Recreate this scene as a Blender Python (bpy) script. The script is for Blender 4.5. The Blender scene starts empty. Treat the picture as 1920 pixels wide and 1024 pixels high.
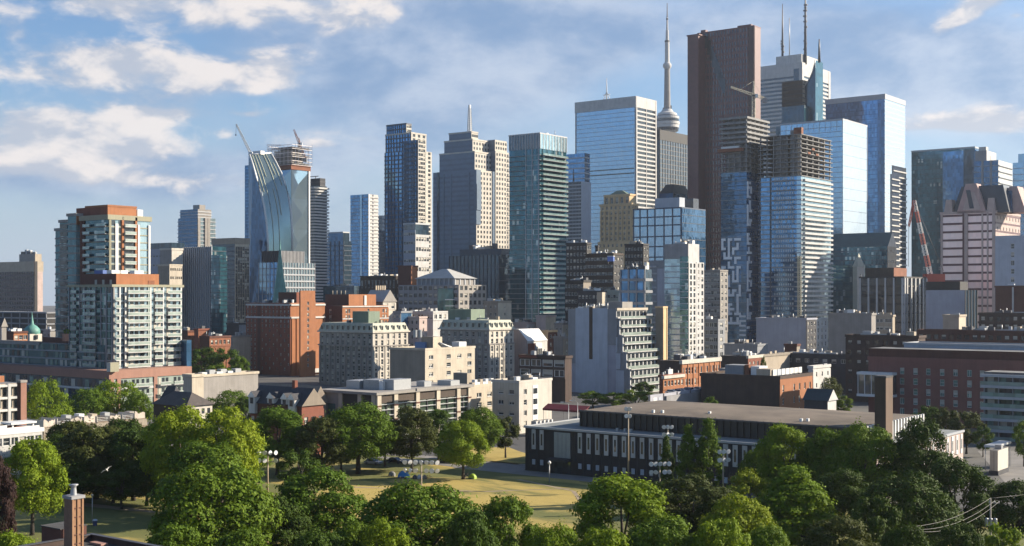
import bpy, math, random
import numpy as np
from mathutils import Vector, Matrix
random.seed(7)
S = bpy.context.scene
C = S.collection
R = math.radians

# ------------------------------------------------------------------ camera, sky, sun, exposure
# level lens on a high balcony: 40 m above the ground, 45 mm, horizon a little under the middle of the frame
H, F, HZ, TH = 40.0, 2400.0, 555.0, R(37)
cam = bpy.data.cameras.new('camera')
camo = bpy.data.objects.new('camera', cam)
C.objects.link(camo)
camo.location = (0, 0, H)
camo.rotation_euler = (R(90), 0, 0)
cam.sensor_width = 36
cam.lens = F / 1920 * 36
cam.shift_y = (HZ - 512) / 1920
cam.clip_end = 30000
S.camera = camo
S.cycles.use_denoising = True
S.cycles.max_bounces = 6
S.cycles.transparent_max_bounces = 8
S.cycles.volume_bounces = 1

SUN_AZ, SUN_EL = R(79), R(25)
SUN_STR, SKY_STR, EXPO = 5.0, 0.069, 1.16
SKY_TINT = (0.53, 0.75, 1.0)
HAZE = 0.00004
S.view_settings.view_transform = 'Standard'
S.view_settings.look = 'None'
S.view_settings.gamma = 1
S.view_settings.use_curve_mapping = False
S.view_settings.exposure = EXPO


class NT:
    """small helper for node trees"""
    def __init__(s, tree):
        s.t = tree
        s.n = tree.nodes
        s.l = tree.links

    def new(s, kind, **kw):
        n = s.n.new(kind)
        for k, v in kw.items():
            setattr(n, k, v)
        return n

    def put(s, sock, v):
        if isinstance(v, bpy.types.NodeSocket):
            s.l.new(v, sock)
        elif v is not None:
            if sock.type == 'RGBA' and len(v) == 3:
                v = (*v, 1)
            sock.default_value = v

    def math(s, op, a, b=None, c=None, clamp=False):
        n = s.new('ShaderNodeMath', operation=op, use_clamp=clamp)
        for i, v in enumerate((a, b, c)):
            if v is not None:
                s.put(n.inputs[i], v)
        return n.outputs[0]

    def vmath(s, op, a, b=None, c=None):
        n = s.new('ShaderNodeVectorMath', operation=op)
        for i, v in enumerate((a, b, c)):
            if v is not None:
                s.put(n.inputs[i], v)
        return n.outputs[0]

    def mix(s, f, a, b, blend='MIX'):
        n = s.new('ShaderNodeMix', data_type='RGBA', blend_type=blend)
        s.put(n.inputs[0], f)
        s.put(n.inputs[6], a)
        s.put(n.inputs[7], b)
        return n.outputs[2]

    def noise(s, vec, scale, detail=4, rough=.55, dist=0.0, color=False):
        n = s.new('ShaderNodeTexNoise')
        s.put(n.inputs['Vector'], vec)
        n.inputs['Scale'].default_value = scale
        n.inputs['Detail'].default_value = detail
        n.inputs['Roughness'].default_value = rough
        n.inputs['Distortion'].default_value = dist
        return n.outputs[1 if color else 0]

    def ramp(s, v, a, b, to0=0.0, to1=1.0, smooth=True):
        n = s.new('ShaderNodeMapRange', interpolation_type='SMOOTHSTEP' if smooth else 'LINEAR')
        s.put(n.inputs[0], v)
        for i, q in enumerate((a, b, to0, to1)):
            n.inputs[i + 1].default_value = q
        return n.outputs[0]


def make_world():
    w = bpy.data.worlds.new('World')
    S.world = w
    w.use_nodes = True
    t = NT(w.node_tree)
    t.n.clear()
    sky = t.new('ShaderNodeTexSky', sky_type='NISHITA', sun_disc=False, sun_elevation=SUN_EL, sun_rotation=SUN_AZ,
                altitude=100, air_density=1.0, dust_density=1.3, ozone_density=1.0)
    d = t.new('ShaderNodeTexCoord').outputs['Generated']
    sp = t.new('ShaderNodeSeparateXYZ')
    t.put(sp.inputs[0], d)
    x, y, z = sp.outputs
    az = t.math('ARCTAN2', x, y)
    el = t.math('ARCSINE', z)

    def blob(px, py, rx, ry, k, tilt=0):               # an elliptic patch of more (or less) cloud in one part of the sky
        a0 = math.atan((px - 960) / F)
        e0 = math.atan((HZ - py) / F * math.cos(a0))
        u = t.math('SUBTRACT', az, a0)
        v = t.math('SUBTRACT', el, e0)
        if tilt:
            v = t.math('SUBTRACT', v, t.math('MULTIPLY', u, tilt))
        u = t.math('DIVIDE', u, rx / F)
        v = t.math('DIVIDE', v, ry / F)
        q = t.math('ADD', t.math('MULTIPLY', u, u), t.math('MULTIPLY', v, v))
        return t.math('MULTIPLY', t.math('EXPONENT', t.math('MULTIPLY', q, -1.0)), k)

    def total(base, blobs):
        s = base
        for b in blobs:
            s = t.math('ADD', s, blob(*b))
        return s
    flat = t.vmath('MULTIPLY', d, (1, 1, 1.9))
    warp = t.vmath('MULTIPLY', t.vmath('SUBTRACT', t.noise(flat, 7.0, 3, .5, color=True), (.5, .5, .5)), (.05, .05, .03))
    flat = t.vmath('ADD', flat, warp)
    # broad grey-blue sheets
    n2 = t.noise(flat, 3.6, 7, .52)
    b2 = total(n2, [(640, 120, 330, 130, .26), (900, 70, 280, 120, .26), (80, 325, 420, 45, .26), (330, 320, 330, 40, .20), (690, 290, 200, 40, .16), (1720, 130, 330, 80, .40), (1560, 40, 300, 70, .22), (1100, 60, 300, 90, .14), (1250, 260, 400, 60, .10), (230, 180, 230, 50, .12),
                    (1230, 170, 140, 120, -.06), (190, 75, 130, 50, -.34), (480, 195, 90, 22, -.16), (60, 60, 60, 50, .1), (780, 400, 420, 60, .1), (1820, 220, 200, 40, .12)])
    dens2 = t.ramp(b2, .50, .84)
    # cumulus
    off = (math.sin(SUN_AZ) * .015, math.cos(SUN_AZ) * .015, .026)
    n1 = t.noise(flat, 17.0, 10, .60, .15)
    n1b = t.noise(t.vmath('ADD', flat, off), 17.0, 5, .56, .15)
    big = t.noise(flat, 5.0, 3, .5)
    nn = t.math('ADD', t.math('MULTIPLY', n1, 1.0), t.math('MULTIPLY', big, .16))
    b1 = total(nn, [(22, 48, 52, 40, .27), (170, 4, 90, 26, .26), (270, 30, 90, 50, .16), (430, 15, 120, 36, .24), (560, 20, 150, 40, .20), (700, 22, 110, 34, .14), (190, 95, 90, 36, .23), (90, 135, 130, 28, .24, -.05), (280, 120, 110, 36, .2),
                    (400, 140, 100, 34, .24), (520, 130, 50, 36, .24), (455, 100, 50, 16, .12), (255, 180, 70, 22, .18), (330, 212, 110, 20, .26), (250, 222, 60, 24, .16), (90, 235, 150, 45, .26, .1), (190, 265, 130, 26, .24),
                    (300, 285, 100, 26, .17), (40, 290, 120, 30, .14), (120, 325, 260, 26, .24), (330, 340, 180, 18, .2), (415, 250, 34, 12, .22), (598, 270, 36, 9, .22), (690, 260, 36, 11, .26), (470, 215, 34, 7, .2),
                    (1830, 14, 60, 24, .30, .5), (1785, 45, 46, 16, .26, .5), (1790, 222, 110, 22, .34), (1880, 236, 90, 16, .27), (1740, 238, 90, 9, .18), (1560, 27, 20, 6, .1), (1905, 30, 16, 6, .16),
                    (1250, 140, 330, 190, -.22), (820, 180, 190, 150, -.16), (1640, 140, 240, 70, -.2), (180, 60, 90, 20, -.16), (480, 185, 70, 12, -.12), (110, 185, 130, 18, -.14), (900, 470, 1400, 90, -.2), (480, 320, 130, 40, -.08)])
    dens1 = t.ramp(t.math('MINIMUM', b1, .9), .625, .89)
    lit = t.ramp(t.math('SUBTRACT', n1, n1b), -.10, .13)
    lit = t.math('ADD', t.math('MULTIPLY', lit, .85), t.ramp(dens1, .2, 1, 0, .15))
    white = t.mix(lit, (2.8, 3.2, 3.95), (6.3, 5.75, 5.4))
    base = t.mix(1.0, sky.outputs[0], SKY_TINT, 'MULTIPLY')
    base = t.mix(t.ramp(el, .17, .0, 0, .8), base, (3.5, 4.05, 4.9))     # pale band of air above the horizon
    greys = t.mix(t.ramp(t.noise(flat, 9, 8, .6), .34, .66), (1.3, 2.15, 3.6), (3.8, 4.25, 5.1))
    c = t.mix(t.math('MULTIPLY', dens2, .80), base, greys)
    c = t.mix(t.math('MULTIPLY', dens1, .88), c, white)
    bg = t.new('ShaderNodeBackground')
    t.put(bg.inputs[0], c)
    bg.inputs[1].default_value = SKY_STR
    out = t.new('ShaderNodeOutputWorld')
    t.l.new(bg.outputs[0], out.inputs[0])


make_world()
sun = bpy.data.lights.new('sun', 'SUN')
sun.energy = SUN_STR
sun.angle = R(.5)
sun.color = (1.0, .87, .69)
suno = bpy.data.objects.new('sun', sun)
C.objects.link(suno)
sdir = Vector((math.sin(SUN_AZ) * math.cos(SUN_EL), math.cos(SUN_AZ) * math.cos(SUN_EL), math.sin(SUN_EL)))
suno.rotation_euler = sdir.to_track_quat('Z', 'Y').to_euler()
suno.location = (300, 100, 400)

# ------------------------------------------------------------------ materials
MATS = {}


def base_mat(name):
    m = bpy.data.materials.new(name)
    m.use_nodes = True
    t = NT(m.node_tree)
    p = t.n['Principled BSDF']
    return m, t, p


def gridpos(t):
    """world position turned to the street grid, so panes and panels line up with the walls"""
    g = t.new('ShaderNodeNewGeometry')
    mp = t.new('ShaderNodeMapping')
    mp.inputs['Rotation'].default_value = (0, 0, TH)
    t.put(mp.inputs[0], g.outputs['Position'])
    return mp.outputs[0], g


def wall(name, col, var=.16, rough=.85, scale=.25, streak=True, metal=0.0, bump=0.0):
    if name in MATS:
        return MATS[name]
    col = tuple(q * .66 for q in col)
    m, t, p = base_mat(name)
    v, g = gridpos(t)
    n = t.noise(v, scale, 5, .6)
    if streak:
        n = t.math('ADD', t.math('MULTIPLY', n, .55), t.math('MULTIPLY', t.noise(t.vmath('MULTIPLY', v, (1.3, 1.3, .07)), 1.0, 3, .6), .45))
    f = t.ramp(n, .3, .7, 0, 1)
    c = t.mix(f, tuple(q * (1 - var) for q in col), tuple(min(1, q * (1 + var)) for q in col))
    oi = t.new('ShaderNodeObjectInfo').outputs['Random']
    c = t.mix(1.0, c, t.mix(oi, (.94, .94, .95), (1.04, 1.04, 1.03)), 'MULTIPLY')
    t.put(p.inputs['Base Color'], c)
    p.inputs['Roughness'].default_value = rough
    p.inputs['Metallic'].default_value = metal
    if bump:
        b = t.new('ShaderNodeBump')
        b.inputs['Strength'].default_value = bump
        t.put(b.inputs['Height'], t.noise(v, 2.5, 4, .6))
        t.put(p.inputs['Normal'], b.outputs[0])
    MATS[name] = m
    return m


def glass(name, tint, refl=.55, pw=1.6, ph=3.4, var=.35, jit=.02, rough=.06, lights=0.0):
    """coated window glass: every pane has its own tint and leans its own hair's breadth"""
    if name in MATS:
        return MATS[name]
    m, t, p = base_mat(name)
    v, g = gridpos(t)
    tint = tuple(q * .78 for q in tint)
    cell = t.vmath('FLOOR', t.vmath('ADD', t.vmath('DIVIDE', v, (pw, pw, ph)), (.31, .27, .13)))
    wn = t.new('ShaderNodeTexWhiteNoise', noise_dimensions='3D')
    t.put(wn.inputs['Vector'], cell)
    slow = t.noise(t.vmath('MULTIPLY', v, (1, 1, .6)), .06, 3, .6)
    f = t.math('ADD', t.math('MULTIPLY', wn.outputs[0], .6), t.math('MULTIPLY', slow, .4))
    c = t.mix(f, tuple(q * (1 - var) for q in tint), tuple(min(1, q * (1 + var)) for q in tint))
    if lights:                                          # drawn blinds behind some of the panes
        bl = t.math('GREATER_THAN', wn.outputs[0], 1 - lights)
        c = t.mix(t.math('MULTIPLY', bl, .6), c, (.5, .52, .5))
    t.put(p.inputs['Base Color'], c)
    p.inputs['Metallic'].default_value = refl
    p.inputs['Roughness'].default_value = rough
    p.inputs['IOR'].default_value = 1.6
    j = t.vmath('MULTIPLY', t.vmath('SUBTRACT', wn.outputs[1], (.5, .5, .5)), (jit, jit, jit * 1.5))
    wob = t.vmath('MULTIPLY', t.vmath('SUBTRACT', t.noise(v, .22, 2, .5, color=True), (.5, .5, .5)), (jit, jit, jit))
    nrm = t.vmath('NORMALIZE', t.vmath('ADD', g.outputs['Normal'], t.vmath('ADD', j, wob)))
    t.put(p.inputs['Normal'], nrm)
    MATS[name] = m
    return m


def plain(name, col, rough=.6, metal=0.0):
    if name in MATS:
        return MATS[name]
    m, t, p = base_mat(name)
    col = tuple(q * .78 for q in col)
    v = t.new('ShaderNodeNewGeometry').outputs['Position']
    n = t.noise(v, 1.7, 3, .6)
    t.put(p.inputs['Base Color'], t.mix(n, tuple(q * .86 for q in col), tuple(min(1, q * 1.12) for q in col)))
    p.inputs['Roughness'].default_value = rough
    p.inputs['Metallic'].default_value = metal
    MATS[name] = m
    return m


# ------------------------------------------------------------------ object helpers
def link(o, parent=None, loc=None, scale=None, rot=None):
    C.objects.link(o)
    if parent is not None:
        o.parent = parent
    if loc is not None:
        o.location = loc
    if scale is not None:
        o.scale = scale
    if rot is not None:
        o.rotation_euler = rot
    return o


def tag(o, label=None, cat=None, group=None, kind=None):
    for k, v in (('label', label), ('category', cat), ('group', group), ('kind', kind)):
        if v:
            o[k] = v
    return o


def empty(name, label, cat, loc, rz=0, group=None):
    o = bpy.data.objects.new(name, None)
    o.empty_display_size = .5
    link(o, None, loc, None, (0, 0, rz))
    return tag(o, label, cat, group)


BOXV = np.array([(0, 0, 0), (1, 0, 0), (1, 1, 0), (0, 1, 0), (0, 0, 1), (1, 0, 1), (1, 1, 1), (0, 1, 1)], float)
BOXF = np.array([(0, 3, 2, 1), (4, 5, 6, 7), (0, 1, 5, 4), (1, 2, 6, 5), (2, 3, 7, 6), (3, 0, 4, 7)])
UNIT = {}


def mesh_from(name, verts, faces, mats, idx=None, smooth=False):
    me = bpy.data.meshes.new(name)
    me.from_pydata([tuple(v) for v in verts], [], [tuple(int(i) for i in f) for f in faces])
    for m in mats:
        me.materials.append(m)
    if idx is not None:
        me.polygons.foreach_set('material_index', np.asarray(idx, np.int32))
    if smooth:
        me.polygons.foreach_set('use_smooth', np.ones(len(me.polygons), bool))
    me.update()
    return me


def unit(mats):
    """unit box; mats = one material or (front -y, side +x, top, rest)"""
    if not isinstance(mats, tuple):
        mats = (mats,)
    key = tuple(m.name for m in mats)
    if key not in UNIT:
        idx = [0] * 6 if len(mats) == 1 else [3, 2, 0, 1, 3, 3]
        UNIT[key] = mesh_from('box', BOXV, BOXF, mats, idx)
    return UNIT[key]


def box(name, parent, mats, lo, hi, rz=None):
    o = bpy.data.objects.new(name, unit(mats))
    return link(o, parent, lo, [b - a for a, b in zip(lo, hi)], (0, 0, rz) if rz else None)


def boxes(name, parent, mats, blist, kind=None, idx=None):
    """many boxes (lo, hi) as one mesh"""
    if not isinstance(mats, (tuple, list)):
        mats = (mats,)
    n = len(blist)
    lo = np.array([b[0] for b in blist], float)
    hi = np.array([b[1] for b in blist], float)
    v = (lo[:, None, :] + BOXV[None] * (hi - lo)[:, None, :]).reshape(-1, 3)
    f = (BOXF[None] + (np.arange(n) * 8)[:, None, None]).reshape(-1, 4)
    ii = None if idx is None else np.repeat(idx, 6)
    o = bpy.data.objects.new(name, mesh_from(name, v, f, mats, ii))
    link(o, parent)
    if kind:
        o['kind'] = kind
    return o


def poly(name, parent, mats, verts, faces, idx=None, smooth=False, loc=None):
    if not isinstance(mats, (tuple, list)):
        mats = (mats,)
    return link(bpy.data.objects.new(name, mesh_from(name, verts, faces, mats, idx, smooth)), parent, loc)


def tube_data(pts, rads, sides=6):
    V, Fc = [], []
    pts = [Vector(p) for p in pts]
    n = len(pts)
    for i, p in enumerate(pts):
        d = (pts[min(i + 1, n - 1)] - pts[max(i - 1, 0)]).normalized()
        a = d.orthogonal().normalized() if abs(d.z) < .95 else Vector((1, 0, 0))
        a = (a - d * a.dot(d)).normalized()
        b = d.cross(a)
        for k in range(sides):
            w = 2 * math.pi * k / sides
            V.append(p + (a * math.cos(w) + b * math.sin(w)) * rads[i])
    for i in range(n - 1):
        for k in range(sides):
            k2 = (k + 1) % sides
            Fc.append((i * sides + k, i * sides + k2, (i + 1) * sides + k2, (i + 1) * sides + k))
    Fc.append(tuple(range(sides - 1, -1, -1)))
    Fc.append(tuple((n - 1) * sides + k for k in range(sides)))
    return V, Fc


def tubes(name, parent, mat, lines, sides=6, smooth=True, loc=None):
    """lines: list of (points, radii)"""
    V, Fc = [], []
    for pts, rads in lines:
        if not isinstance(rads, (list, tuple)):
            rads = [rads] * len(pts)
        v, f = tube_data(pts, rads, sides)
        Fc += [tuple(i + len(V) for i in q) for q in f]
        V += v
    return poly(name, parent, mat, V, Fc, None, smooth, loc)


def lathe(name, parent, mat, prof, sides=24, smooth=False, loc=None, idx=None):
    """prof: list of (radius, z)"""
    V, Fc, ii = [], [], []
    for r, z in prof:
        for k in range(sides):
            w = 2 * math.pi * k / sides
            V.append((r * math.cos(w), r * math.sin(w), z))
    for i in range(len(prof) - 1):
        for k in range(sides):
            k2 = (k + 1) % sides
            Fc.append((i * sides + k, i * sides + k2, (i + 1) * sides + k2, (i + 1) * sides + k))
            ii.append(idx[i] if idx else 0)
    Fc.append(tuple((len(prof) - 1) * sides + k for k in range(sides)))
    ii.append(0)
    return poly(name, parent, mat, V, Fc, ii, smooth, loc)


def under(part, *kids):
    """hang sub-parts under a part of the same thing without moving them"""
    m = Matrix.LocRotScale(part.location, part.rotation_euler, part.scale).inverted()
    for k in kids:
        k.parent = part
        k.matrix_parent_inverse = m


def P3(px, py, Y):
    return Vector(((px - 960) / F * Y, Y, H + (HZ - py) / F * Y))


def zat(py, Y):
    return H + (HZ - py) / F * Y


def gy(py):
    """depth of the ground seen at image row py"""
    return H * F / (py - HZ)
# ------------------------------------------------------------------ building kit
U = Vector((math.cos(TH), -math.sin(TH)))              # along the front walls (to the right, towards us)
W = Vector((math.sin(TH), math.cos(TH)))               # along the side walls (to the right, away from us)
FOOT = []
WIN = {}


def win_mesh(face, frame, pane, blind, style):
    """unit window 1 x 1: frame, meeting rail, pane, sometimes a drawn blind; faces -y ('L') or +x ('R')"""
    key = (face, frame.name, pane.name, blind.name, style)
    if key in WIN:
        return WIN[key]
    b, ii = [], []

    def add(s0, s1, z0, z1, d0, d1, m):
        if face == 'L':
            b.append(((s0, -d1, z0), (s1, -d0, z1)))
        else:
            b.append(((d0, s0, z0), (d1, s1, z1)))
        ii.append(m)
    add(0, 1, 0, 1, 0, .03, 1)
    add(0, .08, 0, 1, .03, .09, 0)
    add(.92, 1, 0, 1, .03, .09, 0)
    add(.08, .92, 0, .07, .03, .09, 0)
    add(.08, .92, .93, 1, .03, .09, 0)
    if style % 2 == 0:
        add(.08, .92, .48, .53, .03, .08, 0)
    else:
        add(.46, .54, .07, .93, .03, .08, 0)
    if style in (2, 3):
        add(.09, .91, .55, .92, .031, .045, 2)
    if style == 4:
        add(.09, .91, .25, .92, .031, .045, 2)
    n = len(b)
    lo = np.array([q[0] for q in b], float)
    hi = np.array([q[1] for q in b], float)
    v = (lo[:, None, :] + BOXV[None] * (hi - lo)[:, None, :]).reshape(-1, 3)
    f = (BOXF[None] + (np.arange(n) * 8)[:, None, None]).reshape(-1, 4)
    WIN[key] = mesh_from('window', v, f, (frame, pane, blind), np.repeat(ii, 6))
    return WIN[key]


class Vol:
    """a box-shaped part of a building, addressed by the picture columns of its left, near and right edges"""
    def __init__(s, root, px, py, rot, xl, xc, xr, Y, z0, z1, a=None, b=None):
        s.root = root
        u = Vector((math.cos(rot), -math.sin(rot)))
        w = Vector((math.sin(rot), math.cos(rot)))
        s.u, s.w = u, w
        p = Vector(((xc - 960) / F * Y, Y))
        s.p, s.Y = p, Y

        def run(dr, x):
            t = (x - 960) / F
            return (t * p.y - p.x) / (dr.x - t * dr.y)
        s.a = a if a else run(-u, xl)
        s.b = b if b else run(w, xr)
        d = p - Vector((px, py))
        s.ox, s.oy = d.dot(u), d.dot(w)                 # near corner in the thing's own frame
        s.z0, s.z1 = z0, z1
        s.h = z1 - z0

    def s(s, face, px):
        t = (px - 960) / F
        if face == 'L':
            r = (t * s.p.y - s.p.x) / (-s.u.x - t * -s.u.y)
            return s.a - r
        return (t * s.p.y - s.p.x) / (s.w.x - t * s.w.y)

    def z(s, py, face='L', px=None):
        q = s.p
        if px is not None:
            k = s.s(face, px)
            q = s.p - s.u * (s.a - k) if face == 'L' else s.p + s.w * k
        return H + (HZ - py) / F * q.y

    def fb(s, face, s0, s1, z0, z1, d0, d1):
        if face == 'L':
            return (s.ox - s.a + s0, s.oy - d1, z0), (s.ox - s.a + s1, s.oy - d0, z1)
        return (s.ox + d0, s.oy + s0, z0), (s.ox + d1, s.oy + s1, z1)

    def len(s, face):
        return s.a if face == 'L' else s.b

    def body(s, mL, mR=None, mT=None, name='wall'):
        mR = mR or mL
        mT = mT or M['roof_grey']
        return box(name, s.root, (mL, mR, mT, mL), (s.ox - s.a, s.oy, s.z0), (s.ox, s.oy + s.b, s.z1))

    def slab(s, z0, z1, mats, d=.15, name='floor_band'):
        return box(name, s.root, mats, (s.ox - s.a - d, s.oy - d, z0), (s.ox + d, s.oy + s.b + d, z1))

    def cap(s, mats, h=1.0, d=.2, name='parapet', t=.4):
        """parapet: four walls round the roof edge"""
        x0, x1, y0, y1 = s.ox - s.a - d, s.ox + d, s.oy - d, s.oy + s.b + d
        z0, z1 = s.z1 - .25, s.z1 + h
        t = min(t, (x1 - x0) * .2, (y1 - y0) * .2)
        L = [((x0, y0, z0), (x1, y0 + t, z1)), ((x0, y1 - t, z0), (x1, y1, z1)), ((x0, y0 + t, z0), (x0 + t, y1 - t, z1)), ((x1 - t, y0 + t, z0), (x1, y1 - t, z1))]
        return boxes(name, s.root, mats, L)

    def bands(s, n, h, d, mats, z0=None, z1=None, name='floor_band', faces=None, s0=0, s1=None, top=False):
        """n floor bands, evenly spread between z0 and z1"""
        z0 = s.z0 if z0 is None else z0
        z1 = s.z1 if z1 is None else z1
        fh = (z1 - z0) / n
        for i in range(n + (1 if top else 0)):
            zz = z0 + fh * i + (0 if i else .05)
            if faces is None:
                s.slab(zz, zz + h, mats, d, name)
            else:
                for f in faces:
                    lo, hi = s.fb(f, s0, s1 if s1 is not None else s.len(f), zz, zz + h, 0, d)
                    box(name, s.root, mats, lo, hi)

    def fins(s, face, pos, w, d, mats, z0=None, z1=None, name='pier', d0=0):
        """upright piers; pos = a number (evenly spread) or a list of places along the wall"""
        L = s.len(face)
        if isinstance(pos, int):
            pos = [w / 2 + (L - w) * i / (pos - 1) for i in range(pos)]
        for q in pos:
            lo, hi = s.fb(face, q - w / 2, q + w / 2, s.z0 if z0 is None else z0, (s.z1 if z1 is None else z1), d0, d)
            box(name, s.root, mats, lo, hi)

    def panel(s, face, s0, s1, z0, z1, d, mats, name='panel', d0=0):
        lo, hi = s.fb(face, s0, s1, z0, z1, d0, d)
        return box(name, s.root, mats, lo, hi)

    def punched(s, face, cols, rows, ww, wh, mat, frame=None, pane=None, single=True, s0=0, s1=None, z0=None, z1=None, T=.3, skip=None, wname='window', sill=None, m0=.0):
        """a real wall with openings, a window set back in each. cols/rows: numbers or lists of centres"""
        L = s.len(face)
        s1 = L if s1 is None else s1
        z0 = s.z0 if z0 is None else z0
        z1 = s.z1 if z1 is None else z1
        if isinstance(cols, int):
            c = (s1 - s0 - 2 * m0) / cols
            cols = [s0 + m0 + c * (i + .5) for i in range(cols)]
        if isinstance(rows, int):
            r = (z1 - z0) / rows
            rows = [z0 + r * (i + .55) for i in range(rows)]
        ww = min(ww, (min([abs(b - a) for a, b in zip(cols, cols[1:])]) * .9) if len(cols) > 1 else ww)
        ci = sorted((q, i) for i, q in enumerate(cols) if q - ww / 2 > s0 + .02 and q + ww / 2 < s1 - .02)
        ri = sorted((q, i) for i, q in enumerate(rows) if q - wh / 2 > z0 + .02 and q + wh / 2 < z1 - .02)
        cols, rows = [q for q, i in ci], [q for q, i in ri]
        sk = skip
        skip = (lambda i, j: sk(ci[i][1], ri[j][1])) if sk else None
        e0 = s0 - (T if (face == 'R' and s0 == 0) else 0)
        S_ = [e0] + sum([[q - ww / 2, q + ww / 2] for q in cols], []) + [s1]
        Z_ = [z0] + sum([[q - wh / 2, q + wh / 2] for q in rows], []) + [z1]
        V, Fc = [], []

        def pt(a, zz, d):
            return (s.ox - s.a + a, s.oy - d, zz) if face == 'L' else (s.ox + d, s.oy + a, zz)

        def quad(*q):
            n = len(V)
            V.extend(q)
            Fc.append((n, n + 1, n + 2, n + 3))
        for i in range(len(S_) - 1):
            for j in range(len(Z_) - 1):
                a0, a1, b0, b1 = S_[i], S_[i + 1], Z_[j], Z_[j + 1]
                hole = i % 2 == 1 and j % 2 == 1 and not (skip and skip((i - 1) // 2, (j - 1) // 2))
                if not hole:
                    quad(pt(a0, b0, T), pt(a1, b0, T), pt(a1, b1, T), pt(a0, b1, T))
                else:
                    quad(pt(a0, b0, T), pt(a0, b1, T), pt(a0, b1, 0), pt(a0, b0, 0))
                    quad(pt(a1, b0, 0), pt(a1, b1, 0), pt(a1, b1, T), pt(a1, b0, T))
                    quad(pt(a0, b0, 0), pt(a1, b0, 0), pt(a1, b0, T), pt(a0, b0, T))
                    quad(pt(a0, b1, T), pt(a1, b1, T), pt(a1, b1, 0), pt(a0, b1, 0))
        quad(pt(e0, z0, 0), pt(e0, z0, T), pt(e0, z1, T), pt(e0, z1, 0))
        quad(pt(s1, z0, T), pt(s1, z0, 0), pt(s1, z1, 0), pt(s1, z1, T))
        quad(pt(e0, z1, T), pt(s1, z1, T), pt(s1, z1, 0), pt(e0, z1, 0))
        poly('facade', s.root, mat, V, Fc)
        frame = frame or M['frame_white']
        pane = pane or M['pane_dark']
        js = []
        for i, q in enumerate(cols):
            for j, r in enumerate(rows):
                if skip and skip(i, j):
                    continue
                lo, hi = s.fb(face, q - ww / 2, q + ww / 2, r - wh / 2, r + wh / 2, .02, .1)
                if single:
                    me = win_mesh(face, frame, pane, M['blind'], random.choice((0, 0, 1, 1, 2, 3, 4)))
                    lo2 = (lo[0], s.oy - .02, lo[2]) if face == 'L' else (s.ox + .02, lo[1], lo[2])
                    sc = (ww, 1, wh) if face == 'L' else (1, ww, wh)
                    link(bpy.data.objects.new(wname, me), s.root, lo2, sc)
                else:
                    js.append((lo, hi))
                if sill:
                    lo, hi = s.fb(face, q - ww / 2 - .1, q + ww / 2 + .1, r - wh / 2 - .22, r - wh / 2 - .01, T - .05, T + .12)
                    box('sill', s.root, sill, lo, hi)
        if js:
            boxes('window_panes', s.root, pane, js, 'stuff')

    def unitbox(s, sx, sy, w, d, h, mats, name='air_unit', z=None):
        """a box on the roof; sx, sy = 0..1 over the roof"""
        x = s.ox - s.a + s.a * sx
        y = s.oy + s.b * sy
        z = s.z1 if z is None else z
        return box(name, s.root, mats, (x - w / 2, y - d / 2, z - .02), (x + w / 2, y + d / 2, z + h))

    def clutter(s, n=5, big=1.0, seed=0, zt=None):
        rr = random.Random(seed * 31 + int(s.a * 100))
        for i in range(int(n * 1.7)):
            w = rr.uniform(.8, 2.6) * big
            s.unitbox(rr.uniform(.15, .85), rr.uniform(.15, .85), min(w, s.a * .3), min(rr.uniform(.8, 2.4) * big, s.b * .3), rr.uniform(.7, 1.8) * big,
                      M[rr.choice(('metal_grey', 'white_paint', 'metal_dark', 'beige'))], 'air_unit', zt)
        for i in range(2 if n > 1 else 0):
            x, y = s.ox - s.a * rr.uniform(.12, .88), s.oy + s.b * rr.uniform(.12, .88)
            tubes('vent_pipe', s.root, M['metal_grey'], [([(x, y, s.z1 - .05), (x, y, s.z1 + rr.uniform(1, 2.6) * big)], .12 * big)])
        if n > 2 and s.a > 8:
            y = s.oy + s.b * rr.uniform(.3, .7)
            box('duct', s.root, M['metal_grey'], (s.ox - s.a * rr.uniform(.6, .85), y, s.z1 + .25), (s.ox - s.a * rr.uniform(.2, .4), y + .7 * big, s.z1 + .25 + .6 * big))
        if n > 3:
            x, y = s.ox - s.a * rr.uniform(.3, .7), s.oy + s.b * rr.uniform(.3, .7)
            tubes('vent_pipe', s.root, M['metal_grey'], [([(x, y, s.z1 - .05), (x, y, s.z1 + 2.2 * big)], .18 * big)])


class Bd:
    def __init__(s, name, label, cat, xl, xc, xr, Y, top, bot=None, group=None, rot=TH, a=None, b=None, off=0.0):
        p = Vector(((xc - 960) / F * Y, Y))
        s.rot, s.px, s.py = rot, p.x, p.y
        s.root = empty(name, label, cat, (p.x, p.y, 0), -rot, group)
        s.v = s.vol(xl, xc, xr, Y, top, bot, a, b)
        FOOT.append((label, s.v.p.copy(), s.v.u, s.v.w, s.v.a, s.v.b))

    def vol(s, xl, xc, xr, Y, top, bot=None, a=None, b=None):
        z0 = 0.0 if bot is None else zat(bot, Y)
        return Vol(s.root, s.px, s.py, s.rot, xl, xc, xr, Y, z0, zat(top, Y), a, b)


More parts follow.
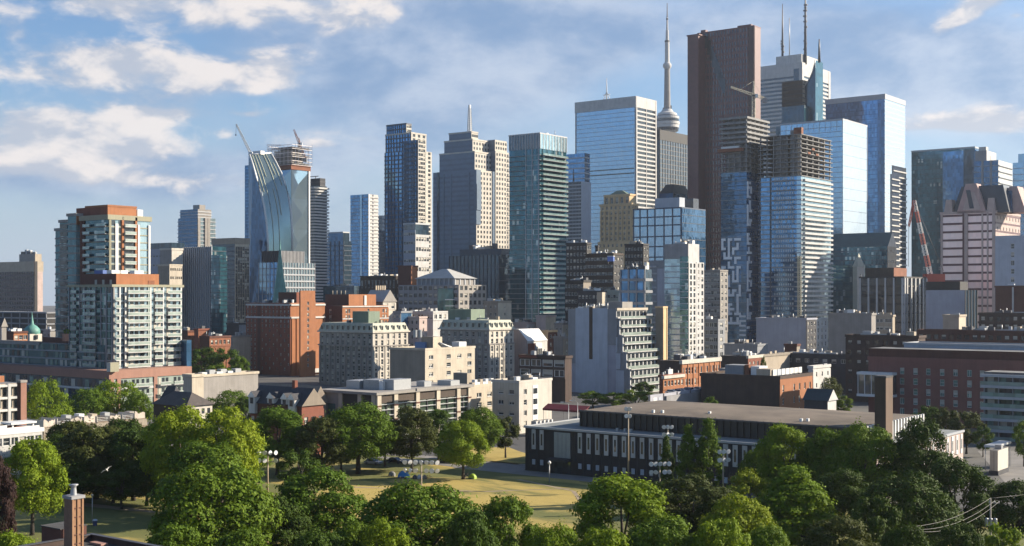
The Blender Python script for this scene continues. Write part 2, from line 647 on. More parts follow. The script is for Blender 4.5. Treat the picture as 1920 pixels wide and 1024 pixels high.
# shared materials
M = {}
M['roof_grey'] = wall('roof_grey', (.22, .22, .22), .3, .9, .12, False)
M['roof_dark'] = wall('roof_dark', (.09, .088, .085), .3, .9, .12, False)
M['roof_tan'] = wall('roof_tan', (.175, .138, .105), .38, .95, .09, False)
M['metal_grey'] = plain('metal_grey', (.42, .43, .44), .45, .4)
M['metal_dark'] = plain('metal_dark', (.09, .09, .1), .5, .3)
M['white_paint'] = plain('white_paint', (.78, .78, .76), .5)
M['panel_white'] = plain('panel_white', (1.0, 1.0, 1.0), .5)
M['frame_white'] = plain('frame_white', (.66, .66, .63), .5)
M['frame_dark'] = plain('frame_dark', (.05, .05, .055), .5)
M['blind'] = plain('blind', (.5, .47, .4), .8)
M['pane_dark'] = glass('pane_dark', (.05, .06, .07), .15, 1.5, 1.5, .5, .03, .08)
M['pane_teal'] = glass('pane_teal', (.14, .27, .27), .4, 1.5, 1.5, .5, .03, .08)
M['beige'] = wall('beige', (.52, .44, .34))
M['beige_dark'] = wall('beige_dark', (.36, .31, .25))
M['cream'] = wall('cream', (.64, .56, .44))
M['cream_pale'] = wall('cream_pale', (.68, .63, .55))
M['pink_stone'] = wall('pink_stone', (.62, .43, .40))
M['pink_pale'] = wall('pink_pale', (.62, .49, .45))
M['yellow_stone'] = wall('yellow_stone', (.80, .57, .32))
M['white_conc'] = wall('white_conc', (.66, .65, .63))
M['grey_conc'] = wall('grey_conc', (.36, .36, .37))
M['conc_raw'] = wall('conc_raw', (.33, .325, .32), .25)
M['pale_blue'] = wall('pale_blue', (.56, .61, .69), .11)
M['lilac'] = wall('lilac', (.48, .49, .56), .12)
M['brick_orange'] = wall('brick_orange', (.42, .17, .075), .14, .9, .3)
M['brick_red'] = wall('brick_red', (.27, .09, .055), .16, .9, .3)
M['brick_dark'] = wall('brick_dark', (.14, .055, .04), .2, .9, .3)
M['brick_brown'] = wall('brick_brown', (.085, .055, .045), .25, .9, .3)
M['brown_dark'] = wall('brown_dark', (.075, .05, .035), .2, .8, .3)
M['granite_red'] = wall('granite_red', (.17, .050, .048), .14, .42, .3, False)
M['black_wall'] = wall('black_wall', (.022, .020, .022), .3, .7, .3)
M['slate'] = wall('slate', (.055, .055, .065), .25, .8, .6)
M['green_copper'] = wall('green_copper', (.20, .265, .195), .15, .7, .3)
M['green_pale'] = wall('green_pale', (.50, .51, .42), .12, .7, .3)
M['teal_copper'] = wall('teal_copper', (.14, .36, .31), .2, .6, .3)
M['navy_panel'] = wall('navy_panel', (.045, .065, .10), .2, .4, .3, False)
M['fin_pale'] = wall('fin_pale', (.50, .52, .55), .08, .5, .3)
M['stone_grey'] = wall('stone_grey', (.36, .335, .31), .14)
M['stone_shade'] = wall('stone_shade', (.33, .34, .36), .12)
M['rust'] = wall('rust', (.30, .11, .055), .2)
# glass
M['gl_blue'] = glass('gl_blue', (.12, .29, .53), .62, 1.6, 3.3, .5, .02)
M['gl_deep'] = glass('gl_deep', (.055, .145, .28), .55, 1.6, 3.3, .45, .025)
M['gl_sky'] = glass('gl_sky', (.36, .52, .68), .72, 1.6, 3.8, .14, .013)
M['gl_mirror'] = glass('gl_mirror', (.92, .95, 1.0), .93, 1.6, 3.9, .05, .009, .03)
M['gl_teal'] = glass('gl_teal', (.045, .145, .19), .5, 1.6, 3.2, .5, .03, .06, .05)
M['gl_green'] = glass('gl_green', (.085, .19, .20), .5, 1.6, 3.1, .5, .03, .06, .07)
M['gl_dark'] = glass('gl_dark', (.05, .085, .12), .4, 1.6, 3.4, .5, .025)
M['gl_black'] = glass('gl_black', (.035, .04, .05), .3, 1.6, 3.6, .4, .02)
M['gl_smoke'] = glass('gl_smoke', (.13, .15, .18), .45, 1.6, 3.4, .4, .02)
M['gl_rose'] = glass('gl_rose', (1.0, .76, .72), .55, 1.8, 3.6, .08, .02, .3)
M['gl_bottle'] = glass('gl_bottle', (.055, .085, .06), .3, 1.6, 1.5, .5, .03)
M['gl_pale'] = glass('gl_pale', (.42, .56, .62), .55, 1.6, 3.1, .3, .02, .08, .05)
M['rail_glass'] = glass('rail_glass', (.30, .42, .40), .35, 1.5, 3, .3, .02, .1)
M['rail_pale'] = glass('rail_pale', (.40, .47, .42), .25, 1.5, 3, .2, .02, .2)
# ------------------------------------------------------------------ roofs and other shapes
def gable(v, mats, h, along='u', over=.4, name='roof', z=None, hip=0.0):
    """pitched roof on a volume; mats = (slope, gable end)"""
    z = v.z1 if z is None else z
    x0, x1, y0, y1 = v.ox - v.a - over, v.ox + over, v.oy - over, v.oy + v.b + over
    if along == 'u':
        ym = (y0 + y1) / 2
        q = hip * (x1 - x0) / 2
        V = [(x0, y0, z), (x1, y0, z), (x1, y1, z), (x0, y1, z), (x0 + q, ym, z + h), (x1 - q, ym, z + h)]
        Fc = [(0, 1, 5, 4), (2, 3, 4, 5), (1, 2, 5), (3, 0, 4), (3, 2, 1, 0)]
    else:
        xm = (x0 + x1) / 2
        q = hip * (y1 - y0) / 2
        V = [(x0, y0, z), (x1, y0, z), (x1, y1, z), (x0, y1, z), (xm, y0 + q, z + h), (xm, y1 - q, z + h)]
        Fc = [(1, 2, 5, 4), (3, 0, 4, 5), (0, 1, 4), (2, 3, 5), (3, 2, 1, 0)]
    return poly(name, v.root, mats, V, Fc, [0, 0, 0 if hip else 1, 0 if hip else 1, 0])


def pyramid(v, mat, h, k=0.0, over=.3, name='roof', z=None):
    """pyramid (k = 0) or cut pyramid (k = size of the flat top)"""
    z = v.z1 if z is None else z
    x0, x1, y0, y1 = v.ox - v.a - over, v.ox + over, v.oy - over, v.oy + v.b + over
    xm, ym = (x0 + x1) / 2, (y0 + y1) / 2
    V = [(x0, y0, z), (x1, y0, z), (x1, y1, z), (x0, y1, z)]
    V += [(xm + (x - xm) * k, ym + (y - ym) * k, z + h) for x, y, _ in V]
    return poly(name, v.root, mat, V, [(0, 1, 5, 4), (1, 2, 6, 5), (2, 3, 7, 6), (3, 0, 4, 7), (4, 5, 6, 7), (3, 2, 1, 0)])


def mast(root, x, y, z0, z1, r0, r1, mat, name='antenna', sides=6):
    return tubes(name, root, mat, [([(x, y, z0), (x, y, z0 + (z1 - z0) * .6), (x, y, z1)], [r0, (r0 + r1) / 2, r1])], sides)


def lattice(name, parent, mat, p0, p1, w, n, r, w1=None):
    """a lattice beam between two points: four chords and their braces, one mesh"""
    p0, p1 = Vector(p0), Vector(p1)
    d = (p1 - p0).normalized()
    a = d.cross(Vector((0, 0, 1)))
    a = a.normalized() if a.length > .05 else Vector((1, 0, 0))
    b = a.cross(d).normalized()
    w1 = w if w1 is None else w1
    cor = []
    for i in range(n + 1):
        t = i / n
        q = (w + (w1 - w) * t) / 2
        c = p0.lerp(p1, t)
        cor.append([c + a * q * sx + b * q * sy for sx, sy in ((-1, -1), (1, -1), (1, 1), (-1, 1))])
    L = [([cor[0][k], cor[n][k]], r) for k in range(4)]
    for i in range(n):
        for k in range(4):
            L.append(([cor[i][k], cor[i + 1][(k + 1) % 4]], r * .6))
            L.append(([cor[i][k], cor[i][(k + 1) % 4]], r * .6))
    return tubes(name, parent, mat, L, 4, False)


# ------------------------------------------------------------------ the ground
def sheet(name, pts, z, mat, kind='structure'):
    o = poly(name, None, mat, [(x, y, z) for x, y in pts], [tuple(range(len(pts)))])
    o['kind'] = kind
    return o


def ground_mat():
    m, t, p = base_mat('street_ground')
    v, g = gridpos(t)
    n = t.noise(v, .02, 4, .6)
    n2 = t.noise(v, .4, 4, .6)
    c = t.mix(t.ramp(n, .42, .58), (.055, .055, .056), (.11, .105, .095))
    t.put(p.inputs['Base Color'], t.mix(1.0, c, t.mix(n2, (.75, .75, .75), (1.25, 1.25, 1.25)), 'MULTIPLY'))
    p.inputs['Roughness'].default_value = .9
    return m


def grass_mat(name, dry):
    m, t, p = base_mat(name)
    v, g = gridpos(t)
    a = t.noise(t.vmath('MULTIPLY', v, (.7, 1.5, 1)), .05, 5, .62, .4)
    b = t.noise(v, .55, 5, .65)
    c = t.noise(v, 5.0, 3, .6)
    gc = t.mix(b, (.07, .09, .016), (.145, .14, .03))
    dc = t.mix(b, (.29, .215, .048), (.43, .325, .088))
    col = t.mix(t.ramp(a, .47 - dry, .64 - dry), gc, dc)
    bare = t.ramp(t.noise(v, .11, 4, .6), .66, .76)
    col = t.mix(t.math('MULTIPLY', bare, .7), col, (.33, .245, .13))
    col = t.mix(1.0, col, t.mix(c, (.72, .72, .72), (1.22, 1.22, 1.22)), 'MULTIPLY')
    t.put(p.inputs['Base Color'], col)
    p.inputs['Roughness'].default_value = .95
    bp = t.new('ShaderNodeBump')
    bp.inputs['Strength'].default_value = .5
    bp.inputs['Distance'].default_value = .12
    t.put(bp.inputs['Height'], t.noise(v, 3.0, 5, .7))
    t.put(p.inputs['Normal'], bp.outputs[0])
    return m


M['ground'] = ground_mat()
M['grass_dry'] = grass_mat('grass_dry', .13)
M['grass'] = grass_mat('grass', -.02)
M['path'] = wall('path', (.27, .255, .24), .14, .9, .2, False)
M['sand'] = wall('sand', (.42, .33, .22), .14, .95, .2, False)
M['asphalt'] = wall('asphalt', (.085, .083, .082), .2, .9, .15, False)
M['kerb'] = wall('kerb', (.33, .33, .32), .12, .9, .4, False)
sheet('ground', [(-5200, -300), (5200, -300), (5200, 5200), (-5200, 5200)], 0, M['ground'])
sheet('park_lawn', [(-140, 60), (130, 60), (120, 190), (60, 262), (0, 312), (-62, 330), (-150, 330)], .02, M['grass'])


def blobby(pts, n=6, amp=.6):
    out = []
    rr = random.Random(3)
    for i, p in enumerate(pts):
        q = pts[(i + 1) % len(pts)]
        for k in range(n):
            t = k / n
            out.append((p[0] + (q[0] - p[0]) * t + rr.uniform(-amp, amp), p[1] + (q[1] - p[1]) * t + rr.uniform(-amp, amp)))
    return out


sheet('dry_field', blobby([(-37, 275), (-20, 282), (2, 284), (14, 278), (20, 262), (16, 226), (2, 205), (-30, 215), (-42, 250)]), .04, M['grass_dry'])
sheet('dirt_path', blobby([(-84, 248), (-66, 238), (-66, 235.6), (-86, 245.5)], 8, .35), .05, M['sand'])
sheet('worn_track', blobby([(-33, 268), (-6, 262), (12, 266), (12, 265.2), (-6, 260.9), (-33, 267)], 7, .25), .05, M['sand'])
sheet('worn_track', blobby([(2, 279), (13, 262), (14, 246), (13.2, 246), (12, 262), (1, 278.4)], 7, .2), .055, M['sand'])
sheet('dry_verge', blobby([(-95, 262), (-62, 246), (-60, 252), (-92, 268)], 8, .5), .04, M['grass_dry'])
# paved walk in front of the black sports hall, and the street behind the first row of trees
u2 = lambda k, v: (3.06 + U.x * k + W.x * v, 294 + U.y * k + W.y * v)
sheet('pavement', [u2(-16, -7), u2(75, -7), u2(75, -.5), u2(0, -.5), u2(-4, 8), u2(-16, 8)], .06, M['path'])
sheet('footpath', [u2(-16, -6), u2(-16, -2), u2(-44, -1), u2(-44, -4)], .05, M['path'])
sheet('road', [(-150, 345), (-62, 345), (-8, 312), (2, 318), (-58, 356), (-150, 358)], .03, M['asphalt'])
sheet('sidewalk', [(-150, 340.5), (-63, 340.5), (-10, 308.5), (-8, 312), (-62, 345), (-150, 345)], .05, M['path'])
sheet('verge', blobby([(-13, 316), (1, 303), (7, 313), (-1, 338), (-14, 338)], 6, .4), .06, M['grass_dry'])
sheet('parking_lot', [(104, 268), (150, 240), (165, 262), (160, 330), (120, 330)], .03, M['path'])

# ------------------------------------------------------------------ the skyline, far things first
BD = Bd

# broadcast tower
def cn():
    Y = 2235
    p = P3(1251, 555, Y)
    r = empty('observation_tower', 'very tall concrete needle tower with ring shaped pod, highest of the skyline', 'tower', (p.x, p.y, 0))
    k = Y / F
    zz = lambda py: zat(py, Y)
    # three-legged shaft
    V, Fc = [], []
    for i, (py, rad, arm) in enumerate([(583, 9, 30), (420, 8, 20), (300, 7.0, 11), (215, 6.0, 7.5)]):
        for j in range(12):
            w = 2 * math.pi * j / 12
            q = arm if j % 4 == 0 else rad
            V.append((q * math.cos(w), q * math.sin(w), zz(py)))
    for i in range(3):
        for j in range(12):
            Fc.append((i * 12 + j, i * 12 + (j + 1) % 12, (i + 1) * 12 + (j + 1) % 12, (i + 1) * 12 + j))
    poly('shaft', r, M['grey_conc'], V, Fc)
    lathe('main_pod', r, [M['white_conc'], M['gl_black']], [(7, zz(256)), (12, zz(250)), (19.5, zz(246)), (20.5, zz(240)), (20.5, zz(235)), (21.5, zz(233.5)), (21.5, zz(229)), (20.3, zz(228)), (20.3, zz(224)), (21, zz(223)),
                                                         (20.5, zz(219)), (17.5, zz(217)), (16.5, zz(213)), (11, zz(210)), (8, zz(205))], 32, idx=[0, 0, 1, 0, 0, 0, 1, 1, 0, 0, 1, 0, 0, 0])
    boxes('pod_equipment', r, M['grey_conc'], [((math.cos(a) * 6.5 - 1.2, math.sin(a) * 6.5 - 1.2, zz(210)), (math.cos(a) * 6.5 + 1.2, math.sin(a) * 6.5 + 1.2, zz(198 + 4 * (i % 2)))) for i, a in enumerate([0, 1, 2, 3, 4, 5])])
    lathe('upper_shaft', r, M['stone_grey'], [(6.0, zz(209)), (5.3, zz(170)), (4.7, zz(127))], 12)
    lathe('sky_pod', r, M['white_conc'], [(4.7, zz(130)), (7.2, zz(126)), (7.6, zz(123)), (7.0, zz(120)), (4.5, zz(117))], 20)
    lathe('antenna', r, [M['white_conc'], M['metal_dark']], [(4.3, zz(117)), (3.9, zz(80)), (4.6, zz(79.5)), (4.6, zz(76)), (2.9, zz(75.5)), (2.6, zz(57)), (1.8, zz(56.5)), (1.5, zz(38)), (1.9, zz(36)), (1.9, zz(34)), (1.1, zz(33)), (.6, zz(6))], 10,
          idx=[0, 0, 1, 0, 0, 0, 0, 1, 1, 0, 1])


cn()

# white bank tower with two masts
b = BD('office_tower', 'white marble tower with dark window stripes and two tall black masts on its roof', 'skyscraper', 1410, 1503, 1555, 1430, 118)
v = b.v
v.body(M['gl_dark'], M['gl_dark'], M['roof_grey'])
n = 62
v.bands(n, 2.35, .7, M['white_conc'], z0=0, z1=v.z1 - 14)
v.slab(v.z1 - 14, v.z1 + 1, M['white_conc'], .8, 'parapet')
for f in 'LR':
    for q in (1.5, v.len(f) - 1.5):
        v.fins(f, [q], 5.5, 1.0, M['white_conc'], name='corner_pier')
v2 = b.vol(1455, 1503, 1538, 1434, 101)
v2.z0 = v.z1
v2.body(M['white_conc'], name='penthouse')
z1 = v.z1
for px, top, r0, nm in ((1460, 2, 1.6, 'antenna'), (1505, -40, 1.9, 'antenna'), (1473, 30, .7, 'antenna')):
    k = v.s('L', px) if px < 1500 else v.a
    x, y = v.ox - v.a + k, v.oy + 10
    q = mast(b.root, x, y, z1, zat(top, 1440), r0, .4, M['metal_dark'] if px != 1473 else M['metal_grey'])
    rr = random.Random(px)
    if px != 1473:
        boxes('antenna_array', b.root, M['metal_dark'], [((x + rr.uniform(-2.4, .6), y - 1, z), (x + rr.uniform(.6, 2.4), y + 1, z + 1.6)) for z in np.arange(z1 + 16, zat(70 if px < 1500 else 10, 1440), 3.1)])
v.panel('L', v.a - 9, v.a - 2.6, zat(240, 1430), v.z1 - 6, 1.15, M['gl_dark'], 'corner_recess')

# red granite tower
b = BD('office_tower', 'dark red granite tower with a stepped notch running down its face', 'skyscraper', 1309, 1414, 1425, 1180, 50)
v = b.v
v.body(M['gl_smoke'], M['granite_red'], M['roof_dark'])
nf = 50
v.bands(50, 2.3, .35, M['granite_red'], z0=0)
v.fins('L', 21, 1.5, .5, M['granite_red'])
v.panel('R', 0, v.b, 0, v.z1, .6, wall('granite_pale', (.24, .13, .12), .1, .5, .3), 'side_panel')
v2 = b.vol(1290, 1310, 1330, 1200, 66)
v2.body(M['gl_dark'], M['granite_red'], M['roof_dark'])
v2.fins('L', 9, 1.5, .9, M['granite_red'])
v2.bands(nf, 1.6, .3, M['granite_red'], z0=0, faces='L')
for i in range(8):                                       # the stepped notch
    q = v.s('L', 1322 + i * 4.6)
    zt = zat(66 + i * 12.5, 1215)
    v.panel('L', q, q + 3.6, zt - 13.5, zt, .75, M['gl_black'], 'notch_glazing')
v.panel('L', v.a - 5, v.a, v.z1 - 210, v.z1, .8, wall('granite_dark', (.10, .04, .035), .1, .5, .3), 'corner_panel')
v.slab(v.z1, v.z1 + 1.2, M['granite_red'], .7, 'parapet')
v2.slab(v2.z1, v2.z1 + 1.2, M['granite_red'], 1.0, 'parapet')
v.unitbox(.07, .4, 5, 5, 4, M['granite_red'], 'roof_unit')
v.unitbox(.82, .4, 14, 8, 3, M['granite_red'], 'roof_unit')

# white bank slab left of the needle
b = BD('office_tower', 'pale tower left of the needle, mirror front and white side with dark window strips', 'skyscraper', 1079, 1192, 1230, 1330, 181)
v = b.v
v.body(M['gl_sky'], M['gl_black'], M['roof_grey'])
n = 52
v.bands(n, 1.7, .5, M['white_conc'], z0=0, z1=v.z1 - 11, faces='R')
v.bands(n, .5, .12, M['fin_pale'], z0=0, z1=v.z1 - 11, faces='L')
v.fins('R', 2, 2.0, .8, M['white_conc'])
v.fins('R', [v.b * .5], .9, .7, M['white_conc'])
v.slab(v.z1 - 11, v.z1 + .5, M['white_conc'], .6, 'parapet')
v.fins('L', [.5, v.a - .5], 1.2, .5, M['white_conc'], z1=v.z1 - 11)
for py in (318, 327):
    v.panel('L', 2, v.a - 2, zat(py, 1340), zat(py - 2, 1340), .35, M['gl_black'], 'louvre_band')
q = v.s('L', 1126)
x = v.ox - v.a + q
mast(b.root, x, v.oy + 12, v.z1, zat(140, 1345), .9, .25, M['white_paint'])
tubes('antenna_brace', b.root, M['white_paint'], [([(x - 5, v.oy + 12, v.z1), (x, v.oy + 12, zat(166, 1345))], .4), ([(x + 5, v.oy + 12, v.z1), (x, v.oy + 12, zat(166, 1345))], .4), ([(x - 4, v.oy + 12, zat(172, 1345)), (x + 4, v.oy + 12, zat(172, 1345))], .5)])

# black tower under the needle's pod
b = BD('office_tower', 'black steel tower standing directly below the needle pod', 'skyscraper', 1225, 1237, 1300, 1520, 243)
v = b.v
v.body(M['gl_black'], M['gl_smoke'], M['roof_dark'])
v.bands(40, .9, .3, plain('bronze', (.10, .09, .075), .5, .3), z0=0, z1=v.z1 - 12, faces='R')
v.slab(v.z1 - 12, v.z1, M['black_wall'], .5, 'parapet')
v.fins('R', 14, .5, .5, M['black_wall'])
b = BD('office_block', 'dark glass block with a chamfered roof in front of the black tower', 'office', 1236, 1262, 1296, 1210, 362)
v = b.v
v.body(M['gl_deep'], M['gl_dark'], M['roof_dark'])
pyramid(v, M['black_wall'], 9, .55)

# pale blue tower left of the mirror front
b = BD('office_tower', 'pale blue glass tower with stepped shoulders beside the mirror front tower', 'skyscraper', 1062, 1096, 1106, 1180, 287)
v = b.v
v.body(M['gl_blue'], M['gl_sky'])
v.bands(36, 1.2, .3, M['fin_pale'], z0=0)
v2 = b.vol(1060, 1090, 1108, 1150, 340)
v2.body(M['pale_blue'], M['pale_blue'])
v2.punched('L', 11, 26, 1.5, 2.0, wall('pale_stone', (.42, .47, .53), .1), single=False, pane=M['gl_dark'], z0=60)
mast(b.root, v2.ox - v2.a * .6, v2.oy + 3, v2.z1, v2.z1 + 12, .8, .3, M['metal_dark'])

# yellow stone tower
b = BD('office_tower', 'ornate yellow sandstone tower with a green roof, shortest in the centre', 'historic tower', 1126, 1184, 1196, 1010, 384)
v = b.v
dk = M['pane_dark']
v.body(M['yellow_stone'], M['yellow_stone'], M['roof_tan'])
v.punched('L', 7, 22, 1.7, 2.4, M['yellow_stone'], single=True, frame=M['beige_dark'], z0=v.z1 - 90)
v.punched('R', 4, 22, 1.7, 2.4, M['yellow_stone'], single=True, frame=M['beige_dark'], z0=v.z1 - 90)
v.fins('L', 8, 1.1, .9, M['yellow_stone'], z1=v.z1 - 4)
v.fins('R', 5, 1.1, .9, M['yellow_stone'], z1=v.z1 - 4)
v.cap(M['yellow_stone'], 1.5, .9)
v2 = b.vol(1133, 1181, 1192, 1016, 366)
v2.z0 = v.z1
v2.body(M['yellow_stone'], M['yellow_stone'], M['green_copper'], name='upper_storey')
v2.punched('L', 5, 1, 2.4, 5.0, M['yellow_stone'], single=True, frame=M['beige_dark'])
v2.fins('L', 6, 1.1, .8, M['yellow_stone'])
v2.cap(M['yellow_stone'], 1.2, .5)
pyramid(v2, M['green_copper'], 4.5, .25, -1.5)
v3 = b.vol(1121, 1186, 1199, 1002, 452)
v3.body(M['yellow_stone'])
v3.punched('L', 8, 12, 1.7, 2.4, M['yellow_stone'], frame=M['beige_dark'], single=True)
v3.punched('R', 5, 12, 1.7, 2.4, M['yellow_stone'], frame=M['beige_dark'], single=True)

# blue glass block with big white frames
b = BD('office_block', 'blue glass office block with large white framed squares on its front', 'office', 1187, 1278, 1322, 900, 388)
v = b.v
v.body(M['gl_sky'], M['gl_deep'], M['roof_grey'])
fr = plain('frame_navy', (.04, .07, .13), .5)
for px in (1200, 1214, 1228, 1245, 1261, 1277):
    k = v.s('L', px)
    v.fins('L', [min(k, v.a - .4)], .8, .35, fr)
for px in (1187.6,):
    v.fins('L', [.4], .8, .35, fr)
for py in (388, 404, 420, 441, 460, 480):
    z = v.z(py)
    v.slab(z - .9, z, fr, .3, 'frame')
v.panel('R', 0, v.b, 0, v.z1 - 1, .45, M['gl_deep'], 'glazing')
v.bands(18, .5, .6, M['navy_panel'], faces='R')
v2 = b.vol(1228, 1274, 1284, 905, 370)
v2.z0 = v.z1
v2.body(M['pale_blue'], M['pale_blue'], name='penthouse')
v2 = b.vol(1284, 1300, 1310, 915, 372)
v2.z0 = v.z1 - .5
v2.body(M['navy_panel'], name='penthouse')

# curved tower with spire
b = BD('hotel_tower', 'dark teal tower with a swooping curved roof and thin black spire', 'skyscraper', 1455, 1520, 1548, 1100, 232)
v = b.v
v.body(M['gl_dark'], M['gl_teal'], M['roof_dark'])
v.bands(30, .9, .25, M['gl_dark'], z0=60)
v2 = b.vol(1466, 1505, 1520, 1104, 150)
v2.z0 = v.z1 - 1
v2.body(M['brown_dark'], M['beige_dark'], name='upper_block')
v2.bands(10, .8, .2, M['slate'])
v2b = b.vol(1466, 1508, 1530, 1098, 197)
v2b.z0 = v.z1 - 1
v2b.body(M['gl_dark'], M['gl_teal'], name='upper_block')
# the swoop: a curved blade rising to the spire
x0, y0 = v.ox - v.a * .32, v.oy + 4
w_ = v.a * .40
prof = [(0, zat(232, 1100)), (0, zat(168, 1100)), (.22, zat(160, 1100)), (.45, zat(152, 1100)), (.65, zat(143, 1100)), (.8, zat(134, 1100)), (.92, zat(122, 1100)), (1.0, zat(112, 1100)), (1.0, zat(232, 1100))]
V = [(x0 + w_ * q, y0, z) for q, z in prof] + [(x0 + w_ * q, y0 + 16, z) for q, z in prof]
n = len(prof)
Fc = [tuple(range(n)), tuple(range(2 * n - 1, n - 1, -1))] + [(i, i + n, (i + 1) % n + n, (i + 1) % n) for i in range(n)]
poly('curved_roof', b.root, [M['gl_dark'], M['gl_teal']], V, Fc, [0, 0] + [1] * n)
mast(b.root, x0 + w_, y0 + 8, zat(114, 1100), zat(70, 1100), 1.3, .5, M['metal_dark'], 'spire')
v3 = b.vol(1518, 1536, 1550, 1095, 128)
tubes('edge_rib', b.root, M['metal_grey'], [([(x0 + w_ * q, y0 - .4, z) for q, z in prof[2:8]], .5)])

# mirror tower and the tall one behind it
b = BD('office_tower', 'mirror glass tower whose right side reflects the bright sky', 'skyscraper', 1463, 1580, 1626, 1020, 225)
v = b.v
v.body(M['gl_sky'], M['gl_mirror'], M['roof_grey'])
v.bands(44, .45, .12, M['fin_pale'], z0=0, z1=v.z1 - 1, faces='L')
v.bands(9, .22, .06, M['metal_dark'], z0=zat(415, 1020), z1=v.z1 - 1, faces='R')
v.fins('R', 2, .4, .25, M['metal_grey'])
v.fins('L', 12, .25, .2, M['fin_pale'], z0=v.z1 - 8)
v.cap(M['fin_pale'], 1.2, .2)
v.unitbox(.9, .3, 6, 4, 2.5, M['metal_dark'], 'roof_unit')
v.unitbox(.9, .7, 5, 6, 2.0, M['metal_dark'], 'roof_unit')
b = BD('office_tower', 'tall blue glass tower with pale crown, bright right side beside open sky', 'skyscraper', 1548, 1659, 1697, 1240, 178)
v = b.v
v.body(M['gl_blue'], M['gl_mirror'], M['roof_grey'])
v.bands(50, .6, .2, M['gl_deep'], z0=0, z1=v.z1 - 9, faces='L')
v.bands(50, .9, .12, M['fin_pale'], z0=0, z1=v.z1 - 2, faces='R')
v.slab(v.z1 - 4, v.z1 + 1, M['fin_pale'], .5, 'parapet')
v.panel('L', v.a - 7, v.a - .3, 40, v.z1 - 4, .5, M['gl_deep'], 'glazing_strip')
b = BD('condo_tower', 'slim tower with white balcony stripes, stepped at its top, beside the tall blue tower', 'condo tower', 1672, 1674, 1699, 1120, 310)
v = b.v
for i, (s0, t) in enumerate(((0, 0), (.45, 10), (.75, 16))):
    pass
v.z1 = zat(310, 1120)
v.body(M['grey_conc'], M['gl_smoke'])
v.bands(30, 1.1, .9, M['white_conc'], z0=0, faces='R')
v2 = b.vol(1669, 1671, 1686, 1112, 326)
v2.body(M['grey_conc'], M['gl_smoke'])
v2.bands(29, 1.1, .9, M['white_conc'], z0=0, faces='R')

# teal tower and its neighbour at the right
b = BD('office_tower', 'wide teal glass tower behind the red and white crane', 'skyscraper', 1709, 1828, 1850, 1150, 277)
v = b.v
v.body(M['gl_teal'], M['gl_deep'], M['roof_grey'])
v.bands(40, .5, .15, M['gl_dark'], faces='L')
k = v.s('L', 1768)
v.panel('L', k, k + 30, 60, v.z1 - 2, .5, M['gl_blue'], 'glazing_strip')
v.panel('L', v.a - 10, v.a - .2, 60, v.z1 - 1, .6, M['gl_dark'], 'glazing_strip')
v.cap(M['metal_grey'], 1.2, .2)
b = BD('condo_tower', 'grey condo tower with lit white balcony ends joined to the teal tower', 'condo tower', 1826, 1872, 1898, 1060, 300)
v = b.v
v.body(M['gl_deep'], M['white_conc'], M['roof_grey'])
v.bands(32, .7, 1.0, M['fin_pale'], faces='R')
v.bands(32, .6, .3, M['stone_shade'], faces='L')
v.fins('L', [v.a * .35, v.a * .7], 1.8, .6, M['stone_shade'])
v2 = b.vol(1828, 1850, 1868, 1068, 282)
v2.z0 = 20
v2.body(M['stone_shade'], M['white_conc'])
v2.unitbox(.4, .4, 6, 6, 4, M['white_conc'], 'penthouse')
v.unitbox(.3, .4, 8, 8, 5, M['white_conc'], 'penthouse')
b = BD('office_tower', 'pale blue glass tower cut by the right edge of the view', 'skyscraper', 1899, 1990, 2010, 980, 300)
v = b.v
v.body(M['gl_sky'], M['gl_mirror'])
v.bands(30, .5, .15, M['fin_pale'])
v2 = b.vol(1909, 1985, 2000, 985, 284)
v2.z0 = v.z1
v2.body(M['gl_sky'], name='penthouse')

# rose glass building with pyramid roof
b = BD('office_building', 'rose tinted office block with dark bands and a sloping gabled crown', 'office', 1764, 1866, 1912, 830, 398)
v = b.v
brn = plain('band_maroon', (.11, .035, .045), .5)
v.body(M['gl_rose'], M['pink_stone'], M['pink_stone'])
for i in range(14):
    z = v.z1 - 2 - i * 5.4
    if z > 3:
        v.slab(z, z + 1.35, brn, .3)
k = v.s('L', 1812)
v.fins('L', [k], 2.2, 1.0, M['pink_pale'])
v.fins('L', [k - 1.9], 1.0, .7, brn)
for px in (1842, 1852, 1862):
    v.fins('L', [v.s('L', px)], 1.0, .5, M['pink_pale'])
v.fins('L', [.7, v.a - .7], 1.4, .5, M['pink_pale'])
v.punched('R', 8, 12, 1.6, 2.2, M['pink_pale'], single=False, z0=10)
v.cap(M['pink_pale'], 1.3, .6)


def trapezoid(vv, px0, px1, pt0, pt1, zb, zt, d0, d1, mat, name='gable'):
    """upright trapezoid slab on the front wall, between depths d0 and d1 behind it"""
    q = [vv.ox - vv.a + vv.s('L', p_) for p_ in (px0, px1, pt1, pt0)]
    pr = [(q[0], zb), (q[1], zb), (q[2], zt), (q[3], zt)]
    V = [(x, vv.oy + d0, z) for x, z in pr] + [(x, vv.oy + d1, z) for x, z in pr]
    return poly(name, vv.root, mat, V, [(0, 1, 2, 3), (7, 6, 5, 4), (0, 4, 5, 1), (1, 5, 6, 2), (2, 6, 7, 3), (3, 7, 4, 0)])


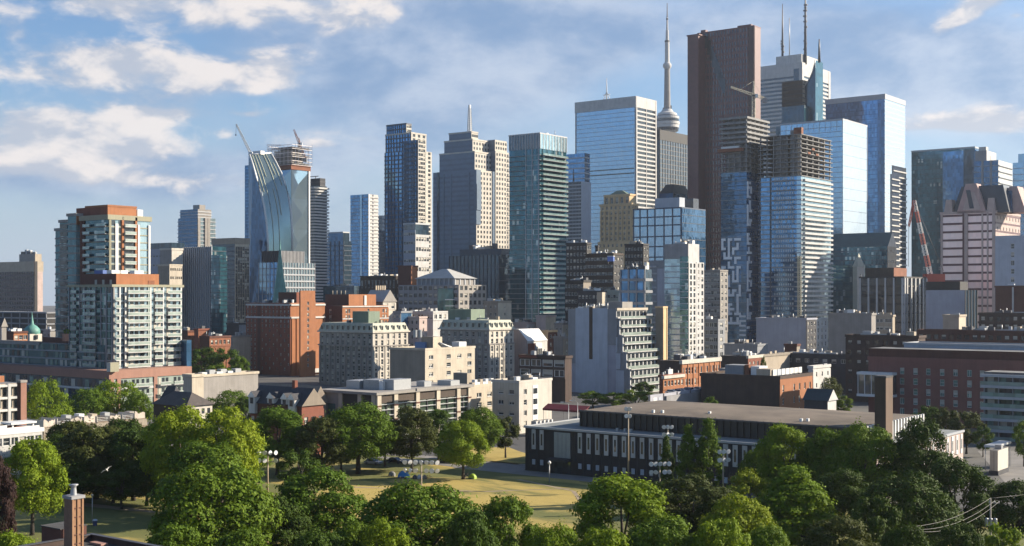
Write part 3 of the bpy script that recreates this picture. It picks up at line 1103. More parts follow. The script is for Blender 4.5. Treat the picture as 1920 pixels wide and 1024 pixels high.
zb = v.z1
z_ = lambda py: zat(py, 845)
trapezoid(v, 1781, 1890, 1800, 1878, zb, z_(350), 3, 22, M['navy_panel'], 'crown_roof')
trapezoid(v, 1794, 1850, 1811, 1831, zb, z_(346), -.6, 9, M['pink_stone'])
trapezoid(v, 1806, 1840, 1816, 1828, zb + 2, z_(362), -.9, -.5, M['pink_pale'])
trapezoid(v, 1819, 1827, 1812, 1820, zb + 3, z_(358), -1.1, -.85, M['navy_panel'], 'slanted_window')
trapezoid(v, 1770, 1786, 1774, 1784, zb, z_(374), -.3, 8, M['pink_pale'], 'turret')
trapezoid(v, 1850, 1866, 1853, 1863, zb, z_(374), -.3, 8, M['pink_pale'], 'turret')
trapezoid(v, 1872, 1914, 1882, 1897, zb, z_(352), 12, 26, M['pink_stone'])
trapezoid(v, 1878, 1890, 1880, 1888, zb, z_(360), 10, 12, M['gl_deep'], 'slanted_window')

# pale blue blank wall at the right edge
b = BD('office_block', 'pale blue blank walled block with one column of small windows at right edge', 'office', 1866, 1960, 1980, 720, 440)
v = b.v
v.body(M['pale_blue'])
v.punched('L', [v.s('L', 1899)], 9, 2.0, 3.0, M['pale_blue'], z0=v.z1 - 47, z1=v.z1 - 4)

# teal building with gable, obelisk tower
b = BD('office_building', 'dark teal office block with a cream gabled end and green roof', 'office', 1556, 1664, 1680, 960, 462)
v = b.v
v.body(M['gl_teal'], M['beige'], M['green_copper'])
v.bands(22, .8, .2, M['gl_dark'], faces='L')
v.punched('R', 4, 10, 2.0, 2.6, M['beige'], single=True)
gable(v, [wall('teal_roof', (.045, .12, .13), .2, .6, .2), M['cream_pale']], 11, 'u', .5)
b = BD('office_building', 'small green glass tower with a pale stone obelisk corner', 'office', 1558, 1604, 1622, 850, 497)
v = b.v
v.body(M['gl_green'], M['gl_green'])
v.bands(14, .9, .25, M['gl_teal'])
v2 = b.vol(1599, 1607, 1621, 846, 500)
v2.body(M['green_pale'], M['cream_pale'], name='corner_turret')
v2.panel('R', v2.b * .4, v2.b * .6, 6, v2.z1 - 5, .2, M['pane_dark'], 'slot_window')
pyramid(v2, M['green_pale'], 9, .03, .3, 'turret_roof')

# the unfinished twin tower with puzzle panels
b = BD('unfinished_tower', 'unfinished concrete tower with white puzzle shaped panels and bare upper floors', 'building site', 1424, 1502, 1558, 800, 330)
v = b.v
zc = v.z1
fh = 2.95
gb = M['gl_blue']
v.body(gb, M['gl_pale'], M['conc_raw'])
nfl = int(zc / fh)
fh = zc / nfl
for i in range(nfl):
    z = fh * i + .03
    lit = i > nfl * .5
    v.slab(z, z + .75, M['fin_pale'], .45, 'floor_slab')
    lo, hi = v.fb('R', 2.5, v.b - .2, z, z + 1.25, .3, 1.7)
    box('balcony', b.root, M['white_conc'] if i > 8 else M['rail_pale'], lo, hi)
    k0, k1 = v.s('L', 1449), v.s('L', 1490)
    lo, hi = v.fb('L', k0, k1, z, z + .95, .3, 1.5)
    box('balcony', b.root, M['stone_shade'] if i % 2 else M['gl_deep'], lo, hi)
win = []
rr = random.Random(5)
for i in range(nfl):
    for k in range(9):
        q = v.s('L', 1452 + k * 4.2)
        if rr.random() < .8:
            lo, hi = v.fb('L', q, q + .75, fh * i + 1.2, fh * i + 2.6, .05, .14)
            win.append((lo, hi))
boxes('curtain_panel', b.root, M['white_paint'], win, 'stuff')
v.fins('L', [.4, v.s('L', 1445)], .8, .5, M['navy_panel'])
v.fins('L', [v.a - 1.4], 2.6, .4, M['gl_sky'], z0=45)
top = zat(252, 800)                                        # bare floors above
nb = 9
fb_ = (top - zc) / nb
for i in range(nb + 1):
    z = zc + fb_ * i
    v.slab(z, z + .45, M['conc_raw'], .8 if i < nb else .3, 'floor_slab')
for i in range(nb):
    z = zc + fb_ * i + .45
    P = []
    for x in np.linspace(v.ox - v.a + .6, v.ox - .6, 7):
        for y in np.linspace(v.oy + .6, v.oy + v.b - .6, 6):
            P.append(((x - .35, y - .35, z), (x + .35, y + .35, z + fb_ - .45)))
    boxes('column_row', b.root, M['conc_raw'], P, 'stuff')
v.panel('L', v.a * .35, v.a * .6, zc, top, -2.0, M['conc_raw'], 'core_wall', -9)
v.panel('R', 1.5, 5, zc, top + 3, -3.0, M['conc_raw'], 'core_wall', -8)
v.panel('R', 0, 3, top + .4, top + 4.5, .2, M['rust'], 'formwork', -5)
for i in range(3):
    v.panel('R', 8 + i * 6, 12 + i * 6, zc + fb_ * (5 + i % 2), zc + fb_ * (5 + i % 2) + 1.3, 1.2, M['rust'], 'safety_board', .9)
cs = v.s('L', 1496)
lattice('hoist_mast', b.root, plain('hoist_yellow', (.55, .5, .35), .6), (v.ox - .2, v.oy - 2.0, 20), (v.ox - .2, v.oy - 2.0, zat(480, 800)), 1.9, 34, .14)
# second wing, to the left and behind
w2 = b.vol(1352, 1400, 1440, 815, 322)
w2.body(M['gl_deep'], M['gl_blue'], M['conc_raw'])
zc2 = w2.z1
nf2 = int(zc2 / 2.95)
f2 = zc2 / nf2
for i in range(nf2):
    w2.slab(f2 * i + .03, f2 * i + .4, M['navy_panel'] if i % 2 else M['stone_shade'], .2, 'floor_slab')
PZ = ["11.11.1111", "1..1...1.1", "11.1.111.1", ".1.1.1...1", ".1111.1111", "...1..1...", "11.111.111", "1....1.1.1", "11.1.1.1.1", ".1.1.111.1",
      ".111....11", "...1.11.1.", "11.111.111", "1......1.1", "11.11..1.1", "1..111.1.1", "11.11.1111", "1...1..1.1", "1111111111", "....1..1.1"]
cw_ = 1.55


def puzzle(face, s0, ncol, off, rows, zt):
    k = 0
    for i in range(rows):
        row = PZ[(i + off) % 20]
        z1_ = zt - i * f2
        j = 0
        while j < ncol:
            if row[(j + off) % 10] == '1':
                e = j
                while e + 1 < ncol and row[(e + 1 + off) % 10] == '1':
                    e += 1
                w2.panel(face, s0 + j * cw_, s0 + (e + 1) * cw_ - .05, z1_ - 1.65, z1_, .6, M['panel_white'], 'puzzle_panel')
                below = PZ[(i + 1 + off) % 20]
                if i + 1 < rows and below[(j + off) % 10] == '1':
                    w2.panel(face, s0 + j * cw_, s0 + (j + .95) * cw_, z1_ - f2 - .02, z1_ - 1.67, .6, M['panel_white'], 'puzzle_panel')
                j = e + 1
            else:
                j += 1


puzzle('L', .4, 9, 0, 19, zat(446, 815))
puzzle('R', .2, 4, 3, 32, zat(340, 815))
for i in range(16):
    if i % 2 == 0:
        w2.panel('L', .4, 2.2, zat(600, 815) - i * 1.45, zat(600, 815) - i * 1.45 + 1.2, .5, M['panel_white'], 'puzzle_panel')
        w2.panel('L', w2.a - 5, w2.a - .5, zat(595, 815) - i * 1.5, zat(595, 815) - i * 1.5 + 1.2, .5, M['panel_white'], 'puzzle_panel')
top2 = zat(222, 815)
nb2 = 11
fb2 = (top2 - zc2) / nb2
for i in range(nb2 + 1):
    z = zc2 + fb2 * i
    w2.slab(z, z + (.45 if i < 6 else 1.3), M['conc_raw'], .4 if i < 6 else .9, 'floor_slab')
    if i < nb2:
        P = [((x - .35, y - .35, z + .4), (x + .35, y + .35, z + fb2)) for x in np.linspace(w2.ox - w2.a + .6, w2.ox - .6, 5) for y in np.linspace(w2.oy + .6, w2.oy + w2.b - .6, 6)]
        boxes('column_row', b.root, M['conc_raw'], P, 'stuff')
w2.panel('L', w2.a * .25, w2.a * .75, zc2, top2, -2.0, M['conc_raw'], 'core_wall', -8)
w2.panel('R', 3, w2.b - 3, zc2, top2, -2.0, M['conc_raw'], 'core_wall', -7)
w2.panel('L', -1, w2.a * .9, zat(283, 815), zat(277, 815), 2.6, M['rust'], 'loading_deck', .5)
w2.panel('L', 1, w2.a * .75, zat(277, 815) + .1, zat(273, 815), 2.0, M['white_paint'], 'site_cabin', .8)

# the needle-thin things round the unfinished tower: its crane
def tower_crane(name, label, x, y, z0, zm, jib, cjib, ang, pitch, mat, head=6.0, w=1.8):
    r = empty(name, label, 'crane', (x, y, z0))
    lattice('mast', r, mat, (0, 0, 0), (0, 0, zm - z0), w, max(4, int((zm - z0) / 2.6)), .16)
    d = Vector((math.cos(ang), math.sin(ang), 0))
    top = Vector((0, 0, zm - z0))
    jt = top + d * jib + Vector((0, 0, jib * math.tan(pitch)))
    lattice('jib', r, mat, top, jt, 1.5, int(jib / 2.4), .14, .8)
    if cjib:
        ct = top - d * cjib - Vector((0, 0, cjib * math.tan(pitch)))
        lattice('counter_jib', r, mat, top, ct, 1.5, max(3, int(cjib / 2.4)), .14, 1.3)
        box('counterweight', r, M['grey_conc'], ct - Vector((1.4, 1.4, 2.6)), ct + Vector((1.4, 1.4, .4)))
    hd = top + Vector((0, 0, head))
    lattice('tower_head', r, mat, top, hd, 1.3, 4, .12, .3)
    tubes('tie_bar', r, mat, [([hd, top.lerp(jt, .62)], .1)] + ([([hd, top.lerp(ct, .8)], .1)] if cjib else []), 4)
    box('cab', r, M['white_paint'], top + Vector((.9, -1.2, -1.9)), top + Vector((2.6, .6, .5)))
    box('slewing_ring', r, M['metal_dark'], top + Vector((-1.1, -1.1, -.9)), top + Vector((1.1, 1.1, -.1)))
    return r


p = P3(1413, 222, 830)
tower_crane('tower_crane', 'pale tower crane on the unfinished tower in front of the red granite tower', p.x, p.y, top2 + .5, zat(178, 830), 16.5, 8, R(198), R(14.5), plain('crane_cream', (.66, .60, .46), .6), 9)
# ------------------------------------------------------------------ towers in the middle and at the left
b = BD('condo_tower', 'dark green glass condo tower lined with balconies, in the centre', 'condo tower', 955, 1012, 1062, 760, 250)
v = b.v
v.body(M['gl_teal'], M['gl_teal'], M['roof_grey'])
nf = 43
v.bands(nf, .3, .12, M['fin_pale'], z0=0, z1=v.z1 - 10)
fh = (v.z1 - 10) / nf
k1 = v.s('L', 985)
for i in range(1, nf):
    z = fh * i
    lo, hi = v.fb('R', 1.2, v.b - .6, z, z + .28, .2, 1.9)
    box('balcony_slab', b.root, M['stone_shade'], lo, hi)
    lo, hi = v.fb('R', 1.2, v.b - .6, z + .28, z + 1.25, 1.75, 1.85)
    box('balustrade', b.root, M['rail_glass'], lo, hi)
    lo, hi = v.fb('L', -1.4, k1, z, z + .28, .2, 1.3)
    box('balcony_slab', b.root, M['stone_shade'], lo, hi)
v.fins('L', [v.s('L', px) for px in (986, 998, 1010)], .5, .3, M['fin_pale'])
v.panel('R', 0, v.b, v.z1 - 9, v.z1 - .2, .25, M['gl_pale'], 'glazing')
v.panel('L', 0, v.a, v.z1 - 9, v.z1 - .2, .25, M['gl_smoke'], 'glazing')
v.fins('R', 10, .25, .5, M['frame_white'], z0=v.z1 - 9, z1=v.z1)
v.fins('L', 12, .25, .5, M['frame_white'], z0=v.z1 - 9, z1=v.z1 + .6)
v.cap(M['fin_pale'], .5, .4)
v.clutter(4, 1.5, 3)

# stepped bank tower, grey shade side and cream punched windows
b = BD('office_tower', 'stepped stone tower with cream punched windows and white lattice mast on top', 'skyscraper', 812, 893, 955, 1080, 318)
v = b.v
sg = wall('blue_stone', (.14, .205, .29), .1, .35, .2, False)  # blue-grey of the shaded front, shade put into the stone colour


def stepped(vv, z0, cols, single=False):
    vv.body(sg, M['cream_pale'], M['roof_grey'])
    vv.punched('R', cols, int((vv.z1 - z0) / 4.1), 2.0, 2.3, M['cream_pale'], single=single, z0=z0, z1=vv.z1 - 1)
    vv.bands(int((vv.z1 - z0) / 4.1), 1.9, .06, wall('blue_stone2', (.115, .17, .25), .1, .35, .2, False), z0=z0, z1=vv.z1 - 2, faces='L')


stepped(v, 30, 11)
v.fins('R', [v.s('R', 924)], 2.6, .9, sg)
for xl, xc, xr, Y, tp in ((824, 890, 921, 1086, 285), (833, 886, 918, 1092, 262), (842, 884, 896, 1098, 248)):
    q = b.vol(xl, xc, xr, Y, tp)
    stepped(q, v.z1 - 12, 6)
    q.cap(M['cream_pale'], 1.0, .35)
for xl, xc, xr, Y, tp in ((905, 928, 950, 1105, 262), (901, 929, 954, 1100, 283)):
    q = b.vol(xl, xc, xr, Y, tp)
    stepped(q, 30, 5)
v.fins('L', [v.s('L', 822)], 2.0, .7, M['gl_dark'])
for px in (832, 846, 880):
    v.fins('L', [v.s('L', px)], 1.4, .5, sg, z1=v.z1 - 2)
for k, py in ((893, 330), (893, 318), (880, 318)):
    pass
q = b.vol(826, 857, 870, 1096, 250)
lattice('antenna', b.root, M['white_paint'], (v.ox - v.a * .42, v.oy + 16, zat(250, 1096)), (v.ox - v.a * .42, v.oy + 16, zat(200, 1096)), 3.0, 12, .35, 1.6)
box('antenna_tip', b.root, M['white_paint'], (v.ox - v.a * .42 - .8, v.oy + 15.2, zat(200, 1096)), (v.ox - v.a * .42 + .8, v.oy + 16.8, zat(194, 1096)))
# chamfered lower notch blocks on the corner
for px, py, h in ((893, 420, 0),):
    pass
for py, d in ((318, 1.6), (345, 2.6), (372, 1.6)):
    v.panel('R', -1, 5, v.z1 - (py - 318) * .45 - 22, v.z1 - (py - 318) * .45, d * .6, sg, 'corner_block', -2)

# blue condo tower, stepped on the right
b = BD('condo_tower', 'blue glass condo tower stepping down on its cream right side, by the stepped stone tower', 'condo tower', 721, 781, 809, 1000, 282)
v = b.v
v.body(M['gl_blue'], M['cream_pale'], M['roof_grey'])


def condo(vv, z0, n):
    vv.bands(n, .95, .3, M['navy_panel'], z0=z0, faces='L')
    vv.punched('R', 3, n, 3.0, 2.2, M['cream_pale'], single=True, frame=M['frame_dark'], z0=z0 + 1)
    vv.fins('L', [vv.a * q for q in (.02, .12, .22, .32, .44, .56, .66, .76, .88, .98)], .5, .45, M['navy_panel'], z0=z0)


condo(v, 40, 34)
q = b.vol(723, 771, 799, 1006, 250)
q.z0 = v.z1 - 2
q.body(M['gl_blue'], M['cream_pale'])
condo(q, v.z1, 4)
q2 = b.vol(725, 762, 771, 1012, 233)
q2.z0 = q.z1 - 2
q2.body(M['gl_blue'], M['cream_pale'])
condo(q2, q.z1, 2)
q2.cap(M['navy_panel'], 1, .3)
q.cap(M['cream_pale'], 1, .3)
q3 = b.vol(757, 784, 797, 985, 262)
q3.z0 = 40
q3.body(M['gl_blue'], M['cream_pale'])
condo(q3, 44, 35)

b = BD('office_block', 'small white gridded block standing in front of the blue condo tower', 'office', 757, 779, 804, 860, 420)
v = b.v
v.body(M['gl_smoke'], M['gl_dark'], M['roof_grey'])
v.punched('L', 5, 14, 2.0, 2.2, wall('blue_grid', (.40, .44, .52), .08), single=True, z1=v.z1 - 4)
v.punched('R', 5, 12, 2.2, 2.6, M['white_conc'], single=True, frame=M['frame_dark'], z1=v.z1 - 7)
v.cap(M['fin_pale'], .8, .4)

b = BD('office_block', 'low dark blue glass block left of the green condo tower', 'office', 842, 936, 962, 800, 478)
v = b.v
v.body(M['gl_dark'], M['gl_dark'], M['roof_dark'])
v.bands(8, .6, .2, M['navy_panel'])
v.fins('L', 14, .5, .3, M['navy_panel'])
q = b.vol(862, 940, 955, 806, 466)
q.z0 = v.z1
q.body(M['navy_panel'], name='penthouse')
q.clutter(4, 2, 2)

# white tower, dark neighbours
b = BD('condo_tower', 'pale tower with bright white right edge, alone in the gap left of centre', 'condo tower', 657, 690, 709, 1240, 364)
v = b.v
v.body(M['gl_blue'], M['white_conc'], M['roof_grey'])
v.bands(40, .6, .25, M['fin_pale'], faces='L')
v.bands(40, 1.3, .7, M['white_conc'], faces='R', name='balcony')
v.fins('R', [.8], 1.6, .9, M['white_paint'])
v.fins('L', [v.a * .62], 2.5, .5, M['gl_sky'])
v.fins('R', [v.b * .5], 1.0, .5, M['grey_conc'])
b = BD('condo_tower', 'dark slab tower just left of the blue condo tower', 'condo tower', 690, 712, 722, 1300, 432)
v = b.v
v.body(M['gl_dark'], M['gl_smoke'])
v.bands(28, .8, .2, M['navy_panel'])
q = b.vol(704, 717, 724, 1306, 404)
q.body(M['gl_smoke'], M['fin_pale'])
q.bands(30, .8, .2, M['navy_panel'])
b = BD('office_block', 'dark blue glass slab between the striped round tower and the pale tower', 'office', 611, 645, 659, 1180, 452)
v = b.v
v.body(M['gl_deep'], M['gl_dark'], M['roof_dark'])
v.bands(20, .7, .2, M['navy_panel'])
v.fins('L', 5, 1.0, .3, M['navy_panel'])
q = b.vol(614, 643, 655, 1190, 436)
q.z0 = v.z1
q.body(M['gl_deep'], M['gl_dark'])
q.cap(M['metal_grey'], .8, .1)
b = BD('condo_tower', 'tower ringed by white balcony stripes with a dark cap, beside the curved tower', 'condo tower', 580, 590, 613, 1080, 348)
v = b.v
v.body(M['gl_dark'], M['gl_dark'], M['roof_dark'])
n = 52
fh = v.z1 / n
rr = random.Random(9)
for i in range(n):
    v.slab(fh * i + .02, fh * i + 1.45, M['white_conc'], 1.0 + .5 * (i % 2), 'balcony')
q = b.vol(582, 600, 610, 1086, 334)
q.z0 = v.z1
q.body(M['slate'], M['slate'], name='penthouse')
q.bands(2, .5, .3, M['metal_dark'])
box('roof_gantry', b.root, M['metal_dark'], (q.ox - q.a - 1, q.oy, q.z1 + 1.5), (q.ox - 2, q.oy + .6, q.z1 + 2.1))
box('gantry_post', b.root, M['metal_dark'], (q.ox - q.a * .5, q.oy, q.z1), (q.ox - q.a * .5 + .5, q.oy + .5, q.z1 + 1.5))

# the curved tower
b = BD('curved_tower', 'tower with a swooping curved glass front and bare scaffolded top', 'skyscraper', 459, 474, 580, 1010, 308)
v = b.v
Yc = 1010
P = lambda px, py, Y: Vector(((px - 960) / F * Y, Y, zat(py, Y)))
inv = b.root.rotation_euler
mrot = Matrix.Rotation(TH, 3, 'Z')


def loc(px, py, Y):
    q = P(px, py, Y)
    return mrot @ Vector((q.x - b.px, q.y - b.py, q.z))


# back slab
bs = b.vol(459, 486, 512, 1030, 308)
bs.body(M['gl_deep'], M['gl_deep'], M['roof_grey'])
bs.bands(52, .7, .2, M['gl_blue'], faces='L')
win = []
rr = random.Random(2)
for i in range(34):
    for k in range(6):
        if rr.random() < .85:
            lo, hi = bs.fb('L', bs.a * (.35 + k * .1), bs.a * (.35 + k * .1) + .9, 10 + i * 3.9, 11.9 + i * 3.9, .05, .12)
            win.append((lo, hi))
boxes('window_panes', b.root, M['pale_blue'], win, 'stuff')
# faceted glass wing
fw = b.vol(500, 546, 580, 1022, 318)
fw.body(M['gl_smoke'], M['gl_pale'], M['roof_grey'])
fac = []
Lw = fw.b
zs = [fw.z1, zat(372, 1022), zat(430, 1022), zat(480, 1022), zat(530, 1022)]
V, Fc, ii = [], [], []
for i in range(4):
    za, zb = zs[i], zs[i + 1]
    zm = (za + zb) / 2
    n = len(V)
    V += [(fw.ox + .1, fw.oy, za), (fw.ox + .1, fw.oy + Lw, za), (fw.ox + .1, fw.oy, zb), (fw.ox + .1, fw.oy + Lw, zb), (fw.ox + .6, fw.oy + Lw * (.35 + .25 * (i % 2)), zm)]
    Fc += [(n + 0, n + 4, n + 1), (n + 1, n + 4, n + 3), (n + 3, n + 4, n + 2), (n + 2, n + 4, n + 0)]
    ii += [0, 1, 0, 1]
poly('faceted_glass', b.root, [glass('gl_facet', (.34, .46, .54), .7, 40, 40, .12, .004), glass('gl_facet2', (.29, .40, .48), .7, 40, 40, .12, .004)], V, Fc, ii)
V, Fc, ii = [], [], []
for i in range(4):
    za, zb = zs[i], zs[i + 1]
    n = len(V)
    x0_, x1_ = fw.ox - fw.a, fw.ox
    V += [(x0_, fw.oy - .1, za), (x1_, fw.oy - .1, za), (x0_, fw.oy - .1, zb), (x1_, fw.oy - .1, zb), (x0_ + fw.a * (.4 + .3 * (i % 2)), fw.oy - 1.0, (za + zb) / 2)]
    Fc += [(n + 0, n + 4, n + 1), (n + 1, n + 4, n + 3), (n + 3, n + 4, n + 2), (n + 2, n + 4, n + 0)]
    ii += [0, 1, 0, 1]
poly('faceted_glass', b.root, [MATS['gl_facet2'], MATS['gl_facet']], V, Fc, ii)
fw.fins('R', [Lw - .8], 1.4, 1.0, M['white_paint'])
# curved front: swept by picture-measured edges, two curves in depth
EL = [(468, 290), (474, 308), (482, 335), (490, 362), (496, 390), (500, 418), (502, 446), (502.5, 472)]
ER = [(508, 287), (518, 305), (528, 325), (535, 345), (541, 368), (545, 395), (547, 425), (548, 472)]
V, Fc = [], []
NB = 8
for (xa, ya), (xb, yb) in zip(EL, ER):
    for k in range(NB + 1):
        t = k / NB
        Yk = 985 + 12 * t + 10 * (1 - (ya - 290) / 182) ** 2
        V.append(loc(xa + (xb - xa) * t, ya + (yb - ya) * t, Yk))
for i in range(len(EL) - 1):
    for k in range(NB):
        n = i * (NB + 1) + k
        Fc.append((n, n + NB + 1, n + NB + 2, n + 1))
gcurve = glass('gl_curve', (.30, .40, .39), .72, 50, 50, .15, .01, .1)
poly('curved_glass', b.root, gcurve, V, Fc, None, True)
# flank under the curve
V2 = [V[i * (NB + 1)] for i in range(len(EL))]
yb_ = 1035
side = V2 + [loc(502.5, 600, 985)] + [loc(466, 600, 1000), loc(466, 292, 1000)]
poly('flank', b.root, M['gl_deep'], side, [tuple(range(len(side)))])
loops = [V2, [V[i * (NB + 1) + NB] for i in range(len(EL))]]
tubes('edge_trim', b.root, M['white_paint'], [(L_, .75) for L_ in loops] + [([V[0].lerp(V[NB], t) for t in (0, .5, 1)], .75)], 5)
strip = []
for k, i0, i1 in ((1, 0, 3), (2, 0, 4), (3, 0, 2), (5, 0, 5), (6, 0, 2), (4, 3, 5), (2, 4, 7), (7, 1, 3), (4, 5, 7)):
    strip.append(([V[i * (NB + 1) + k] + Vector((.2, -.35, .1)) for i in range(i0, i1 + 1)], .24))
tubes('light_strip', b.root, plain('strip_cream', (.62, .64, .48), .5), strip, 4)
q = b.vol(482, 503, 548, 992, 470)
q.body(M['gl_deep'], M['gl_dark'])
q.fins('R', 8, .6, .4, M['fin_pale'])
q.fins('L', 5, .6, .4, M['fin_pale'])
# scaffolded crown
sc = []
sx0, sx1, sy0, sy1 = fw.ox - fw.a * .9, fw.ox + 2, fw.oy - 1, fw.oy + Lw + 1
sz0, sz1 = fw.z1 + 4, zat(273, 1022)
for z in np.arange(sz0, sz1 + 1, 3.2):
    for y in (sy0, sy1):
        sc.append(([(sx0, y, z), (sx1, y, z)], .22))
    for x in (sx0, sx1):
        sc.append(([(x, sy0, z), (x, sy1, z)], .22))
for x in np.linspace(sx0, sx1, 7):
    for y in (sy0, sy1):
        sc.append(([(x, y, sz0), (x, y, sz1 + random.uniform(0, 3))], .22))
for y in np.linspace(sy0, sy1, 7):
    for x in (sx0, sx1):
        sc.append(([(x, y, sz0), (x, y, sz1 + random.uniform(0, 3))], .22))
scm = plain('scaffold', (.85, .78, .76), .6)
tubes('scaffold', b.root, scm, sc, 4, False)
fw.slab(fw.z1 + .1, fw.z1 + 3.9, M['rust'], .8, 'deck')
box('core_wall', b.root, M['stone_grey'], (sx0 + 3, sy0 + 4, fw.z1 + 3.9), (sx1 - 5, sy1 - 5, sz1 - 3))
for i in range(3):
    z = fw.z1 + 5 + i * 6.4
    box('floor_slab', b.root, M['conc_raw'], (sx0 + .4, sy0 + .4, z), (sx1 - .4, sy1 - .4, z + .5))
a0 = loc(500, 272, 1018)
sc = []
for i in range(7):
    for j in range(3):
        p_ = loc(501 + i * 4, 288 - j * 8, 1016)
        sc.append(([p_, loc(501 + i * 4 + 4, 288 - j * 8, 1016)], .22))
    sc.append(([loc(501 + i * 4, 296, 1016), loc(501 + i * 4, 270, 1016)], .22))
tubes('scaffold', b.root, scm, sc, 4, False)
box('roof_unit', b.root, M['white_paint'], loc(474, 291, 1005), loc(474, 291, 1005) + Vector((9, 4, 3)))

p = P3(561, 270, 1032)
tower_crane('luffing_crane', 'small rust coloured luffing crane on the scaffolded crown of the curved tower', p.x, p.y, sz1, sz1 + 3, 4.5, 5, R(170), R(68), plain('crane_rust', (.30, .13, .08), .6), 4, 1.8)
p = P3(470, 290, 1008)
r = empty('luffing_crane', 'long white crane boom slanting up from the left corner of the curved tower', 'crane', p)
e = P3(443, 233, 1004) - p
lattice('jib', r, M['white_paint'], (0, 0, 1), e, 1.6, 16, .2, .8)
box('cab', r, M['white_paint'], (-1.5, -1.5, -.6), (1.5, 1.5, 2))
tubes('hook_line', r, M['metal_dark'], [([e, e + Vector((-.3, 0, -8))], .12)], 4)
box('hook_block', r, M['metal_dark'], e + Vector((-.7, -.4, -9)), e + Vector((.1, .4, -8)))

# low glass block and the green spire before the curved tower
b = BD('office_block', 'mid rise glass block with stacked terraces below the curved tower', 'office', 485, 521, 590, 900, 492)
v = b.v
v.body(M['gl_blue'], M['gl_pale'], M['roof_grey'])
v.bands(14, 1.0, .6, M['fin_pale'], z0=0, faces='R', name='balcony')
v.bands(14, .6, .25, M['navy_panel'], z0=0, faces='L')
v.fins('R', 14, .35, .45, M['fin_pale'])
v.fins('L', 6, .4, .3, M['fin_pale'])
q = b.vol(491, 524, 570, 906, 470)
q.z0 = v.z1
q.body(M['slate'], M['stone_grey'], name='penthouse')
q.fins('R', 18, .8, .4, M['grey_conc'])
q.fins('L', 10, .8, .4, M['slate'])
p = P3(525, 555, 760)
r = empty('church_spire', 'slender green copper church spire before the terraced glass block', 'church', (p.x, p.y, 0))
lathe('spire', r, M['teal_copper'], [(4.2, zat(575, 760)), (4.0, zat(552, 760)), (2.4, zat(520, 760)), (.9, zat(480, 760)), (.15, zat(452, 760))], 8)
box('tower', r, M['stone_grey'], (-4, -4, 0), (4, 4, zat(570, 760)))
lathe('pinnacle', r, M['teal_copper'], [(1.2, zat(575, 760)), (1.0, zat(560, 760)), (.1, zat(540, 760))], 6, loc=(5, -2, 0))

# left group behind the balcony condo
b = BD('office_building', 'tan office slab with dark window bands at the far left', 'office', -40, 64, 80, 1250, 490)
v = b.v
v.body(M['gl_black'], M['pink_pale'], M['roof_grey'])
v.bands(15, 1.7, .4, wall('tan_band', (.24, .20, .19), .12), z0=0, z1=v.z1 - 10, faces='L')
v.fins('L', 24, .7, .5, wall('tan_band', (.24, .20, .19), .12), z1=v.z1 - 10)
v.slab(v.z1 - 10, v.z1, M['beige'], .5, 'parapet')
v.fins('R', [1.5], 3.2, .9, M['black_wall'])
v.panel('R', 0, v.b, 0, v.z1 - 10, .4, M['pink_pale'], 'side_wall')
q = b.vol(36, 66, 78, 1262, 476)
q.z0 = v.z1
q.body(M['stone_grey'], M['beige'], name='penthouse')
q.clutter(3, 3, 5)

b = BD('office_block', 'pale grey office slab peeking out right of the balcony condo', 'office', 280, 322, 345, 900, 455)
v = b.v
v.body(M['pale_blue'], M['white_conc'], M['roof_grey'])
v.punched('L', 7, 12, 2.2, 1.5, M['lilac'], single=True)
v.slab(v.z1 - 4, v.z1, M['gl_dark'], .35, 'louvre_band')
b2 = BD('office_block', 'small cream office cube in front of the pale grey slab', 'office', 300, 322, 343, 860, 468)
b2.v.body(M['stone_grey'], M['cream_pale'])
b2.v.cap(M['cream_pale'], 1, .3)
b = BD('apartment_building', 'small old cream building with punched windows and a roof garden', 'apartments', 296, 318, 341, 720, 498)
v = b.v
v.body(M['beige_dark'], M['cream'])
v.punched('R', 6, 12, 1.0, 1.5, M['cream'], single=True, frame=M['beige_dark'], pane=M['pane_dark'])
v.cap(M['cream'], .8, .3)

b = BD('condo_tower', 'blue grey condo tower with pale fins and stepped top, left of the curved tower', 'condo tower', 334, 370, 404, 1080, 408)
v = b.v
v.body(M['gl_deep'], M['gl_pale'], M['roof_grey'])
v.bands(32, .6, .5, M['fin_pale'])
v.fins('R', [1.2, v.b * .45, v.b * .6], 2.6, 1.0, M['stone_grey'])
q = b.vol(338, 371, 396, 1086, 392)
q.z0 = v.z1
q.body(M['gl_deep'], M['stone_grey'])
q.bands(3, .8, .4, M['fin_pale'])
q = b.vol(362, 374, 385, 1090, 384)
q.z0 = v.z1
q.body(M['gl_smoke'], M['stone_grey'])
b = BD('office_tower', 'dark slab with thin white vertical stripes beside a teal glass wing', 'office', 343, 398, 424, 860, 462)
v = b.v
v.body(M['gl_dark'], M['gl_teal'], M['roof_dark'])
v.fins('L', 15, .9, .6, M['fin_pale'])
v.bands(22, .5, .2, M['navy_panel'])
q = b.vol(396, 412, 426, 850, 478)
q.body(M['gl_teal'], M['gl_teal'])
q.bands(24, .6, .2, M['gl_dark'])
b = BD('condo_tower', 'dark rounded tower with lit stone grid on its right side', 'condo tower', 398, 441, 467, 960, 446)
v = b.v
v.body(M['gl_dark'], M['gl_smoke'], M['roof_grey'])
v.bands(24, .8, .3, M['navy_panel'], faces='L')
v.punched('R', 6, 22, 2.0, 2.8, M['cream'], single=True, frame=M['frame_dark'], z0=20, z1=v.z1 - 4)
v.slab(v.z1 - 4.5, v.z1, M['beige_dark'], .5, 'parapet')

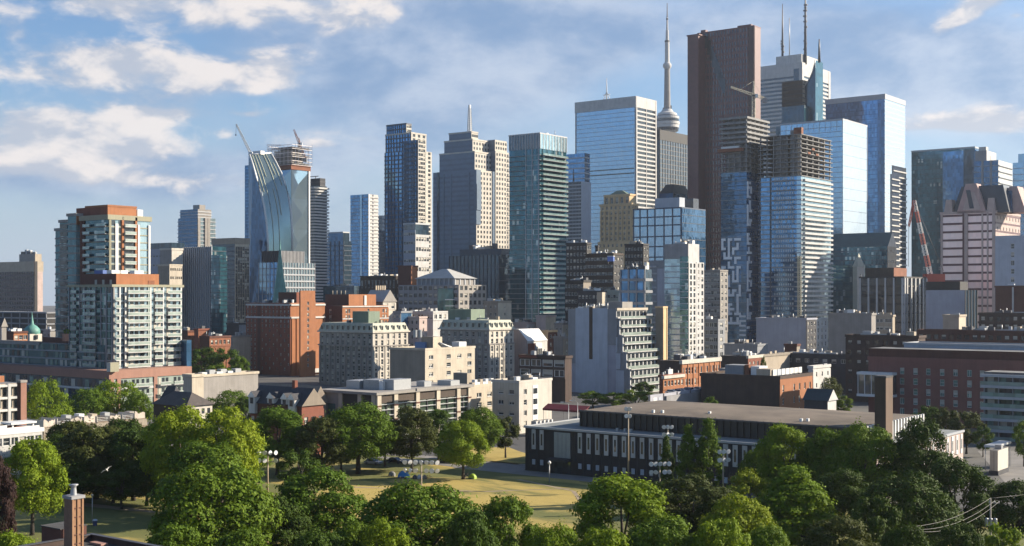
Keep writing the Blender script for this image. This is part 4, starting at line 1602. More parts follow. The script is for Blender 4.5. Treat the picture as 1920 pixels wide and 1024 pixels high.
# ------------------------------------------------------------------ dark low blocks between the towers
def low(name, label, xl, xc, xr, Y, top, mL, mR=None, cols=(8, 5), rows=4, ww=1.6, wh=1.8, single=True, clut=4, mT='roof_grey', pane='pane_dark', frame='frame_white', cat='office', cap=True, T=.3, z0=None, tall=None):
    b = BD(name, label, cat, xl, xc, xr, Y, top)
    v = b.v
    v.body(M[mL], M[mR or mL], M[mT])
    if rows:
        zb = v.z1 - rows * 3.7 - .6 if z0 is None else z0
        zb = max(zb, 0)
        if cols[0]:
            v.punched('L', cols[0], rows, ww, wh, M[mL], M[frame], M[pane], single, z0=zb, z1=v.z1 - .6, T=T)
        if cols[1]:
            v.punched('R', cols[1], rows, ww, wh, M[mR or mL], M[frame], M[pane], single, z0=zb, z1=v.z1 - .6, T=T)
    if cap:
        v.cap(M[mL], .7, .32)
    if clut:
        v.clutter(clut, 1.3, len(label))
    return b


low('office_building', 'dark brown stone block with a row of pale tall windows, left of the skylight building', 676, 742, 766, 800, 519, 'brown_dark', None, (10, 3), 2, 1.6, 5.0, z0=50 - 18 + 2, frame='stone_grey')
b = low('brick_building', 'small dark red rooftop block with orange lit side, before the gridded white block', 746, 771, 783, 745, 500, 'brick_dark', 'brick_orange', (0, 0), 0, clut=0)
b = low('market_hall', 'pale low hall with a shallow vaulted roof and roof fins', 684, 718, 742, 690, 566, 'stone_grey', 'cream_pale', (3, 2), 1, 2.5, 3.0, clut=0, cap=False)
v = b.v
gable(v, [wall('roof_pale', (.50, .50, .49), .1), M['stone_grey']], 6.5, 'u', .6)
for i in range(5):
    v.panel('L', v.a * (.25 + .12 * i), v.a * (.25 + .12 * i) + .5, v.z1 + 5.6, v.z1 + 8.8, -v.b * .45, M['beige'], 'roof_fin', -v.b * .55)
low('office_building', 'dark teal low glass block behind the orange brick pair', 606, 664, 684, 850, 538, 'gl_dark', None, (0, 0), 0, clut=4, mT='roof_dark')
low('office_building', 'grey blue block with small blue panes right of the vaulted hall', 738, 752, 772, 640, 586, 'stone_shade', 'gl_blue', (3, 0), 5, 1.4, 2.0, clut=2, pane='gl_blue')

b = BD('office_building', 'grey stone office with a glass pyramid skylight on its roof', 'office', 748, 860, 911, 700, 534)
v = b.v
v.body(M['stone_shade'], M['stone_grey'], M['roof_grey'])
v.punched('L', 12, 6, 2.6, 2.2, M['stone_shade'], M['frame_dark'], M['pane_dark'], True, z0=v.z1 - 24)
v.punched('R', 6, 6, 2.4, 2.3, M['stone_grey'], M['frame_dark'], M['pane_dark'], True, z0=v.z1 - 24)
q = b.vol(782, 852, 890, 712, 522)
q.z0 = v.z1
q.body(M['stone_shade'], M['stone_grey'], name='upper_storey')
q.fins('L', 9, .8, .4, M['fin_pale'])
q.fins('R', 5, .8, .4, M['fin_pale'])
pyramid(q, wall('roof_pale', (.50, .50, .49), .1), 5.5, .12, 1.2, 'skylight_roof')
k0, k1 = v.s('L', 838), v.s('L', 852)
v.panel('L', k0 - 6, k1, v.z1 - 25, v.z1 - 2, .8, M['gl_teal'], 'glass_bay')
v.panel('L', k1 - 5, k1 + .4, v.z1 - 22, v.z1 - 8, 1.6, M['gl_green'], 'glass_bay')
for i in range(5):
    v.panel('L', k1 - 5.2, k1 + .6, v.z1 - 22 + i * 3.4, v.z1 - 21.5 + i * 3.4, 1.9, M['white_paint'], 'sunshade')
v.panel('R', v.b * .92, v.b + 4, v.z1 - 22, v.z1 - 9, 1.2, M['gl_teal'], 'glass_bay')

low('office_building', 'black block beside the dark green condo tower', 1062, 1100, 1108, 720, 457, 'black_wall', None, (6, 2), 5, 1.5, 1.8)
low('office_building', 'dark brown block with a tall flue, below the yellow stone tower', 1098, 1150, 1168, 640, 477, 'brown_dark', 'black_wall', (10, 3), 5, 1.6, 1.5)
b = low('brick_building', 'black brick cube with a few lit windows, right of the yellow stone tower', 1172, 1206, 1216, 690, 459, 'black_wall', None, (6, 2), 5, 1.3, 1.6)
b = BD('flue', 'slim black flue standing before the yellow stone tower', 'chimney', 1116, 1121, 1123, 655, 460)
b.v.body(M['black_wall'])
b.v.slab(b.v.z1 - .8, b.v.z1, M['slate'], .2, 'cap')
b = BD('billboard', 'blue sign panel on a rooftop below the yellow stone tower', 'sign', 1139, 1150, 1152, 630, 480, 490)
b.v.body(plain('sign_blue', (.12, .22, .62), .4), name='sign_panel')
b.v.fins('L', 2, .25, -.3, M['metal_dark'], z0=zat(494, 630), z1=b.v.z0 + .1, name='post', d0=-.7)
b.v.cap(M['white_paint'], .1, .15, 'frame', .2)
b = BD('office_block', 'blue glass office with grey frames between the dark blocks and the pale condo', 'office', 1163, 1210, 1222, 560, 505)
v = b.v
v.body(M['gl_blue'], M['gl_dark'], M['roof_grey'])
v.bands(10, 1.2, .3, M['stone_shade'])
v.fins('L', 4, .6, .4, M['stone_shade'])
v.clutter(6, 1.2, 9)
b = BD('water_tank', 'small white tank box on a roof edge, catching the sun', 'rooftop tank', 1208, 1213, 1217, 566, 492, 506)
b.v.body(M['white_paint'], M['cream_pale'])
low('brick_building', 'black warehouse with cream parapet left of the terraced white block', 1060, 1094, 1108, 620, 528, 'black_wall', 'beige_dark', (6, 0), 4, 1.4, 1.7)
b = low('office_building', 'beige rooftop block above the terraced white block', 1084, 1124, 1136, 600, 548, 'slate', 'beige', (6, 0), 3, 1.3, 1.6)
q = b.vol(1119, 1129, 1137, 590, 548)
q.body(M['beige'], M['cream'])
low('office_building', 'pale teal low block with white rooftop boxes left of the blue glass office', 1134, 1160, 1166, 610, 547, 'green_pale', 'white_conc', (5, 0), 3, 1.4, 1.5)

# pale condo with stepped right side
b = BD('condo_tower', 'pale grey condo with white gridded right side behind the tan chimney', 'condo tower', 1246, 1291, 1311, 600, 457)
v = b.v
v.body(M['gl_pale'], M['white_conc'], M['roof_grey'])
v.bands(21, .5, .3, M['fin_pale'], z1=v.z1 - 8, faces='L')
k = v.s('L', 1276)
v.panel('L', k, v.a, 0, v.z1 - 6, .6, M['gl_green'], 'glass_bay')
v.bands(21, .4, .8, M['white_conc'], z1=v.z1 - 6, faces='L', s0=k, name='balcony')
v.panel('L', 0, v.a, v.z1 - 7, v.z1, .4, M['grey_conc'], 'upper_wall')
v.punched('R', 3, 20, 1.9, 2.0, M['white_conc'], M['frame_dark'], M['pane_dark'], True, z1=v.z1 - 9)
q = b.vol(1290, 1306, 1319, 606, 492)
q.body(M['white_conc'], M['white_conc'])
q.punched('R', 2, 17, 1.9, 2.0, M['white_conc'], M['frame_dark'], M['pane_dark'], True)
q.punched('L', 2, 17, 1.9, 2.0, M['white_conc'], M['frame_dark'], M['pane_dark'], True)
q = b.vol(1216, 1250, 1262, 612, 488)
q.body(M['stone_shade'], M['grey_conc'])
q.bands(17, .8, .3, M['fin_pale'], faces='L', s1=q.a * .45)
q.bands(17, .6, .9, M['white_conc'], faces='L', s0=0, s1=q.a * .2, name='balcony')
q.panel('L', q.a * .5, q.a, 0, q.z1 - 4, .3, M['lilac'], 'blank_wall')
v.clutter(4, 1.2, 4)

b = BD('chimney', 'tall tan square chimney with sunlit side, behind the red brick row', 'chimney', 1229, 1243, 1251, 535, 575)
v = b.v
v.body(M['beige_dark'], M['yellow_stone'])  # dull left wall and yellow right wall carry shade and sun as colour
v.slab(v.z1 - .6, v.z1 + .1, M['yellow_stone'], .2, 'cap')
v.fins('R', 2, .5, .2, M['yellow_stone'])
# ------------------------------------------------------------------ balcony condo complex at the left
def balcony(root, v, face, s0, s1, z, depth, slab, rail, lo_d=.3):
    lo, hi = v.fb(face, s0, s1, z, z + .28, lo_d, depth)
    bal = box('balcony', root, slab, lo, hi)
    lo, hi = v.fb(face, s0 + .05, s1 - .05, z + .28, z + 1.2, depth - .1, depth - .03)
    br = box('balustrade', root, rail, lo, hi)
    lo, hi = v.fb(face, s0, s1, z + 1.2, z + 1.3, depth - .12, depth)
    under(bal, br, box('handrail', root, M['white_paint'], lo, hi))


b = BD('condo_tower', 'tall brick and green glass condo with orange lit brick penthouse', 'condo tower', 152, 203, 281, 520, 405)
v = b.v
v.body(M['gl_teal'], M['gl_pale'], M['roof_grey'])
n = 24
fh = 3.05
ztop = v.z1 - 1.2
for i in range(n):
    z = ztop - fh * (i + 1)
    v.slab(z - .25, z + .2, wall('slab_olive', (.40, .38, .27), .1), .25)
    s0, s1 = v.s('R', 231), v.s('R', 252)
    lo, hi = v.fb('R', s0, s1, z + .2, z + fh - .25, .02, .08)
    box('balcony_door', b.root, M['pane_dark'], lo, hi)
    balcony(b.root, v, 'R', s0, s1, z - .02, 1.5, M['white_conc'], M['rail_pale'])
    lo, hi = v.fb('R', v.s('R', 208), v.s('R', 216), z + .5, z + fh - .4, .02, .1)
    box('window', b.root, M['pane_dark'], lo, hi)
    lo, hi = v.fb('R', v.s('R', 222), v.s('R', 226), z + .5, z + fh - .4, .02, .1)
    box('window', b.root, M['pane_dark'], lo, hi)
    balcony(b.root, v, 'L', v.a - 6.5, v.a - .3, z - .02, 1.4, M['stone_shade'], M['rail_glass'])
    balcony(b.root, v, 'L', v.s('L', 159), v.s('L', 172), z - .02, 1.2, M['stone_shade'], M['rail_glass'])
v.fins('R', [.5, v.s('R', 206)], .7, .5, MATS['slab_olive'])
v.fins('R', [v.s('R', 218)], 1.4, .5, M['white_paint'], z1=v.z1 - 3)
v.fins('R', [v.s('R', 229), v.s('R', 254)], 1.0, .6, M['brick_orange'])
v.fins('R', [v.s('R', 259), v.b - .6], .9, .6, M['white_paint'], z1=v.z1 - 3)
v.fins('L', [.9, v.s('L', 157)], 1.8, .5, M['brick_dark'])
v.slab(v.z1 - 1.4, v.z1 + .6, MATS['slab_olive'], .6, 'cornice')
q = b.vol(160, 202, 256, 528, 386)
q.z0 = v.z1
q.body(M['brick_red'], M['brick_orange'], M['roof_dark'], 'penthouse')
q.cap(M['brick_orange'], .5, .15)
q2 = b.vol(143, 170, 200, 535, 389)
q2.z0 = v.z1 - 3
q2.body(M['brick_red'], M['brick_orange'], M['roof_dark'], 'penthouse')
box('roof_unit', b.root, M['metal_dark'], (q.ox - 9, q.oy + 4, q.z1), (q.ox - 4, q.oy + 7, q.z1 + .9))
q3 = b.vol(252, 258, 268, 545, 393)
q3.z0 = v.z1
q3.body(M['white_paint'], name='stair_head')
for xl, xc, xr, Y, tp, k in ((127, 143, 153, 532, 401, 0), (112, 128, 136, 541, 413, 1), (104, 114, 121, 549, 429, 2)):
    q = b.vol(xl, xc, xr, Y, tp)
    q.body(M['gl_teal'], M['gl_pale'], M['roof_grey'])
    for i in range(24 - 2 * k):
        z = q.z1 - 1 - fh * (i + 1)
        q.slab(z - .4, z + .2, M['stone_grey'], .2)
        if k == 1:
            lo, hi = q.fb('L', .4, q.a - .6, z + .5, z + 2.4, .02, .25)
            box('window', b.root, M['pane_dark'], lo, hi)
    q.slab(q.z1 - .9, q.z1 + .3, M['stone_grey'], .45, 'cornice')
    q.panel('R', 0, q.b, q.z1 - 4.5, q.z1 - .95, .3, M['brick_orange'], 'brick_panel')

b = BD('condo_building', 'green glass balcony condo block with wide terracotta penthouse, nearer and lower of the pair', 'condo block', 130, 211, 340, 450, 537)
v = b.v
v.body(M['gl_green'], M['gl_pale'], M['roof_grey'])
fh = (v.z1 - 14.5) / 11
S2 = lambda px: v.s('R', px)
for i in range(11):
    z = 14.5 + fh * i
    v.slab(z - .12, z + .12, M['fin_pale'], .12)
    for x0_, x1_, d in ((213.5, 221.5, 1.4), (235, 277, 1.7), (287, 302, 1.2), (310, 336, 1.6)):
        if i < 10 or x0_ > 230:
            balcony(b.root, v, 'R', S2(x0_), S2(x1_), z, d, M['white_conc'], M['rail_pale'])
    rr = random.Random(i)
    for x0_, x1_ in ((236, 241), (244, 250), (253, 259), (263, 270), (288, 293), (296, 301), (312, 319), (324, 330)):
        lo, hi = v.fb('R', S2(x0_), S2(x1_), z + .35, z + 2.5, .02, .1)
        box('patio_door', b.root, M['pane_dark'] if rr.random() < .65 else M['blind'], lo, hi)
    lo, hi = v.fb('R', S2(225), S2(233), z + .3, z + fh - .15, .02, .08)
    box('window', b.root, M['gl_dark'], lo, hi)
    for x0_, x1_ in ((137, 148), (160, 184)):
        balcony(b.root, v, 'L', v.s('L', x0_), v.s('L', x1_), z, 1.2, M['stone_shade'], M['rail_glass'])
    for x0_ in (150, 156, 188, 195, 203):
        if rr.random() < .8:
            lo, hi = v.fb('L', v.s('L', x0_), v.s('L', x0_ + 4), z + .3, z + 2.6, .02, .1)
            box('window', b.root, rr.choice((M['pane_teal'], M['pane_dark'], M['blind'])), lo, hi)
for px in (223.5, 234, 281, 305, 338):
    v.fins('R', [min(S2(px), v.b - .3)], .55, .55, M['frame_white'], z0=15)
v.fins('R', [S2(279)], 1.2, .4, M['rail_pale'], z0=15)
v.slab(v.z1 - .2, v.z1 + .7, MATS['slab_olive'], .7, 'cornice')
v.fins('L', 9, .4, .3, M['stone_shade'], z0=15)
q = b.vol(150, 218, 298, 460, 513)
q.z0 = v.z1 + .1
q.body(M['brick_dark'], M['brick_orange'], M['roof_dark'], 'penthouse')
for i in range(3):
    lo, hi = q.fb('L', q.s('L', 178 + i * 14), q.s('L', 182 + i * 14), q.z0 + .4, q.z0 + 2.4, .02, .1)
    box('window', b.root, M['blind'], lo, hi)
q.panel('R', q.b * .74, q.b * .89, q.z0 + .3, q.z0 + 2.2, .12, M['rust'], 'louvre')
for px in (212, 232, 262):
    x = q.s('R', max(px, 219))
    lo, hi = q.fb('R', x, x + 4, q.z1 + .02, q.z1 + 1.3, -6, -3)
    box('roof_unit', b.root, M['white_paint'], lo, hi)
lo, hi = q.fb('L', q.s('L', 168), q.s('L', 184), q.z1, q.z1 + 1.4, -5, -2)
box('roof_tarp', b.root, plain('tarp_blue', (.06, .13, .4), .5), lo, hi)
v.fins('R', [.3], .5, .5, M['stone_grey'], z0=15)

b = BD('condo_building', 'low brick and glass terrace wing along the street at the foot of the balcony condo', 'condo block', -70, 205, 357, 440, 697)
v = b.v
v.body(M['gl_dark'], M['rail_pale'], M['roof_grey'])
v.slab(v.z1 - 2.6, v.z1 + .3, wall('brick_pink', (.42, .22, .16), .12), .35, 'brick_band')
v.slab(v.z1 - 6.6, v.z1 - 5.9, M['white_conc'], .2)
S2 = lambda px: v.s('R', px)
v.fins('R', [.9, S2(222), S2(291), S2(352)], 1.5, .36, MATS['brick_pink'])
for k, z in enumerate((v.z1 - 6.6, v.z1 - 10.2, v.z1 - 13.8)):
    for x0_, x1_ in ((246, 282), (296, 316), (322, 352)):
        balcony(b.root, v, 'R', S2(x0_), S2(x1_), z + .7, 1.6, M['white_conc'], M['rail_pale'])
    for x0_ in (210, 226, 233, 248, 256, 266, 275, 297, 304, 311, 326, 334, 343):
        lo, hi = v.fb('R', S2(x0_), S2(x0_ + 4.5), z + 1.1, z + 3.4, .02, .1)
        box('patio_door', b.root, M['pane_dark'] if x0_ % 3 else M['blind'], lo, hi)
for k, z in enumerate((v.z1 - 6.4, v.z1 - 10)):
    for px in range(4, 200, 13):
        lo, hi = v.fb('L', v.s('L', px), v.s('L', px + 7), z + .6, z + 3.2, .02, .1)
        box('window', b.root, (M['pane_teal'], M['pane_dark'], M['blind'], M['pane_dark'])[(px // 13 + k) % 4], lo, hi)
q = b.vol(-70, 196, 214, 452, 648)
q.z0 = v.z1
q.body(M['gl_teal'], M['gl_pale'], M['roof_grey'])
q.bands(3, .5, .25, M['stone_shade'])
rr = random.Random(4)
for k in range(3):
    for px in range(-4, 190, 9):
        if rr.random() < .75:
            z = q.z0 + (q.z1 - q.z0) / 3 * k
            lo, hi = q.fb('L', q.s('L', px), q.s('L', px + 3.5 + 2 * rr.random()), z + .6, z + 2.7, .02, .12)
            box('window', b.root, rr.choice((M['pane_teal'], M['pane_dark'], M['blind'], M['pane_teal'])), lo, hi)
q.panel('L', q.s('L', 0), q.s('L', 75), q.z1 - .8, q.z1 + .6, .5, M['stone_grey'], 'parapet', -1)
q2 = b.vol(80, 140, 150, 470, 634)
q2.z0 = q.z1
q2.body(M['brick_dark'], M['brick_red'], name='roof_block')
q2 = b.vol(200, 207, 223, 438, 680)
q2.z0 = v.z1
q2.body(M['cream_pale'], MATS['slab_olive'], name='corner_turret')
b = BD('planter_box', 'terracotta roof planter with a clipped green shrub on the terrace wing', 'planter', 117, 122, 129, 448, 626, 640)
b.v.body(MATS['brick_pink'])
PLANTER = b

# ------------------------------------------------------------------ far left low roofs
b = BD('parking_garage', 'dark open parking deck with pale floor edges behind the green dome', 'parking deck', -40, 88, 125, 820, 588)
v = b.v
v.body(M['black_wall'], M['black_wall'], M['roof_dark'])
v.bands(5, .9, .5, M['stone_shade'], z0=v.z1 - 18, top=True)
v.fins('L', 9, .8, .5, M['grey_conc'])
p = P3(60, 640, 640)
r = empty('domed_church', 'small church tower with a green copper onion dome and needle finial', 'church', (p.x, p.y, 0), -TH)
box('tower', r, M['cream_pale'], (-3.4, -3.4, 0), (3.4, 3.4, zat(626, 640)))
lathe('dome', r, M['teal_copper'], [(3.5, zat(627, 640)), (4.0, zat(623, 640)), (3.7, zat(617, 640)), (2.5, zat(612, 640)), (.9, zat(608, 640)), (.6, zat(600, 640)), (.2, zat(590, 640)), (.1, zat(585, 640))], 12, True)
for i in range(4):
    w_ = i * math.pi / 2
    box('arch_window', r, M['pane_dark'], (-.7 + 3.45 * math.cos(w_), -.7 + 3.45 * math.sin(w_), zat(636, 640)), (.7 + 3.45 * math.cos(w_), .7 + 3.45 * math.sin(w_), zat(628, 640)))
b = low('brick_building', 'small orange brick block left of the green dome', 0, 26, 51, 600, 624, 'brick_dark', 'brick_orange', (0, 3), 1, 2, 2, clut=2)
b = low('house', 'grey gabled house at the left edge above the glass terrace wing', -20, 3, 12, 560, 613, 'pink_pale', 'stone_grey', (0, 0), 0, clut=0, cap=False)
gable(b.v, [M['slate'], M['stone_grey']], 4, 'u', .5)
low('office_building', 'small grey round tank house on the low roofs right of the green dome', 82, 95, 104, 610, 620, 'grey_conc', 'stone_grey', (2, 0), 1, 1.2, 1.4, clut=1)

# low red and grey things between condo and orange brick tower
low('brick_building', 'red brick low block with a flat roof, first behind the balcony condo', 364, 372, 392, 640, 619, 'brick_red', 'rust', (0, 0), 0, clut=1)
low('brick_building', 'dark low block left of the red roofs', 340, 352, 366, 660, 622, 'brick_dark', 'rust', (0, 0), 0, clut=2)
low('brick_building', 'pink and terracotta brick row with shadow across its face', 375, 393, 432, 600, 633, 'brick_dark', 'rust', (0, 5), 1, 1.4, 2.0, clut=2, frame='cream')
low('office_building', 'beige blank low block right of the terracotta row', 428, 436, 470, 640, 632, 'stone_grey', 'beige', (0, 0), 0, clut=2)
low('office_building', 'long grey low block with roof plant at the foot of the slim dark towers', 425, 448, 475, 740, 608, 'slate', 'stone_shade', (0, 0), 0, clut=3)
low('condo_building', 'narrow blue glass wing between balcony condo and the trees', 338, 350, 359, 470, 638, 'gl_deep', 'gl_blue', (0, 0), 0, clut=0, cap=False)
b = low('warehouse', 'long low beige warehouse with rooftop units below the distant trees', 358, 379, 484, 470, 706, 'cream', 'stone_grey', (0, 0), 0, clut=0)
for i in range(6):
    b.v.unitbox(.3 + .1 * (i % 3), .15 + .11 * i, 2.4, 2.8, 1.2 + .8 * (i % 2), M['metal_grey'] if i % 2 else M['white_paint'])
low('warehouse', 'tan blank cube just right of the brick terrace wing', 344, 360, 382, 420, 706, 'cream', 'cream', (0, 0), 0, clut=0)

# ------------------------------------------------------------------ orange brick tower and its neighbours
b = BD('apartment_building', 'tall orange brick slab with white string courses and a windowed stair tower', 'apartments', 462, 545, 609, 640, 568)
v = b.v
v.body(M['brick_red'], M['brick_orange'], M['roof_dark'])  # same brick, darker on the left wall: its shade put into the colour
v.punched('L', 12, 14, 1.0, 1.4, M['brick_red'], M['frame_white'], M['pane_dark'], True, skip=lambda i, j: (i + j) % 2 == 1 and i > 3 and j < 9, z0=2, z1=v.z1 - 1, T=.3)
for f, s0, s1 in (('L', 0, None), ('R', 0, v.s('R', 561)), ('R', v.s('R', 590), None)):
    for py in (570, 594):
        z = zat(py, 640)
        v.panel(f, s0, s1 if s1 else v.len(f), z - .9, z, .55, M['white_conc'], 'string_course')
q = b.vol(561, 563.5, 591, 632, 545)
q.body(M['brick_orange'], M['brick_orange'], M['roof_dark'], 'stair_tower')
q.punched('R', [q.s('R', 577)], 12, 1.3, 1.6, M['brick_orange'], M['frame_white'], M['pane_dark'], True, z0=4, z1=q.z1 - 5)
v.fins('R', [v.s('R', 548), v.s('R', 557)], 1.2, .4, M['brick_orange'], z1=v.z1 - 8)
v.fins('L', [v.a * .30], 2.2, .35, M['brick_dark'])
v.fins('L', [v.a * .74], 1.2, .5, M['brick_red'])
q = b.vol(522, 556, 566, 650, 548)
q.z0 = v.z1
q.body(M['brick_dark'], M['brick_red'], name='penthouse')
v.clutter(9, 1.2, 7)
v.panel('R', v.s('R', 563), v.b, 1, 3, 1.4, M['white_conc'], 'entrance_canopy')
b = BD('apartment_building', 'second orange brick block with a set back top storey, right of the tall slab', 'apartments', 606, 642, 728, 660, 573)
v = b.v
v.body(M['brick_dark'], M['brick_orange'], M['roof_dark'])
v.punched('R', [v.s('R', px) for px in (649, 654, 690, 718, 723)], 4, 1.4, 2.1, M['brick_orange'], M['frame_white'], M['pane_dark'], True, z0=v.z1 - 14, z1=v.z1 - 1.5)
v.punched('L', [v.s('L', 620)], 4, 1.8, 2.1, M['brick_dark'], M['frame_white'], M['pane_dark'], True, z0=v.z1 - 14, z1=v.z1 - 1.5)
for py in (574, 597):
    v.panel('R', -.3, v.b, zat(py, 660) - .6, zat(py, 660), .5, M['white_conc'], 'string_course')
q = b.vol(610, 654, 705, 668, 552)
q.z0 = v.z1
q.body(M['brick_dark'], M['brick_orange'], name='upper_storey')
for i in range(4):
    x = q.ox - q.a + q.a * (.2 + .18 * i)
    tubes('vent_pipe', b.root, M['beige'], [([(x, q.oy + 2, q.z1), (x, q.oy + 2, q.z1 + 2)], .25)])
q.panel('R', q.b * .55, q.b * .62, q.z0, q.z1 - .6, .5, M['white_paint'], 'flue')

# the twin mansard hotel
def mansard(label, xl, xc, xr, Y, roof_py, ml, pl, nL, nR, ph):
    b = BD('hotel', label, 'hotel', xl, xc, xr, Y, roof_py)
    v = b.v
    v.body(M['stone_grey'], M['cream_pale'], M['roof_grey'])
    st = M['stone_grey']
    v.punched('L', nL, 8, 1.5, 2.3, st, M['frame_white'], M['pane_dark'], True, z0=1, z1=v.z1 - 1, T=.35)
    v.punched('R', nR, 8, 1.5, 2.3, M['cream_pale'], M['frame_white'], M['pane_dark'], True, z0=1, z1=v.z1 - 1, T=.35)
    v.fins('L', nL + 1, .55, .65, st, z1=v.z1 - 6, d0=.36)
    v.fins('R', nR + 1, .55, .65, M['cream_pale'], z1=v.z1 - 6, d0=.36)
    v.slab(v.z1 - 6.6, v.z1 - 6.1, M['stone_grey'], .75, 'cornice')
    v.slab(v.z1 - .6, v.z1 + .05, M['cream_pale'], .9, 'cornice')
    x0, x1, y0, y1 = v.ox - v.a - .5, v.ox + .5, v.oy - .5, v.oy + v.b + .5
    hm = 3.6
    i_ = 1.3
    z0 = v.z1 + .06
    V = [(x0, y0, z0), (x1, y0, z0), (x1, y1, z0), (x0, y1, z0), (x0 + i_, y0 + i_, z0 + hm), (x1 - i_, y0 + i_, z0 + hm), (x1 - i_, y1 - i_, z0 + hm), (x0 + i_, y1 - i_, z0 + hm)]
    poly('mansard_roof', b.root, M['green_pale'], V, [(0, 1, 5, 4), (1, 2, 6, 5), (2, 3, 7, 6), (3, 0, 4, 7), (4, 5, 6, 7)])
    for f, n in (('L', nL), ('R', nR)):
        L = v.len(f)
        for k in range(n):
            q = L * (k + .5) / n
            lo, hi = v.fb(f, q - .75, q + .75, z0 + .4, z0 + 2.6, -1.3, .35)
            dm = box('dormer', b.root, M['green_pale'], lo, hi)
            lo, hi = v.fb(f, q - .5, q + .5, z0 + .6, z0 + 2.3, .36, .42)
            under(dm, box('dormer_window', b.root, M['pane_dark'], lo, hi))
    v.z1 = z0 + hm
    xa, xb_, xd, yy, tp = ph
    q = b.vol(xa, xb_, xd, yy, tp)
    q.z0 = v.z1
    q.body(M['green_copper'], M['green_copper'], M['green_copper'], 'penthouse')
    v.clutter(5, 1, int(xl))
    return b


mansard('mansard roofed hotel with green copper penthouse, further left of the twin pair', 600, 699, 764, 560, 622, 0, 0, 10, 6, (661, 691, 712, 568, 584))
mansard('mansard roofed hotel with green copper penthouse, right of the twin pair behind the beige block', 826, 917, 962, 540, 617, 0, 0, 8, 5, (840, 883, 909, 552, 580))
b = low('apartment_building', 'pink plastered block with small paired windows between the mansard hotels', 737, 786, 800, 640, 596, 'pink_pale', None, (6, 1), 4, 1.1, 1.6, clut=2, frame='frame_dark')
b = low('office_building', 'white flat roofed block with glazed top storey behind the right mansard hotel', 760, 812, 846, 680, 586, 'white_conc', None, (9, 4), 1, 2.2, 2.4, clut=5)
low('apartment_building', 'beige tower block with balcony slots, behind the right mansard hotel', 907, 934, 958, 640, 567, 'beige_dark', 'cream', (3, 1), 5, 1.2, 1.5, clut=3)

# beige block with rooftop plant
b = BD('office_building', 'beige blank walled block with rooftop penthouse, before the two mansard hotels', 'office', 731, 797, 889, 425, 656)
v = b.v
v.body(M['beige_dark'], M['cream'], M['roof_dark'])
S2 = lambda px: v.s('R', px)
v.punched('R', [S2(807), S2(840), S2(860), S2(879)], [v.z1 - 2.6, v.z1 - 5.4, v.z1 - 8.2, v.z1 - 11], 2.2, 1.3, M['cream'], M['frame_white'], M['pane_dark'], True, skip=lambda i, j: (i == 2 and j == 1), sill=M['white_conc'])
v.cap(M['cream'], .5, .36)
q = b.vol(790, 812, 829, 432, 632)
q.z0 = v.z1
q.body(M['beige_dark'], M['cream'], M['roof_dark'], 'penthouse')
lo = (v.ox - v.a * .62, v.oy + 6, v.z1)
box('water_tank', b.root, plain('tank_blue', (.10, .22, .45), .5), lo, (lo[0] + 4.5, lo[1] + 5, lo[2] + 2.2))
box('air_unit', b.root, M['white_paint'], (v.ox - 5, v.oy + 7, v.z1), (v.ox - 2.5, v.oy + 10, v.z1 + 2.3))
box('air_unit', b.root, M['white_paint'], (v.ox - 5, v.oy + 20, v.z1), (v.ox - 1.8, v.oy + 24, v.z1 + 2.0))
box('air_unit', b.root, M['metal_grey'], (v.ox - 9, v.oy + 14, v.z1), (v.ox - 7, v.oy + 17, v.z1 + 1.4))
tubes('duct', b.root, M['white_paint'], [([(v.ox - 2.2, v.oy + 10, v.z1 + 2), (v.ox - 1.2, v.oy + 15, v.z1 + .3)], .3), ([(v.ox - 2.8, v.oy + 10, v.z1 + 2), (v.ox - 2, v.oy + 16, v.z1 + .3)], .3)])
for x, y in ((-7, 3), (-6.2, 4.5)):
    lathe('roof_stack', b.root, M['metal_grey'], [(.7, q.z1 - .1), (.7, q.z1 + 2.4)], 10, loc=(v.ox + x, v.oy + y, 0))

# cream clinic with green glazing
b = BD('office_building', 'cream clinic with green louvred glass bays and flat overhanging roof', 'office', 604, 706, 880, 340, 741)
v = b.v
v.body(M['black_wall'], M['gl_bottle'], M['roof_grey'])
v.slab(v.z1, v.z1 + .7, M['stone_grey'], 1.0, 'roof')
S2 = lambda px: v.s('R', px)
for px in (708, 739.5, 780.5, 819, 857, 877):
    v.fins('R', [S2(px)], 1.5 if px < 870 else 1.0, .7, M['cream'])
    for dz in (3.2, 7.0):
        v.panel('R', S2(px) - .8, S2(px) + .8, v.z1 - dz, v.z1 - dz + .4, .78, M['brick_dark'], 'brick_course')
for x0_, x1_ in ((712, 736), (743, 777), (785, 815), (823, 853), (860, 874)):
    for k in range(8):
        z = 2.2 + k * 1.45
        if z < v.z1 - 2.2:
            v.panel('R', S2(x0_), S2(x1_), z, z + .18, .55, M['metal_grey'], 'louvre')
    v.panel('R', S2(x0_), S2(x1_), v.z1 - 2.3, v.z1 - .1, .3, M['brown_dark'], 'fascia')
    lo, hi = v.fb('R', (S2(x0_) + S2(x1_)) / 2 - .1, (S2(x0_) + S2(x1_)) / 2 + .1, 1, v.z1 - 2.4, .02, .3)
    box('mullion', b.root, M['frame_dark'], lo, hi)
q = b.vol(779, 782, 822, 344, 726)
q.z0 = v.z1 + .7
q.z1 = v.z1 + 1.5
q.body(M['stone_grey'], name='tower_roof')
for px in (608, 640, 676, 702):
    v.fins('L', [v.s('L', px)], 1.3, .5, M['cream'])
v.panel('L', v.s('L', 612), v.s('L', 636), 0, v.z1 - .1, .25, M['stone_grey'], 'side_wall')
v.panel('L', v.s('L', 617), v.s('L', 630), 2, v.z1 - 3, .35, M['pane_teal'], 'window')
